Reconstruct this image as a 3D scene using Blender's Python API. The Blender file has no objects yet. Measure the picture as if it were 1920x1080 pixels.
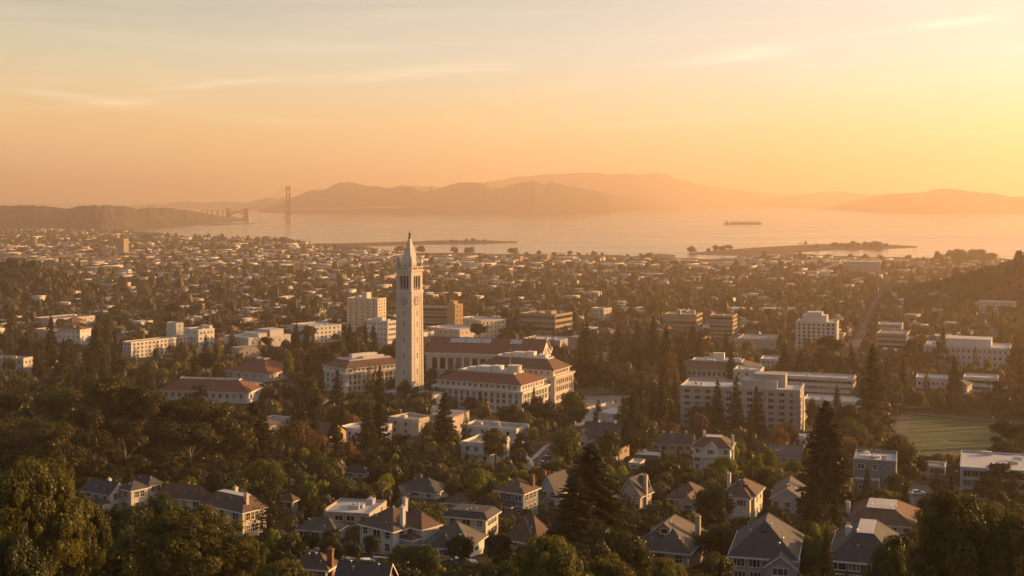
import bpy, math, random
import numpy as np
from math import radians as R, sin, cos, pi, sqrt, atan2

S = bpy.context.scene
COL = S.collection
rnd = random.Random(7)
NP = np.random.default_rng(11)

SKY_COLD = [(0.0, (0.42, 0.26, 0.16)), (0.12, (0.40, 0.235, 0.09)), (0.22, (0.27, 0.225, 0.125)), (0.32, (0.12, 0.115, 0.082)), (0.55, (0.105, 0.108, 0.11)), (1.0, (0.055, 0.07, 0.09))]
SKY_WARM = [(0.0, (0.48, 0.29, 0.10)), (0.10, (0.37, 0.265, 0.125)), (0.22, (0.26, 0.235, 0.195)), (0.32, (0.23, 0.20, 0.165)), (0.55, (0.185, 0.18, 0.165)), (1.0, (0.065, 0.08, 0.095))]
HAZE_COL = (1.0, 0.77, 0.56, 1.0)
HAZE_D = 0.000104
HAZE_G = 0.43

# ------------------------------------------------------------------ camera
F, CX, HY, ZC = 2400.0, 960.0, 372.0, 142.0        # focal length in photo pixels, horizon row, eye height (m)
cam = bpy.data.cameras.new('camera')
cam.sensor_width = 36.0
cam.lens = 45.0
cam.shift_y = -168.0 / 1920.0
cam.clip_start = 1.0
cam.clip_end = 80000.0
camo = bpy.data.objects.new('camera', cam)
COL.objects.link(camo)
camo.location = (0, 0, ZC)
camo.rotation_euler = (pi / 2, 0, 0)
S.camera = camo

# ------------------------------------------------------------------ light
SUN_AZ, SUN_EL = 22.0, 11.0          # degrees beyond due right of the view axis, elevation
sdir = (cos(R(SUN_EL)) * cos(R(SUN_AZ)), cos(R(SUN_EL)) * sin(R(SUN_AZ)), sin(R(SUN_EL)))
sun = bpy.data.lights.new('sun', 'SUN')
sun.energy = 5.0
sun.angle = R(0.5)
sun.color = (1.0, 0.52, 0.185)
suno = bpy.data.objects.new('sun', sun)
COL.objects.link(suno)
from mathutils import Vector
suno.rotation_euler = Vector(sdir).to_track_quat('Z', 'Y').to_euler()
suno.location = (400, 0, 400)

S.view_settings.view_transform = 'Standard'
S.view_settings.look = 'None'
S.view_settings.gamma = 1.0
S.view_settings.exposure = 1.02
S.view_settings.use_curve_mapping = False
S.cycles.use_denoising = True
S.cycles.max_bounces = 6
S.cycles.diffuse_bounces = 2
S.cycles.glossy_bounces = 2
S.cycles.transmission_bounces = 2
S.cycles.volume_bounces = 0
S.cycles.transparent_max_bounces = 4
S.cycles.sample_clamp_indirect = 4.0

W = bpy.data.worlds.new("World")
S.world = W
W.use_nodes = True
nt = W.node_tree
nt.nodes.clear()
def N(tree, typ, **kw):
    n = tree.nodes.new(typ)
    for k, v in kw.items():
        if k in n.inputs:
            n.inputs[k].default_value = v
        else:
            setattr(n, k, v)
    return n
def ramp(tree, stops, interp='LINEAR'):
    n = tree.nodes.new('ShaderNodeValToRGB')
    cr = n.color_ramp
    cr.interpolation = interp
    while len(cr.elements) < len(stops):
        cr.elements.new(0.5)
    for e, (p, c) in zip(cr.elements, stops):
        e.position = p
        e.color = (*c, 1) if len(c) == 3 else c
    return n
def math_n(tree, op, a, b=None, clamp=False):
    n = tree.nodes.new('ShaderNodeMath')
    n.operation = op
    n.use_clamp = clamp
    for i, v in enumerate((a, b)):
        if v is None:
            continue
        if hasattr(v, 'links') or isinstance(v, bpy.types.NodeSocket):
            tree.links.new(v, n.inputs[i])
        else:
            n.inputs[i].default_value = v
    return n.outputs[0]
L = nt.links.new
out = N(nt, 'ShaderNodeOutputWorld')
bg = N(nt, 'ShaderNodeBackground', Strength=1.0)
bg2 = N(nt, 'ShaderNodeBackground', Strength=0.05)
addsh = N(nt, 'ShaderNodeAddShader')
sky = N(nt, 'ShaderNodeTexSky', sky_type='NISHITA', sun_disc=False)
sky.sun_elevation = R(SUN_EL)
sky.sun_rotation = R(90 - SUN_AZ)
sky.dust_density = 3.0
L(sky.outputs[0], bg2.inputs[0])
tc = N(nt, 'ShaderNodeTexCoord')
sep = N(nt, 'ShaderNodeSeparateXYZ')
L(tc.outputs['Generated'], sep.inputs[0])
# away-from-sun side and sun side of the dusk sky, by elevation (sin), blended by azimuth
el = math_n(nt, 'MULTIPLY', sep.outputs[2], 2.0, True)
cold = ramp(nt, SKY_COLD)
warm = ramp(nt, SKY_WARM)
L(el, cold.inputs[0]); L(el, warm.inputs[0])
ax, ay = cos(R(SUN_AZ)), sin(R(SUN_AZ))
dx = math_n(nt, 'MULTIPLY', sep.outputs[0], ax)
dy = math_n(nt, 'MULTIPLY', sep.outputs[1], ay)
az = math_n(nt, 'ADD', dx, dy)
azf = N(nt, 'ShaderNodeMapRange')
azf.inputs['From Min'].default_value = -0.10
azf.inputs['From Max'].default_value = 0.58
L(az, azf.inputs['Value'])
mixs = N(nt, 'ShaderNodeMix', data_type='RGBA')
L(azf.outputs[0], mixs.inputs['Factor'])
L(cold.outputs[0], mixs.inputs[6]); L(warm.outputs[0], mixs.inputs[7])
# thin streaks of high cloud
mp = N(nt, 'ShaderNodeMapping')
mp.inputs['Scale'].default_value = (3.0, 3.0, 44.0)
mp.inputs['Rotation'].default_value = (0.05, -0.075, 0)
L(tc.outputs['Generated'], mp.inputs['Vector'])
nz = N(nt, 'ShaderNodeTexNoise', Scale=1.6, Detail=6.0, Roughness=0.58, Distortion=0.5)
L(mp.outputs[0], nz.inputs['Vector'])
cl = ramp(nt, [(0.50, (0, 0, 0)), (0.78, (1, 1, 1))])
L(nz.outputs[0], cl.inputs[0])
hi = N(nt, 'ShaderNodeMapRange')
hi.inputs['From Min'].default_value = 0.02; hi.inputs['From Max'].default_value = 0.09
L(sep.outputs[2], hi.inputs['Value'])
cfac = math_n(nt, 'MULTIPLY', math_n(nt, 'MULTIPLY', cl.outputs[0], hi.outputs[0]), 0.34)
# a few drawn-out wisps in fixed directions of the sky: bearing and height as tangents of the view axis
uu = math_n(nt, 'DIVIDE', sep.outputs[0], math_n(nt, 'MAXIMUM', sep.outputs[1], 0.05))
vv = math_n(nt, 'DIVIDE', sep.outputs[2], math_n(nt, 'MAXIMUM', sep.outputs[1], 0.05))
wn = N(nt, 'ShaderNodeTexNoise', Scale=9.0, Detail=5.0, Roughness=0.6)
L(mp.outputs[0], wn.inputs['Vector'])
wob = math_n(nt, 'MULTIPLY', math_n(nt, 'SUBTRACT', wn.outputs[0], 0.5), 0.008)
wisps = None
for (u0, v0, a_, b_, sl, k_) in ((0.346, 0.1375, 0.034, 0.0030, 0.10, 0.75), (0.275, 0.128, 0.03, 0.0022, 0.09, 0.25), (0.188, 0.1135, 0.032, 0.0048, 0.10, 0.65), (0.14, 0.106, 0.03, 0.003, 0.05, 0.25), (-0.354, 0.081, 0.05, 0.0036, -0.12, 0.45), (-0.300, 0.0755, 0.034, 0.0034, 0.05, 0.45),
                                 (-0.233, 0.089, 0.055, 0.0026, 0.09, 0.4), (-0.08, 0.0985, 0.075, 0.0040, 0.08, 0.4), (-0.19, 0.061, 0.06, 0.003, -0.06, 0.25), (0.36, 0.0515, 0.05, 0.0016, 0.02, 0.3), (0.12, 0.059, 0.06, 0.003, 0.06, 0.22)):
    du = math_n(nt, 'SUBTRACT', uu, u0)
    dv = math_n(nt, 'ADD', math_n(nt, 'SUBTRACT', math_n(nt, 'SUBTRACT', vv, v0), math_n(nt, 'MULTIPLY', du, sl)), wob)
    e_ = math_n(nt, 'ADD', math_n(nt, 'POWER', math_n(nt, 'ABSOLUTE', math_n(nt, 'DIVIDE', du, a_)), 2.0), math_n(nt, 'POWER', math_n(nt, 'ABSOLUTE', math_n(nt, 'DIVIDE', dv, b_)), 2.0))
    w_ = math_n(nt, 'MULTIPLY', math_n(nt, 'EXPONENT', math_n(nt, 'MULTIPLY', e_, -1.0)), k_)
    wisps = w_ if wisps is None else math_n(nt, 'ADD', wisps, w_)
wisps = math_n(nt, 'MULTIPLY', wisps, math_n(nt, 'ADD', math_n(nt, 'MULTIPLY', wn.outputs[0], 1.4), 0.15))
cfac = math_n(nt, 'ADD', math_n(nt, 'MULTIPLY', cfac, 0.5), math_n(nt, 'MULTIPLY', wisps, 0.75), True)
cw = N(nt, 'ShaderNodeMix', data_type='RGBA', blend_type='MIX')
L(cfac, cw.inputs['Factor']); L(mixs.outputs[2], cw.inputs[6])
cw.inputs[7].default_value = (0.56, 0.45, 0.30, 1)
# the glow of the low sun (the disc itself is the sun lamp; both lie outside the frame)
dz_ = math_n(nt, 'MULTIPLY', sep.outputs[2], sdir[2])
dot = math_n(nt, 'ADD', math_n(nt, 'MULTIPLY', az, cos(R(SUN_EL))), dz_)
glow = math_n(nt, 'MULTIPLY', math_n(nt, 'POWER', math_n(nt, 'MAXIMUM', dot, 0.0), 40.0), 0.6)
gc = N(nt, 'ShaderNodeMix', data_type='RGBA', blend_type='ADD')
gs = N(nt, 'ShaderNodeMix', data_type='RGBA', blend_type='MULTIPLY')
gs.inputs['Factor'].default_value = 1.0
L(glow, gs.inputs[6]); gs.inputs[7].default_value = (1.0, 0.62, 0.30, 1)
gc.inputs['Factor'].default_value = 1.0
# the sky opposite the sun is already dim
dim = N(nt, 'ShaderNodeMapRange')
dim.inputs['From Min'].default_value = -0.75; dim.inputs['From Max'].default_value = -0.08
dim.inputs['To Min'].default_value = 0.75; dim.inputs['To Max'].default_value = 1.0
L(az, dim.inputs['Value'])
dm = N(nt, 'ShaderNodeMix', data_type='RGBA', blend_type='MULTIPLY')
dm.inputs['Factor'].default_value = 1.0
L(cw.outputs[2], dm.inputs[6]); L(dim.outputs[0], dm.inputs[7])
L(dm.outputs[2], gc.inputs[6]); L(gs.outputs[2], gc.inputs[7])
L(gc.outputs[2], bg.inputs[0])
L(bg.outputs[0], addsh.inputs[0]); L(bg2.outputs[0], addsh.inputs[1])
L(addsh.outputs[0], out.inputs[0])

# ------------------------------------------------------------------ small tools
class MB:
    """collects polygons; build() links them as ONE mesh object"""
    def __init__(s):
        s.v, s.f, s.m = [], [], []
    def poly(s, pts, mi=0):
        b = len(s.v)
        s.v += [tuple(p) for p in pts]
        s.f.append(tuple(range(b, b + len(pts)))); s.m.append(mi)
        return s
    def box(s, x0, x1, y0, y1, z0, z1, mi=0):
        b = len(s.v)
        s.v += [(x0, y0, z0), (x1, y0, z0), (x1, y1, z0), (x0, y1, z0), (x0, y0, z1), (x1, y0, z1), (x1, y1, z1), (x0, y1, z1)]
        for q in ((0, 1, 5, 4), (1, 2, 6, 5), (2, 3, 7, 6), (3, 0, 4, 7), (4, 5, 6, 7), (3, 2, 1, 0)):
            s.f.append(tuple(b + i for i in q)); s.m.append(mi)
        return s
    def prism(s, p2, z0, z1, mi=0):
        n = len(p2)
        for i in range(n):
            a, c = p2[i], p2[(i + 1) % n]
            s.poly([(a[0], a[1], z0), (c[0], c[1], z0), (c[0], c[1], z1), (a[0], a[1], z1)], mi)
        s.poly([(p[0], p[1], z1) for p in p2], mi)
        s.poly([(p[0], p[1], z0) for p in reversed(p2)], mi)
        return s
    def tube(s, p, q, r0, r1, n=6, mi=0, cap=True):
        p, q = Vector(p), Vector(q)
        d = (q - p)
        if d.length < 1e-6:
            return s
        d.normalize()
        a = d.orthogonal().normalized(); c = d.cross(a)
        b = len(s.v)
        for (o, r) in ((p, r0), (q, r1)):
            for i in range(n):
                t = 2 * pi * i / n
                s.v.append(tuple(o + a * (r * cos(t)) + c * (r * sin(t))))
        for i in range(n):
            j = (i + 1) % n
            s.f.append((b + i, b + j, b + n + j, b + n + i)); s.m.append(mi)
        if cap:
            s.f.append(tuple(b + n + i for i in range(n))); s.m.append(mi)
            s.f.append(tuple(b + i for i in reversed(range(n)))); s.m.append(mi)
        return s
    def lathe(s, prof, n=12, cx=0, cy=0, mi=0, ph=0):
        b = len(s.v)
        for (r, z) in prof:
            for i in range(n):
                t = 2 * pi * i / n + ph
                s.v.append((cx + r * cos(t), cy + r * sin(t), z))
        for k in range(len(prof) - 1):
            for i in range(n):
                j = (i + 1) % n
                s.f.append((b + k * n + i, b + k * n + j, b + (k + 1) * n + j, b + (k + 1) * n + i)); s.m.append(mi)
        return s
    def mesh(s, name, mats, smooth=False):
        me = bpy.data.meshes.new(name)
        me.from_pydata(s.v, [], s.f)
        for m in (mats if isinstance(mats, (list, tuple)) else [mats]):
            me.materials.append(m)
        if any(s.m):
            me.polygons.foreach_set('material_index', s.m)
        if smooth:
            me.polygons.foreach_set('use_smooth', [True] * len(s.f))
        me.update()
        return me
    def build(s, name, mats, parent=None, loc=(0, 0, 0), rz=0.0, smooth=False):
        return link(name, s.mesh(name, mats, smooth), parent, loc, rz)

def link(name, me, parent=None, loc=(0, 0, 0), rz=0.0, scale=None):
    o = bpy.data.objects.new(name, me)
    COL.objects.link(o)
    o.location = loc
    o.rotation_euler = (0, 0, rz)
    if scale:
        o.scale = scale
    if parent is not None:
        o.parent = parent
    return o

def tag(o, label, cat, group=None):
    o['label'] = label; o['category'] = cat
    if group:
        o['group'] = group
    return o
def thing(name, label, cat, loc=(0, 0, 0), rz=0.0, group=None):
    return tag(link(name, None, None, loc, rz), label, cat, group)
def kind(o, k):
    o['kind'] = k
    return o

def np_mesh(name, V, Q, mat, tint=None, mi=None, mats=None):
    """mesh from numpy arrays: V (n,3), Q (m,4) or (m,3)"""
    me = bpy.data.meshes.new(name)
    k = Q.shape[1]
    me.vertices.add(len(V)); me.loops.add(Q.size); me.polygons.add(len(Q))
    me.vertices.foreach_set('co', np.ascontiguousarray(V, dtype=np.float32).ravel())
    me.loops.foreach_set('vertex_index', np.ascontiguousarray(Q, dtype=np.int32).ravel())
    me.polygons.foreach_set('loop_start', np.arange(0, Q.size, k, dtype=np.int32))
    for m in (mats or [mat]):
        me.materials.append(m)
    if mi is not None:
        me.polygons.foreach_set('material_index', np.ascontiguousarray(mi, dtype=np.int32))
    if tint is not None:
        a = me.attributes.new('tint', 'FLOAT', 'FACE')
        a.data.foreach_set('value', np.ascontiguousarray(tint, dtype=np.float32))
    me.update(calc_edges=True)
    return me

# ------------------------------------------------------------------ materials
def new_mat(name):
    m = bpy.data.materials.new(name)
    m.use_nodes = True
    t = m.node_tree
    b = t.nodes['Principled BSDF']
    return m, t, b

def surf(name, col, rough=0.8, var=0.18, scale=0.6, bump=0.0, spec=0.25, scale2=None, metal=0.0, stretch=(1, 1, 1), per_object=0.0):
    """matte surface: base colour broken up by two scales of noise (weathering), optional bump"""
    m, t, b = new_mat(name)
    tc = N(t, 'ShaderNodeTexCoord')
    mp = N(t, 'ShaderNodeMapping'); mp.inputs['Scale'].default_value = stretch
    t.links.new(tc.outputs['Object'], mp.inputs[0])
    n1 = N(t, 'ShaderNodeTexNoise', Scale=scale, Detail=5.0, Roughness=0.6)
    n2 = N(t, 'ShaderNodeTexNoise', Scale=scale2 or scale * 9, Detail=3.0, Roughness=0.6)
    t.links.new(mp.outputs[0], n1.inputs['Vector']); t.links.new(mp.outputs[0], n2.inputs['Vector'])
    s = math_n(t, 'ADD', math_n(t, 'MULTIPLY', n1.outputs[0], 0.65), math_n(t, 'MULTIPLY', n2.outputs[0], 0.35))
    lo = tuple(c * (1 - var * 1.6) for c in col); hi = tuple(min(1, c * (1 + var * 1.6)) for c in col)
    r = ramp(t, [(0.30, lo), (0.70, hi)])
    t.links.new(s, r.inputs[0])
    o = r.outputs[0]
    if per_object:
        oi = N(t, 'ShaderNodeObjectInfo')
        hs = N(t, 'ShaderNodeHueSaturation')
        mr = N(t, 'ShaderNodeMapRange')
        mr.inputs['To Min'].default_value = 1 - per_object; mr.inputs['To Max'].default_value = 1 + per_object
        t.links.new(oi.outputs['Random'], mr.inputs['Value']); t.links.new(mr.outputs[0], hs.inputs['Value'])
        t.links.new(o, hs.inputs['Color']); o = hs.outputs[0]
    t.links.new(o, b.inputs['Base Color'])
    b.inputs['Roughness'].default_value = rough
    b.inputs['Specular IOR Level'].default_value = spec
    b.inputs['Metallic'].default_value = metal
    if bump:
        bp = N(t, 'ShaderNodeBump', Strength=bump, Distance=0.1)
        t.links.new(n2.outputs[0], bp.inputs['Height']); t.links.new(bp.outputs[0], b.inputs['Normal'])
    return m

def roofing(name, col, row=0.28, var=0.22, rough=0.85, rowamp=0.35, bumpd=0.05):
    """shingle / tile courses (rows by height) over blotchy weathering"""
    m, t, b = new_mat(name)
    tc = N(t, 'ShaderNodeTexCoord')
    sp = N(t, 'ShaderNodeSeparateXYZ'); t.links.new(tc.outputs['Object'], sp.inputs[0])
    fr = math_n(t, 'FRACT', math_n(t, 'DIVIDE', sp.outputs[2], row))
    n1 = N(t, 'ShaderNodeTexNoise', Scale=0.45, Detail=6.0, Roughness=0.62)
    n2 = N(t, 'ShaderNodeTexNoise', Scale=4.5, Detail=2.0, Roughness=0.7)
    mp = N(t, 'ShaderNodeMapping'); mp.inputs['Scale'].default_value = (1, 1, 3.0)
    t.links.new(tc.outputs['Object'], n1.inputs['Vector']); t.links.new(tc.outputs['Object'], mp.inputs[0]); t.links.new(mp.outputs[0], n2.inputs['Vector'])
    s = math_n(t, 'ADD', math_n(t, 'MULTIPLY', n1.outputs[0], 0.55), math_n(t, 'MULTIPLY', n2.outputs[0], 0.45))
    s = math_n(t, 'SUBTRACT', s, math_n(t, 'MULTIPLY', math_n(t, 'POWER', fr, 4.0), rowamp * 0.3))
    r = ramp(t, [(0.25, tuple(c * (1 - var * 1.7) for c in col)), (0.72, tuple(c * (1 + var * 1.7) for c in col))])
    t.links.new(s, r.inputs[0]); t.links.new(r.outputs[0], b.inputs['Base Color'])
    b.inputs['Roughness'].default_value = rough
    b.inputs['Specular IOR Level'].default_value = 0.3
    bp = N(t, 'ShaderNodeBump', Strength=0.5, Distance=bumpd)
    t.links.new(math_n(t, 'ADD', fr, n2.outputs[0]), bp.inputs['Height']); t.links.new(bp.outputs[0], b.inputs['Normal'])
    return m

def foliage(name, c0, c1, transl=0.28):
    """leaves: colour varies by tree, by clump (noise) and by leaf (attribute)"""
    m = bpy.data.materials.new(name)
    m.use_nodes = True
    t = m.node_tree
    t.nodes.clear()
    o = N(t, 'ShaderNodeOutputMaterial')
    oi = N(t, 'ShaderNodeObjectInfo')
    at = N(t, 'ShaderNodeAttribute', attribute_name='tint')
    tc = N(t, 'ShaderNodeTexCoord')
    nz = N(t, 'ShaderNodeTexNoise', Scale=0.35, Detail=2.0)
    t.links.new(tc.outputs['Object'], nz.inputs['Vector'])
    s = math_n(t, 'ADD', math_n(t, 'MULTIPLY', oi.outputs['Random'], 0.40), math_n(t, 'MULTIPLY', at.outputs['Fac'], 0.40))
    s = math_n(t, 'ADD', s, math_n(t, 'MULTIPLY', nz.outputs[0], 0.25))
    r = ramp(t, [(0.12, c0), (0.88, c1)])
    t.links.new(s, r.inputs[0])
    d = N(t, 'ShaderNodeBsdfDiffuse', Roughness=0.6)
    g = N(t, 'ShaderNodeBsdfGlossy', Roughness=0.42)
    g.inputs['Color'].default_value = (0.9, 0.9, 0.9, 1)
    tr = N(t, 'ShaderNodeBsdfTranslucent')
    t.links.new(r.outputs[0], d.inputs['Color'])
    hs = N(t, 'ShaderNodeHueSaturation', Saturation=1.15, Value=1.5)
    t.links.new(r.outputs[0], hs.inputs['Color']); t.links.new(hs.outputs[0], tr.inputs['Color'])
    m1 = N(t, 'ShaderNodeMixShader', Fac=transl)
    t.links.new(d.outputs[0], m1.inputs[1]); t.links.new(tr.outputs[0], m1.inputs[2])
    m2 = N(t, 'ShaderNodeMixShader', Fac=0.014)
    t.links.new(m1.outputs[0], m2.inputs[1]); t.links.new(g.outputs[0], m2.inputs[2])
    t.links.new(m2.outputs[0], o.inputs[0])
    return m

def glassy(name, col=(0.02, 0.022, 0.025), rough=0.08, per=True):
    m, t, b = new_mat(name)
    if per:
        oi = N(t, 'ShaderNodeObjectInfo')
        r = ramp(t, [(0.0, tuple(c * 0.6 for c in col)), (0.6, col), (0.85, tuple(c * 3 + 0.02 for c in col)), (1.0, (0.22, 0.21, 0.19))])
        t.links.new(oi.outputs['Random'], r.inputs[0]); t.links.new(r.outputs[0], b.inputs['Base Color'])
    else:
        b.inputs['Base Color'].default_value = (*col, 1)
    b.inputs['Roughness'].default_value = rough
    b.inputs['Specular IOR Level'].default_value = 0.5
    return m

M = {}
M['granite'] = surf('granite', (0.50, 0.45, 0.385), 0.85, 0.14, 0.25, 0.15, stretch=(1, 1, 0.5))
M['granite_dark'] = surf('granite_dark', (0.26, 0.23, 0.20), 0.85, 0.14, 0.5)
M['bronze'] = surf('bronze', (0.035, 0.03, 0.025), 0.6, 0.1, 2.0)
M['cream'] = surf('cream_stucco', (0.52, 0.455, 0.37), 0.85, 0.15, 0.35, 0.1, stretch=(1, 1, 0.25), per_object=0.08)
M['white'] = surf('white_stucco', (0.58, 0.54, 0.48), 0.85, 0.14, 0.35, 0.1, stretch=(1, 1, 0.25), per_object=0.08)
M['limestone'] = surf('limestone', (0.52, 0.47, 0.40), 0.85, 0.10, 0.3, 0.1, stretch=(1, 1, 0.35))
M['concrete'] = surf('concrete', (0.36, 0.33, 0.29), 0.9, 0.12, 0.3, 0.1, stretch=(1, 1, 0.3))
M['concrete_pale'] = surf('concrete_pale', (0.50, 0.46, 0.41), 0.9, 0.10, 0.3, 0.1, stretch=(1, 1, 0.3))
M['tan'] = surf('tan_panel', (0.30, 0.23, 0.16), 0.85, 0.12, 0.4)
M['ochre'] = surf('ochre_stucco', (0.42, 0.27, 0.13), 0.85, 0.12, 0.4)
M['grey_siding'] = surf('grey_siding', (0.16, 0.17, 0.18), 0.8, 0.12, 0.5, stretch=(1, 1, 5))
M['blue_siding'] = surf('blue_siding', (0.30, 0.34, 0.38), 0.8, 0.10, 0.5, stretch=(1, 1, 5))
M['taupe'] = surf('taupe_stucco', (0.38, 0.32, 0.26), 0.85, 0.10, 0.4)
M['brown_siding'] = surf('brown_siding', (0.12, 0.085, 0.06), 0.85, 0.15, 0.5)
M['trim'] = surf('white_trim', (0.62, 0.585, 0.53), 0.6, 0.06, 1.0)
M['brick'] = surf('red_brick', (0.20, 0.095, 0.06), 0.9, 0.22, 1.5, 0.3)
M['metal'] = surf('galvanised_metal', (0.42, 0.42, 0.42), 0.45, 0.08, 1.0, metal=0.5)
M['dark_metal'] = surf('dark_metal', (0.06, 0.06, 0.06), 0.5, 0.1, 1.0)
M['terracotta'] = roofing('terracotta_tile', (0.165, 0.070, 0.044), 0.45, .28)
M['terracotta_brown'] = roofing('brown_tile', (0.135, 0.075, 0.048), 0.4, .28)
M['brown_shingle'] = roofing('brown_shingle', (0.115, 0.074, 0.050), 0.22, .30)
M['slate'] = roofing('slate_shingle', (0.066, 0.062, 0.060), 0.22, .30)
M['grey_shingle'] = roofing('grey_shingle', (0.100, 0.088, 0.076), 0.22, .30)
M['flat_pale'] = surf('pale_membrane_roof', (0.46, 0.44, 0.41), 0.8, 0.16, 0.12, scale2=1.5)
M['flat_grey'] = surf('gravel_roof', (0.22, 0.205, 0.19), 0.9, 0.2, 0.12, scale2=2.0)
M['flat_dark'] = surf('tar_roof', (0.075, 0.07, 0.066), 0.85, 0.2, 0.15)
M['glass'] = glassy('window_glass')
M['glass_plain'] = glassy('window_glass_plain', per=False)
M['bark'] = surf('bark', (0.085, 0.060, 0.042), 0.95, 0.25, 1.2, 0.4, stretch=(1, 1, 0.3))
M['pale_bark'] = surf('pale_bark', (0.22, 0.175, 0.13), 0.9, 0.25, 0.8, 0.3, stretch=(1, 1, 0.3))
M['asphalt'] = surf('asphalt', (0.065, 0.060, 0.056), 0.9, 0.2, 0.15, 0.1, scale2=3.0)
M['paving'] = surf('paving', (0.26, 0.225, 0.19), 0.9, 0.15, 0.12, scale2=2.0)
M['kerb'] = surf('kerb_concrete', (0.30, 0.28, 0.25), 0.9, 0.12, 0.5)
M['lawn'] = surf('lawn', (0.044, 0.070, 0.015), 0.95, 0.32, 0.08, 0.3, scale2=2.5)
M['dry_lawn'] = surf('dry_lawn', (0.15, 0.115, 0.05), 0.95, 0.2, 0.06, 0.3, scale2=2.0)
M['dirt'] = surf('bare_earth', (0.095, 0.070, 0.046), 0.95, 0.2, 0.1, 0.3, scale2=2.0)
M['hill'] = surf('hillside', (0.038, 0.031, 0.024), 1.0, 0.4, 0.0022, spec=0.0, scale2=0.012)
M['headland'] = surf('wooded_headland', (0.095, 0.078, 0.055), 1.0, 0.4, 0.006, spec=0.0, scale2=0.04)
M['spit'] = surf('shore_scrub', (0.125, 0.098, 0.068), 1.0, 0.35, 0.01, spec=0.0, scale2=0.06)
M['orange_steel'] = surf('painted_bridge_steel', (0.16, 0.055, 0.035), 0.7, 0.1, 0.05)
M['hull'] = surf('ship_hull', (0.10, 0.055, 0.045), 0.7, 0.15, 0.05)
M['ship_white'] = surf('ship_paint', (0.45, 0.40, 0.36), 0.6, 0.1, 0.1)
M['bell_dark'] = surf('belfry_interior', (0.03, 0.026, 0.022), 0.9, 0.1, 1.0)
# leaves
FOL = {
 'olive': foliage('olive_leaves', (0.030, 0.031, 0.008), (0.120, 0.122, 0.027)),
 'green': foliage('green_leaves', (0.022, 0.027, 0.008), (0.084, 0.098, 0.022)),
 'dark': foliage('dark_leaves', (0.012, 0.014, 0.005), (0.058, 0.062, 0.018), 0.2),
 'conifer': foliage('conifer_needles', (0.016, 0.017, 0.007), (0.076, 0.068, 0.022), 0.2),
 'gum': foliage('gum_leaves', (0.018, 0.018, 0.006), (0.120, 0.104, 0.028), 0.25),
 'gold': foliage('golden_leaves', (0.080, 0.088, 0.013), (0.21, 0.215, 0.034), 0.34),
 'hazed_olive': foliage('hazed_olive_leaves', (0.060, 0.056, 0.024), (0.145, 0.125, 0.052)), 'hazed_green': foliage('hazed_green_leaves', (0.045, 0.046, 0.020), (0.115, 0.108, 0.044)),  # trees of the plain: distance haze painted into paler, browner leaf colours
 'hazed_dark': foliage('hazed_dark_leaves', (0.032, 0.030, 0.017), (0.080, 0.066, 0.032)), 'hazed_conifer': foliage('hazed_conifer_needles', (0.024, 0.024, 0.014), (0.062, 0.054, 0.028)),  # dark leaves and needles of the plain, likewise paled with painted haze
 'leafy': foliage('sunny_leaves', (0.022, 0.022, 0.006), (0.165, 0.150, 0.030), .38),
 'russet': foliage('russet_leaves', (0.085, 0.048, 0.020), (0.20, 0.125, 0.052), 0.3),
}

# ------------------------------------------------------------------ land
_Y = np.array([-400, -200, -60, 0, 60, 120, 200, 240, 300, 400, 500, 600, 720, 1000, 1500, 2000, 2500, 3155, 4000, 9000.])
_Z = np.array([196, 172, 146, 131, 114, 100, 83, 76, 67, 54, 44, 36.5, 30, 22, 12, 8, 5, 2.6, 2.0, 2.0])
_h = np.diff(_Y); _d = np.diff(_Z) / _h
_m = np.zeros_like(_Y); _m[0] = _d[0]; _m[-1] = _d[-1]
for _i in range(1, len(_Y) - 1):
    if _d[_i - 1] * _d[_i] > 0:
        _w1, _w2 = 2 * _h[_i] + _h[_i - 1], _h[_i] + 2 * _h[_i - 1]
        _m[_i] = (_w1 + _w2) / (_w1 / _d[_i - 1] + _w2 / _d[_i])
def G(x, y):
    """ground height (numpy or scalar)"""
    x = np.asarray(x, float); y = np.clip(np.asarray(y, float), -400, 8999)
    i = np.clip(np.searchsorted(_Y, y) - 1, 0, len(_h) - 1)
    t = (y - _Y[i]) / _h[i]
    z = _Z[i] * (1 + 2 * t) * (1 - t) ** 2 + _Z[i + 1] * t * t * (3 - 2 * t) + _h[i] * (_m[i] * t * (1 - t) ** 2 - _m[i + 1] * t * t * (1 - t))
    z = z + 50 * np.exp(-((x - 640) / 125) ** 2 - ((y - 1500) / 170) ** 2)       # wooded hill by the right edge
    z = z + 44 * np.exp(-((x + 620) / 66) ** 2 - ((y - 1600) / 110) ** 2)        # wooded knoll on the left
    z = z + 9 * np.exp(-((x + 190) / 130) ** 2 - ((y - 130) / 60) ** 2)
    return z
def g(x, y):
    return float(G(x, y))
def Wp(px, py):
    """where the ground is, seen along the ray through a photo pixel: (x, y, z)"""
    k = (py - HY) / F
    lo, hi = 20.0, 20.0
    y = 60.0
    prev = y
    while y < 9000:
        if ZC - k * y <= g((px - CX) / F * y, y):
            lo, hi = prev, y
            break
        prev = y
        y *= 1.02
    else:
        lo = hi = 9000
    for _ in range(30):
        m = (lo + hi) / 2
        if ZC - k * m <= g((px - CX) / F * m, m):
            hi = m
        else:
            lo = m
    x = (px - CX) / F * hi
    return x, hi, g(x, hi)
def PX(x, y, z):
    return CX + F * x / y, HY - F * (z - ZC) / y
def W0(px, py, z=0.0):
    y = (ZC - z) * F / (py - HY)
    return (px - CX) / F * y, y

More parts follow.
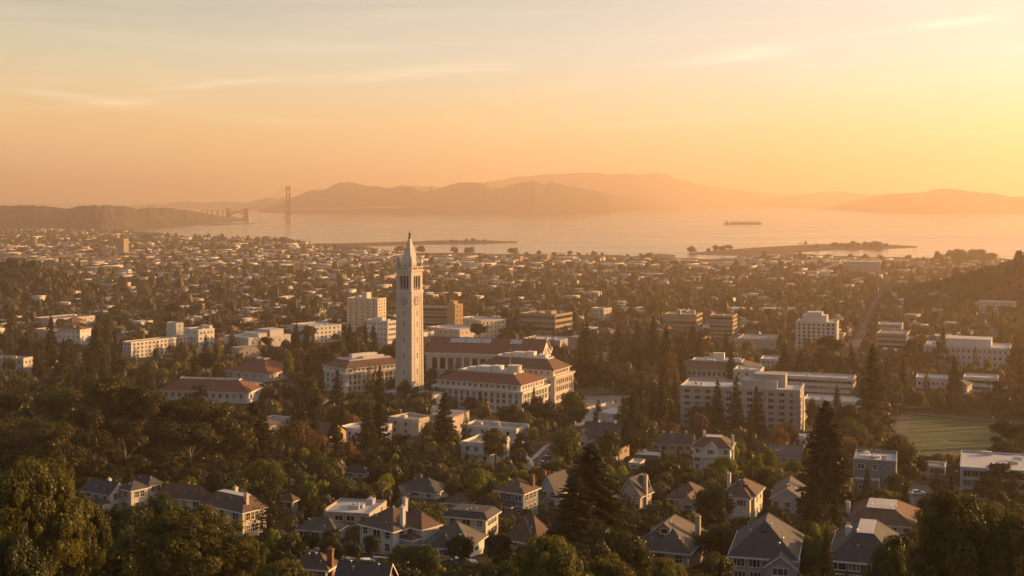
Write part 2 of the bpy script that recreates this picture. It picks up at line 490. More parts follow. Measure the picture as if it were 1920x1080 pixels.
SHORE = [(-4000, 426), (-200, 427), (150, 428), (188, 437.5), (240, 437.5), (300, 441.5), (345, 446), (420, 449.5), (550, 456.5), (600, 458.5), (690, 463.5),
         (725, 470), (760, 474.5), (860, 475.5), (960, 476.8), (1050, 478.5), (1150, 479.5), (1230, 482), (1290, 485.5), (1340, 487), (1372, 485), (1395, 478.5), (1440, 475.5), (1485, 475.5), (1560, 480),
         (1650, 483), (1760, 485), (1920, 486.5), (2600, 487), (6000, 488)]
_sx = [a for a, b in SHORE]; _sy = [b for a, b in SHORE]
def shore_y(px):
    return ZC * F / (np.interp(px, _sx, _sy) - HY)

def ground_mesh():
    # columns follow lines of constant bearing, rows run from behind the eye point to the shore
    cols = np.concatenate([np.linspace(-3600, -200, 46), np.linspace(-180, 2100, 230), np.linspace(2150, 5500, 46)])
    t = np.concatenate([np.linspace(-400, 60, 24), 60 * (1.0186 ** np.arange(1, 262))])
    V = []
    nr = len(t)
    rows_out = []
    for c in cols:
        ys = float(shore_y(c))
        yy = np.where(t < ys, t, ys)
        xx = np.where(t > 150, (c - CX) / F * yy, (c - CX) / F * 150 * (1 + np.maximum(0, 150 - t) / 600))
        zz = G(xx, yy)
        u = np.sin(xx * .021 + 1.3) * np.sin(yy * .017) * 0.5
        zz = zz - np.where(t >= ys, 3.5, 0)
        rows_out.append(np.stack([xx, yy, zz], 1))
    A = np.stack(rows_out, 0)                # cols x rows x 3
    nc = len(cols)
    idx = np.arange(nc * nr).reshape(nc, nr)
    Q = np.stack([idx[:-1, :-1], idx[1:, :-1], idx[1:, 1:], idx[:-1, 1:]], -1).reshape(-1, 4)
    P = A.reshape(-1, 3)
    d = np.abs(P[Q[:, 0]] - P[Q[:, 2]])[:, :2].sum(1)
    keep = (np.abs(P[Q[:, 1]] - P[Q[:, 2]]).sum(1) > 1e-3) | (np.abs(P[Q[:, 0]] - P[Q[:, 3]]).sum(1) > 1e-3)
    return P, Q[keep]

def ground_material():
    m, t, b = new_mat('ground_cover')
    tc = N(t, 'ShaderNodeTexCoord')
    n1 = N(t, 'ShaderNodeTexNoise', Scale=0.012, Detail=8.0, Roughness=0.65)
    n2 = N(t, 'ShaderNodeTexNoise', Scale=0.11, Detail=6.0, Roughness=0.7)
    n3 = N(t, 'ShaderNodeTexNoise', Scale=1.4, Detail=4.0, Roughness=0.7)
    for n in (n1, n2, n3):
        t.links.new(tc.outputs['Object'], n.inputs['Vector'])
    s = math_n(t, 'ADD', math_n(t, 'MULTIPLY', n1.outputs[0], 0.35), math_n(t, 'ADD', math_n(t, 'MULTIPLY', n2.outputs[0], 0.4), math_n(t, 'MULTIPLY', n3.outputs[0], 0.25)))
    r = ramp(t, [(0.33, (0.020, 0.019, 0.008)), (0.46, (0.042, 0.036, 0.016)), (0.55, (0.09, 0.07, 0.045)), (0.66, (0.17, 0.135, 0.10))])
    t.links.new(s, r.inputs[0]); t.links.new(r.outputs[0], b.inputs['Base Color'])
    b.inputs['Roughness'].default_value = 1.0
    b.inputs['Specular IOR Level'].default_value = 0.05
    bp = N(t, 'ShaderNodeBump', Strength=0.6, Distance=0.6)
    t.links.new(n2.outputs[0], bp.inputs['Height']); t.links.new(bp.outputs[0], b.inputs['Normal'])
    return m
_P, _Q = ground_mesh()
kind(link('ground', np_mesh('ground', _P, _Q, ground_material())), 'structure')

# the bay
def water_material():
    m, t, b = new_mat('bay_water')
    b.inputs['Base Color'].default_value = (0.045, 0.040, 0.036, 1)
    b.inputs['Roughness'].default_value = 0.16
    b.inputs['IOR'].default_value = 1.33
    b.inputs['Specular IOR Level'].default_value = 0.5
    tc = N(t, 'ShaderNodeTexCoord')
    mp = N(t, 'ShaderNodeMapping'); mp.inputs['Scale'].default_value = (0.004, 0.012, 1)
    t.links.new(tc.outputs['Object'], mp.inputs[0])
    n1 = N(t, 'ShaderNodeTexNoise', Scale=14.0, Detail=6.0, Roughness=0.6)
    n2 = N(t, 'ShaderNodeTexNoise', Scale=0.35, Detail=4.0, Roughness=0.55)
    t.links.new(mp.outputs[0], n1.inputs['Vector']); t.links.new(mp.outputs[0], n2.inputs['Vector'])
    rr = N(t, 'ShaderNodeMapRange')
    rr.inputs['From Min'].default_value = 0.35; rr.inputs['From Max'].default_value = 0.65
    rr.inputs['To Min'].default_value = 0.07; rr.inputs['To Max'].default_value = 0.20
    t.links.new(n2.outputs[0], rr.inputs['Value']); t.links.new(rr.outputs[0], b.inputs['Roughness'])
    bp = N(t, 'ShaderNodeBump', Strength=0.32, Distance=1.4)
    t.links.new(n1.outputs[0], bp.inputs['Height']); t.links.new(bp.outputs[0], b.inputs['Normal'])
    return m
_w = MB()
for i in range(27):
    for j in range(25):
        x0, x1 = -27000 + i * 2000, -25000 + i * 2000
        y0, y1 = 1800 + j * 970, 1800 + (j + 1) * 970
        _w.poly([(x0, y0, 0), (x1, y0, 0), (x1, y1, 0), (x0, y1, 0)])
kind(_w.build('water', water_material()), 'structure')

def vnoise(x, seed):
    r = np.random.default_rng(seed)
    tab = r.random(4096)
    i = np.floor(x).astype(int); f = x - i; f = f * f * (3 - 2 * f)
    return tab[i % 4096] * (1 - f) + tab[(i + 1) % 4096] * f - 0.5

def ridge(name, base, sky, seed, depth=0.16, step=3.0, rough=0.5, nrow=18, mat='hill', fold=0.22):
    """a range of hills: shoreline and skyline profiles, a real slope in front of and behind the crest"""
    px = np.arange(base[0][0], base[-1][0] + .1, step)
    pyb = np.interp(px, [a for a, b in base], [b for a, b in base])
    pyt = np.interp(px, [a for a, b in sky], [b for a, b in sky])
    pyt = pyt + rough * (vnoise(px / 9, seed) * 1.6 + vnoise(px / 3.5, seed + 1) * .9) * (pyb - pyt > 2)
    Yb = ZC * F / (pyb - HY)
    k = np.exp(-((np.arange(-12, 13)) / 6.0) ** 2); k /= k.sum()
    Ym = np.convolve(np.pad(Yb, 12, mode='edge'), k, 'valid')
    Yc = np.maximum(Ym, Yb) * (1 + depth)
    Zc = np.maximum(ZC - (pyt - HY) / F * Yc, 0.5)
    rows = []
    for s in np.linspace(0, 1, nrow):
        y = Yb + (Yc - Yb) * s
        prof = (s * s * (3 - 2 * s)) ** 0.75
        z = Zc * prof
        amp = fold * (1 - s) * (s > 0)
        z = z * (1 + amp * (vnoise(px / 17 + s * 3, seed + 2) + vnoise(px / 6 + s * 7, seed + 3)))
        if s == 0:
            z = z * 0 - 2
        rows.append(np.stack([(px - CX) / F * y, y, z], 1))
    for s in (0.15, 0.4, 0.7, 1.0):
        y = Yc * (1 + depth * 1.3 * s)
        rows.append(np.stack([(px - CX) / F * y, y, Zc * (1 - s) ** 1.3 * (1 - .25 * s) - 2 * s], 1))
    A = np.stack(rows, 1)
    nc, nr = A.shape[:2]
    idx = np.arange(nc * nr).reshape(nc, nr)
    Q = np.stack([idx[:-1, :-1], idx[1:, :-1], idx[1:, 1:], idx[:-1, 1:]], -1).reshape(-1, 4)
    me = np_mesh(name, A.reshape(-1, 3), Q, M[mat])
    me.polygons.foreach_set('use_smooth', [True] * len(Q))
    return kind(link(name, me), 'structure')

ridge('hills', [(-700, 431), (0, 432), (100, 434), (190, 436), (235, 434), (270, 431), (330, 426), (385, 421), (430, 417), (468, 414)],
      [(-700, 396), (-300, 391), (0, 386), (60, 385), (105, 388.5), (125, 391), (150, 386), (200, 385), (240, 387), (255, 392), (285, 389), (330, 391.5), (345, 393), (360, 395), (400, 402), (430, 408), (468, 413)], 3, 0.15, 1.5, 1.1, mat='headland', fold=0.12)
ridge('hills', [(484, 398.5), (540, 400), (620, 398.8), (700, 400), (780, 402), (900, 402), (1000, 403), (1100, 401.5), (1140, 400.5), (1150, 398), (1210, 394.5), (1272, 391.5)],
      [(484, 398), (497, 390), (520, 381), (540, 375), (555, 369), (582, 357), (610, 355), (627, 346), (634, 343), (650, 342), (670, 344), (695, 350), (707, 349), (725, 353), (752, 350), (770, 351), (792, 360), (803, 360), (815, 357), (830, 351),
       (852, 344), (865, 342), (885, 342), (902, 343), (922, 353), (942, 352), (972, 344), (1000, 339), (1022, 346), (1032, 341), (1060, 348), (1085, 352), (1135, 362), (1185, 371), (1235, 381), (1262, 387), (1272, 391)], 11, 0.13, 2.0, 0.35)
ridge('hills', [(230, 390.5), (560, 392), (640, 392)],
      [(230, 390), (262, 384), (290, 381), (305, 384), (320, 380), (350, 377), (380, 380), (400, 379), (417, 377), (440, 378.5), (462, 380), (485, 374), (502, 371), (515, 373), (530, 370), (560, 368), (600, 372), (640, 391)], 21, 0.12, 2.5, 0.3)
ridge('hills', [(640, 393), (900, 392.5), (1200, 391.5), (1290, 388.5), (1400, 387.2), (1520, 386.5)],
      [(640, 388), (700, 362), (752, 347), (800, 350), (840, 352), (890, 347), (910, 342), (942, 337), (965, 332), (995, 330), (1010, 328), (1050, 325.5), (1090, 324), (1125, 324), (1150, 328), (1167, 324.5), (1202, 328), (1227, 323), (1247, 326), (1270, 336),
       (1307, 345), (1340, 351), (1400, 358), (1450, 364), (1520, 385.5)], 31, 0.06, 2.5, 0.3)
ridge('hills', [(1340, 386.6), (1425, 389.5), (1500, 390), (1560, 390), (1760, 390)],
      [(1340, 385), (1380, 381), (1425, 375), (1462, 371.5), (1520, 363), (1549, 359), (1575, 359), (1610, 363), (1631, 365), (1665, 366), (1760, 389)], 41, 0.10, 2.5, 0.3)
ridge('hills', [(1532, 391.5), (1600, 396), (1690, 400), (1920, 400.5), (2700, 401)],
      [(1532, 391), (1560, 386), (1594, 378), (1630, 370), (1665, 363), (1690, 362.5), (1725, 361), (1762, 353.5), (1785, 353.5), (1810, 357), (1837, 361), (1870, 363), (1894, 369), (1920, 369), (2100, 372), (2400, 368), (2700, 399)], 51, 0.12, 2.5, 0.35)
ridge('hills', [(-900, 385.5), (800, 385.4), (1600, 385.4), (2800, 385.5)],
      [(-900, 382), (0, 381), (240, 383), (700, 381), (1300, 380), (1500, 362), (1560, 358), (1640, 366), (1800, 376), (2400, 376), (2800, 383)], 61, 0.06, 8, 0.2)

def spit(name, upper, lower, h=3.0):
    P = [W0(a, b) for a, b in upper] + [W0(a, b) for a, b in lower]
    mb = MB()
    n = len(P)
    cxm = sum(p[0] for p in P) / n; cym = sum(p[1] for p in P) / n
    ring = []
    nu, nl = len(upper), len(lower)
    k = 40
    def samp(L_, i):
        t = i / k * (len(L_) - 1); j = min(int(t), len(L_) - 2); f = t - j
        return L_[j][0] + (L_[j + 1][0] - L_[j][0]) * f, L_[j][1] + (L_[j + 1][1] - L_[j][1]) * f
    U = [W0(*samp(upper, i)) for i in range(k + 1)]
    D = [W0(*samp(lower[::-1], i)) for i in range(k + 1)]
    rows = []
    for s, z in ((0, -1.5), (0.05, h * .55), (0.25, h), (0.5, h * 1.3), (0.75, h), (0.95, h * .55), (1, -1.5)):
        rows.append([(D[i][0] + (U[i][0] - D[i][0]) * s, D[i][1] + (U[i][1] - D[i][1]) * s, z) for i in range(k + 1)])
    b = []
    for r in rows:
        b.append(len(mb.v)); mb.v += r
    for r in range(len(rows) - 1):
        for i in range(k):
            mb.f.append((b[r] + i, b[r] + i + 1, b[r + 1] + i + 1, b[r + 1] + i)); mb.m.append(0)
    return kind(mb.build(name, M['spit']), 'structure')
spit('spit', [(590, 457.5), (640, 457), (700, 455.5), (760, 453.5), (820, 451.5), (900, 450.8), (970, 454)], [(970, 455.2), (900, 458), (800, 458.8), (700, 461.5), (650, 463), (600, 460)], 3)
spit('spit', [(1292, 475.5), (1340, 470), (1400, 465.5), (1450, 462), (1520, 458.5), (1600, 456.5), (1660, 458.5), (1720, 462.3)], [(1720, 464), (1640, 468), (1560, 470), (1480, 474.5), (1440, 478), (1380, 479.5), (1300, 477.5)], 2)
spit('spit', [(382, 421.8), (410, 420), (440, 419.2), (478, 419)], [(478, 420), (440, 421.3), (410, 422.6), (382, 424.5)], 2)
spit('spit', [(1190, 481.5), (1215, 477.5), (1240, 476.5), (1266, 480)], [(1266, 482), (1240, 484), (1215, 485), (1190, 485.5)], 3)

def patch(name, corners, m, off, n=26, knd='structure'):
    """a sheet draped on the ground between four corners (given on the ground)"""
    P = [Wp(*c)[:2] for c in corners]
    mb = MB()
    for i in range(n + 1):
        for j in range(n + 1):
            s, t = i / n, j / n
            x = (P[0][0] * (1 - s) + P[1][0] * s) * (1 - t) + (P[3][0] * (1 - s) + P[2][0] * s) * t
            y = (P[0][1] * (1 - s) + P[1][1] * s) * (1 - t) + (P[3][1] * (1 - s) + P[2][1] * s) * t
            mb.v.append((x, y, g(x, y) + off))
    for i in range(n):
        for j in range(n):
            a = i * (n + 1) + j
            mb.f.append((a, a + n + 1, a + n + 2, a + 1)); mb.m.append(0)
    KEEP.append((P, 3.0))
    return kind(mb.build(name, m), knd)
KEEP = []          # polygons (world) that no scattered tree or house may stand on

def strip_pts(path, step):
    pts = [Vector(Wp(*p)[:2]) for p in path]
    o = []
    for a, b in zip(pts[:-1], pts[1:]):
        n = max(1, int((b - a).length / step))
        for i in range(n):
            o.append(a + (b - a) * (i / n))
    o.append(pts[-1])
    return o
def road(name, path, width, m, off=0.12, step=12, kerb=False):
    pts = strip_pts(path, step)
    mb, kb = MB(), MB()
    for i, p in enumerate(pts):
        d = (pts[min(i + 1, len(pts) - 1)] - pts[max(i - 1, 0)]).normalized()
        nrm = Vector((-d.y, d.x))
        for s in (-1, 1):
            q = p + nrm * (s * width / 2)
            mb.v.append((q.x, q.y, g(q.x, q.y) + off))
            for e, h in ((0, 0.004), (0, 0.13), (1.6, 0.13)):
                r = p + nrm * (s * (width / 2 + e))
                kb.v.append((r.x, r.y, g(r.x, r.y) + off + h))
        if i:
            a = 2 * i
            mb.f.append((a - 2, a - 1, a + 1, a)); mb.m.append(0)
            b = 6 * i
            for o in (0, 3):
                for e in (0, 1):
                    kb.f.append((b - 6 + o + e, b - 6 + o + e + 1, b + o + e + 1, b + o + e)); kb.m.append(0)
            c, e = pts[i - 1], p
            w = nrm * (width / 2)
            KEEP.append(([(c.x - w.x, c.y - w.y), (c.x + w.x, c.y + w.y), (e.x + w.x, e.y + w.y), (e.x - w.x, e.y - w.y)], 2.0))
    r = kind(mb.build(name, m), 'structure')
    if kerb:
        kind(kb.build('pavement', M['kerb']), 'structure')
    return r

# ------------------------------------------------------------------ trees
def leaves(C, Nn, size, rng, tilt=0.7, asp=0.6):
    n = len(C)
    Nn = Nn + rng.normal(0, tilt, (n, 3))
    Nn /= np.linalg.norm(Nn, axis=1, keepdims=True) + 1e-9
    T = np.cross(Nn, rng.normal(0, 1, (n, 3)))
    T /= np.linalg.norm(T, axis=1, keepdims=True) + 1e-9
    B = np.cross(Nn, T)
    s = np.asarray(size).reshape(-1, 1) * np.ones((n, 1))
    V = np.stack([C + T * s, C + B * s * asp, C - T * s, C - B * s * asp], 1)
    return V.reshape(-1, 3)

def sph(n, rng):
    d = rng.normal(0, 1, (n, 3))
    return d / np.linalg.norm(d, axis=1, keepdims=True)

def cloud(centres, radii, per, leaf, rng, squash=0.8, tilt=0.46, tints=None):
    """leaf clumps: shells of leaves round each centre"""
    Vs, ts = [], []
    cc0 = np.mean(centres, 0)
    for i, (c, r) in enumerate(zip(centres, radii)):
        n = max(4, int(per * (r / np.mean(radii)) ** 2))
        d = sph(n, rng)
        rad = r * (0.55 + 0.5 * rng.random((n, 1)) ** 0.6)
        bump = 1 + 0.22 * np.sin(d[:, :1] * 7 + i) * np.sin(d[:, 1:2] * 6 + 2 * i)
        p = d * rad * bump
        p[:, 2] *= squash
        dd = c - cc0; dd = dd / (np.linalg.norm(dd) + 1e-6)
        Vs.append(leaves(c + p, d + [0, 0, .25] + .35 * dd, leaf * (0.7 + 0.6 * rng.random(n)), rng, tilt))
        t0 = tints[i] if tints is not None else rng.random()
        ts.append(np.clip(0.65 * t0 + 0.35 * rng.random(n), 0, 1))
    return np.concatenate(Vs), np.concatenate(ts)

def quads(V):
    return np.arange(len(V)).reshape(-1, 4)

def trunk_mesh(path, r0, limbs, mat, name='trunk', n=7):
    mb = MB()
    k = len(path) - 1
    for i in range(k):
        mb.tube(path[i], path[i + 1], r0 * (1 - .75 * i / k), r0 * (1 - .75 * (i + 1) / k), n, cap=False)
    for (a, b, c, r) in limbs:
        mb.tube(a, b, r, r * .6, 5, cap=False)
        mb.tube(b, c, r * .6, r * .2, 5, cap=False)
    return mb.mesh(name, mat, True)

def proto_broad(seed, fol, R_=4.6, H=9.5, z0=1.7, ncl=34, per=105, leaf=0.30, rcf=(0.24, 0.40), lump=0.25, bark='bark', squash=0.8, upright=0.0, sprigs=10):
    rng = np.random.default_rng(seed)
    hz = (H - z0) / 2
    cz = z0 + hz
    C, Rr, T = [], [], []
    for _ in range(ncl):
        d = sph(1, rng)[0]
        if d[2] < -0.75:
            d[2] *= -0.5
        f = 0.50 + 0.32 * rng.random()
        az = atan2(d[1], d[0])
        lob = 1 + lump * sin(az * 2 + seed) + lump * .6 * sin(az * 3 - seed * 2.0)
        p = np.array([d[0] * R_ * f * lob, d[1] * R_ * f * lob, cz + d[2] * hz * (f + .1)])
        if upright:
            t = (p[2] - z0) / (H - z0)
            p[:2] *= (1 - upright * max(0, t - .2))
        C.append(p); Rr.append(R_ * rng.uniform(*rcf)); T.append(rng.random())
    for _ in range(sprigs):                    # shoots that break the outline
        d = sph(1, rng)[0]; d[2] = abs(d[2]) * .9 - .15
        f = rng.uniform(.86, 1.12)
        C.append(np.array([d[0] * R_ * f, d[1] * R_ * f, cz + d[2] * hz * f])); Rr.append(R_ * rng.uniform(.05, .11)); T.append(rng.uniform(.3, 1))
    V, t = cloud(np.array(C), np.array(Rr), per, leaf, rng, squash, tints=T)
    V[:, 2] = np.minimum(V[:, 2], H + .4)
    path = [(0, 0, -1.2), (rng.normal(0, .1), rng.normal(0, .1), z0 * .7), (rng.normal(0, .3), rng.normal(0, .3), z0 + hz * .6), (rng.normal(0, .4), rng.normal(0, .4), cz + hz * .3)]
    limbs = []
    for i in rng.choice(len(C), min(9, len(C)), replace=False):
        a = np.array(path[1]) * .4 + np.array(path[2]) * .6
        limbs.append((tuple(a), tuple((a + C[i]) / 2 + [0, 0, .3]), tuple(C[i]), R_ * .028))
    return (V, t, trunk_mesh(path, R_ * .062, limbs, M[bark]), R_, H, fol)

def proto_conifer(seed, fol, R_=4.6, H=24.0, whorls=54, nb=8, nl=18, leaf=0.54, droop=0.22, power=0.72, z0=0.06, jitter=0.25, bark='bark', ragged=0.3):
    rng = np.random.default_rng(seed)
    Cs, Ns, Sz, T = [], [], [], []
    limbs = []
    for k in range(whorls):
        t = (k + rng.random() * .6) / whorls
        z = H * (z0 + (0.985 - z0) * t)
        rr = R_ * (1 - t) ** power + 0.12
        if z0 > .2:
            rr *= min(1, .45 + 2.2 * t)
        for j in range(max(3, int(nb * (0.55 + 0.6 * (1 - t))))):
            az = rng.random() * 2 * pi
            ln = rr * (1 - ragged * rng.random())
            d = np.array([cos(az), sin(az), 0.0])
            n = max(3, int(nl * ln / R_ + 2))
            f = (np.arange(n) + rng.random(n)) / n
            f = f ** 0.8
            side = np.array([-sin(az), cos(az), 0.0])
            p = d * (ln * f)[:, None] + side * (rng.normal(0, jitter, n) * ln * .35 * (1.1 - f))[:, None]
            zz = z - droop * ln * f ** 1.3 + 0.10 * ln * f ** 3 + rng.normal(0, .16, n)
            p[:, 2] = zz
            Cs.append(p); Ns.append(np.tile(d * .45 + np.array([0, 0, .9]), (n, 1)))
            Sz.append(leaf * (0.65 + .6 * rng.random(n)) * (0.75 + .35 * (1 - t)))
            T.append(np.clip(rng.random() * .5 + .35 * f + .15 * rng.random(n), 0, 1))
            if rng.random() < .22:
                limbs.append(((0, 0, z), tuple(d * ln * .4 + [0, 0, z - .05 * ln]), tuple(d * ln * .85 + [0, 0, z - droop * ln * .8]), .06 + .05 * (1 - t)))
    V = leaves(np.concatenate(Cs), np.concatenate(Ns), np.concatenate(Sz), rng, 0.42, 0.55)
    path = [(0, 0, -1.5), (0, 0, H * .3), (0.05, 0, H * .65), (0, 0, H * .97)]
    return (V, np.concatenate(T), trunk_mesh(path, H * .021, limbs, M[bark]), R_, H, fol)

def proto_gum(seed, fol='gum', R_=6.5, H=27.0, ncl=84, per=105, leaf=0.40, low=0.16):
    rng = np.random.default_rng(seed)
    C, Rr, limbs, T = [], [], [], []
    lean = rng.normal(0, .6, 2)
    path = [(0, 0, -1.5), (lean[0] * .3, lean[1] * .3, H * .25), (lean[0], lean[1], H * .5), (lean[0] * 1.2, lean[1] * 1.2, H * .75)]
    for k in range(20):
        t = rng.uniform(low + .06, 0.97) ** .8
        az = rng.random() * 2 * pi
        ext = R_ * rng.uniform(.35, .95) * (1 - .45 * abs(t - .62) / .4)
        e = np.array([cos(az) * ext, sin(az) * ext, H * t])
        a = np.array([lean[0] * t * 1.2, lean[1] * t * 1.2, H * (t * .62)])
        m = a * .45 + e * .55 - [0, 0, H * .02]
        if k % 5 < 2:
            limbs.append((tuple(a), tuple(m), tuple(e - [0, 0, .6]), .14))
        tt = rng.random()
        for q in range(ncl // 20 + (rng.random() < .5)):
            o = rng.normal(0, 1, 3) * [1.35, 1.35, .8]
            C.append(e + o); Rr.append(rng.uniform(1.2, 2.3)); T.append(np.clip(tt + rng.normal(0, .15), 0, 1))
    V, t = cloud(np.array(C), np.array(Rr), per, leaf, rng, 0.9, 0.46, T)
    V[:, 2] = np.minimum(V[:, 2], H + .5)
    return (V, t, trunk_mesh(path, .42, limbs, M['pale_bark']), R_, H, fol)

def proto_pine(seed, fol='dark', R_=5.5, H=13.0):
    """spreading cypress / pine with flat dark shelves of needles"""
    rng = np.random.default_rng(seed)
    C, Rr, limbs, T = [], [], [], []
    path = [(0, 0, -1.5), (rng.normal(0, .3), 0, H * .3), (rng.normal(0, .5), rng.normal(0, .4), H * .6), (rng.normal(0, .6), rng.normal(0, .5), H * .88)]
    for k in range(26):
        t = rng.uniform(.34, 1.0)
        az = rng.random() * 2 * pi
        ext = R_ * rng.uniform(.25, .95) * (1.05 - .6 * t)* 1.3
        e = np.array([cos(az) * ext, sin(az) * ext, H * (t - .05)])
        C.append(e); Rr.append(rng.uniform(1.1, 2.0)); T.append(rng.random())
        if k % 2 == 0:
            a = np.array([0, 0, H * t * .75])
            limbs.append((tuple(a), tuple(a * .5 + e * .5), tuple(e), .13))
    V, t = cloud(np.array(C), np.array(Rr), 150, .32, rng, 0.5, 0.45, T)
    return (V, t, trunk_mesh(path, .36, limbs, M['bark']), R_, H, fol)

def proto_bush(seed, fol, R_=1.6, H=2.0):
    rng = np.random.default_rng(seed)
    C = [np.array([rng.normal(0, .5) * R_ * .8, rng.normal(0, .5) * R_ * .8, H * rng.uniform(.25, .68)]) for _ in range(9)]
    V, t = cloud(np.array(C), np.array([R_ * rng.uniform(.3, .48) for _ in C]), 60, .17, rng, 0.9)
    return (V, t, trunk_mesh([(0, 0, -.6), (0, 0, H * .3), (0.1, 0, H * .5)], .07, [((0, 0, .2), tuple(c * .5), tuple(c), .03) for c in C[:5]], M['bark'], 'stem'), R_, H, fol)

PROTO = {}
def reg(kind_, p, crown='crown'):
    V, t, tm, R_, H, fol = p
    me = np_mesh(crown, V, quads(V), FOL[fol], t)
    PROTO.setdefault(kind_, []).append((me, tm, R_, H))
for s in range(4):
    reg('olive', proto_broad(100 + s, 'olive', lump=.12 + .06 * s, H=8.6 + s * .5))
    reg('green', proto_broad(120 + s, 'green', R_=4.8, H=10 + .5 * s, lump=.18))
    reg('oak', proto_broad(140 + s, 'dark', R_=5.6, H=9.5, z0=2.2, lump=.22, ncl=40, rcf=(.2, .36), squash=.7))
for s in range(3):
    reg('gold', proto_broad(160 + s, 'gold', R_=3.8, H=9.5, z0=1.0, ncl=40, rcf=(.20, .34), leaf=.26, squash=1.25, upright=.45))
    reg('russet', proto_broad(180 + s, 'russet', R_=4.5, H=9, ncl=30, per=52, rcf=(.2, .34), leaf=.24, lump=.3))
    reg('conifer', proto_conifer(200 + s, 'conifer'))
    reg('fir', proto_conifer(210 + s, 'conifer', R_=3.4, H=20, whorls=42, power=.7, leaf=.42, ragged=.2))
    reg('cypress', proto_conifer(220 + s, 'dark', R_=2.6, H=15, whorls=44, nb=9, power=.5, droop=-.5, leaf=.34, ragged=.15))
    reg('pine', proto_pine(230 + s))
    reg('bush', proto_bush(240 + s, ('olive', 'green', 'dark')[s]), 'foliage')
for s in range(4):
    reg('gum', proto_gum(250 + s, R_=6.5 + s * .4))
reg('redwood', proto_conifer(260, 'conifer', R_=6.2, H=34, whorls=84, nb=11, nl=34, leaf=.60, droop=.30, power=.62, ragged=.55))
reg('redwood', proto_conifer(261, 'conifer', R_=6.0, H=34, whorls=78, nb=11, nl=34, leaf=.60, droop=.16, power=.55, ragged=.6))
reg('cedar', proto_conifer(265, 'conifer', R_=5.5, H=17, whorls=17, nb=8, nl=34, leaf=.36, droop=.05, power=.62, ragged=.45, jitter=.5))
for s in range(3):
    reg('near_leafy', proto_broad(300 + s, 'leafy', R_=7.6, H=14, z0=2.2, ncl=130, per=250, leaf=.19, rcf=(.09, .24), lump=.26, squash=.9, sprigs=60))
    reg('near_green', proto_broad(320 + s, 'green', R_=7.0, H=13.5, z0=1.2, ncl=120, per=250, leaf=.18, rcf=(.09, .24), lump=.28, squash=.95, sprigs=60))

LOOK = {  # kind -> (object name, category, adjective phrases)
 'olive': ('broadleaf_tree', 'tree', 'rounded olive-green broadleaf tree'), 'green': ('broadleaf_tree', 'tree', 'bushy green broadleaf tree'),
 'oak': ('oak_tree', 'oak tree', 'spreading dark green oak'), 'gold': ('broadleaf_tree', 'tree', 'upright yellow-green broadleaf tree'),
 'russet': ('broadleaf_tree', 'tree', 'thin russet-brown broadleaf tree'), 'conifer': ('conifer_tree', 'conifer', 'tall dark pointed conifer'),
 'fir': ('conifer_tree', 'conifer', 'slim dark conifer'), 'cypress': ('cypress_tree', 'cypress', 'narrow dark cypress'), 'pine': ('pine_tree', 'pine', 'dark flat-topped pine'),
 'bush': ('bush', 'bush', 'low rounded garden bush'), 'gum': ('eucalyptus_tree', 'eucalyptus', 'tall eucalyptus with pale trunk and clumped crown'),
 'redwood': ('redwood_tree', 'redwood', 'very tall dark redwood'), 'cedar': ('cedar_tree', 'cedar', 'dark cedar with layered branches'),
 'near_leafy': ('broadleaf_tree', 'tree', 'big sunlit leafy tree'), 'near_green': ('broadleaf_tree', 'tree', 'big dark green leafy tree'),
}
def plant(kd, x, y, h, w, label, group=None, z=None, var=None, rz=None):
    ps = PROTO[kd]
    cme, tme, R_, H = ps[rnd.randrange(len(ps)) if var is None else var % len(ps)]
    nm, cat, _ = LOOK[kd]
    t = thing(nm, label, cat, (x, y, g(x, y) if z is None else z), rnd.random() * 6.28 if rz is None else rz, group)
    sx = w / 2 / (R_ * (0.95 if kd in ('conifer', 'fir', 'redwood', 'cedar', 'cypress') else 1.08))
    t.scale = (sx, sx, h / H)
    link(tme.name.split('.')[0], tme, t)
    link(cme.name.split('.')[0], cme, t)
    return t

# low-detail crowns for the wooded city plain (one mesh, far more trees than could be counted)
def lod(kd, seed, n):
    rng = np.random.default_rng(seed)
    if kd in ('conifer', 'fir', 'redwood', 'cypress', 'cedar'):
        t = rng.random(n) ** 0.8
        az = rng.random(n) * 2 * pi
        rr = (1 - t) ** .8 * (.55 + .45 * rng.random(n)) + .02
        C = np.stack([np.cos(az) * rr, np.sin(az) * rr, .06 + .92 * t], 1)
        Nn = np.stack([np.cos(az) * .6, np.sin(az) * .6, np.full(n, .7)], 1)
        sz = np.stack([.28 * (1.15 - t)] * 1, 1)[:, 0] * (36 / n) ** .35
        V = leaves(C, Nn, sz, rng, .35, .6)
    else:
        k = max(5, n // 9)
        d = sph(k, rng); d[:, 2] = np.abs(d[:, 2]) * 1.2 - .35
        C = []; Nn = []
        for i in range(k):
            m = n // k
            e = sph(m, rng)
            C.append(np.stack([d[i, 0] * .62 + e[:, 0] * .36, d[i, 1] * .62 + e[:, 1] * .36, .56 + d[i, 2] * .3 + e[:, 2] * .2], 1)); Nn.append(e)
        C = np.concatenate(C); Nn = np.concatenate(Nn)
        Nn = Nn * .8 + C * [1, 1, .4] * .8 + [0, 0, .2]
        V = leaves(C, Nn, .30 * (60 / n) ** .4 * (.7 + .6 * rng.random(len(C))), rng, .28, .75)
        V[:, 2] = np.clip(V[:, 2], .03, 1.05)
    return V, rng.random(len(V) // 4)

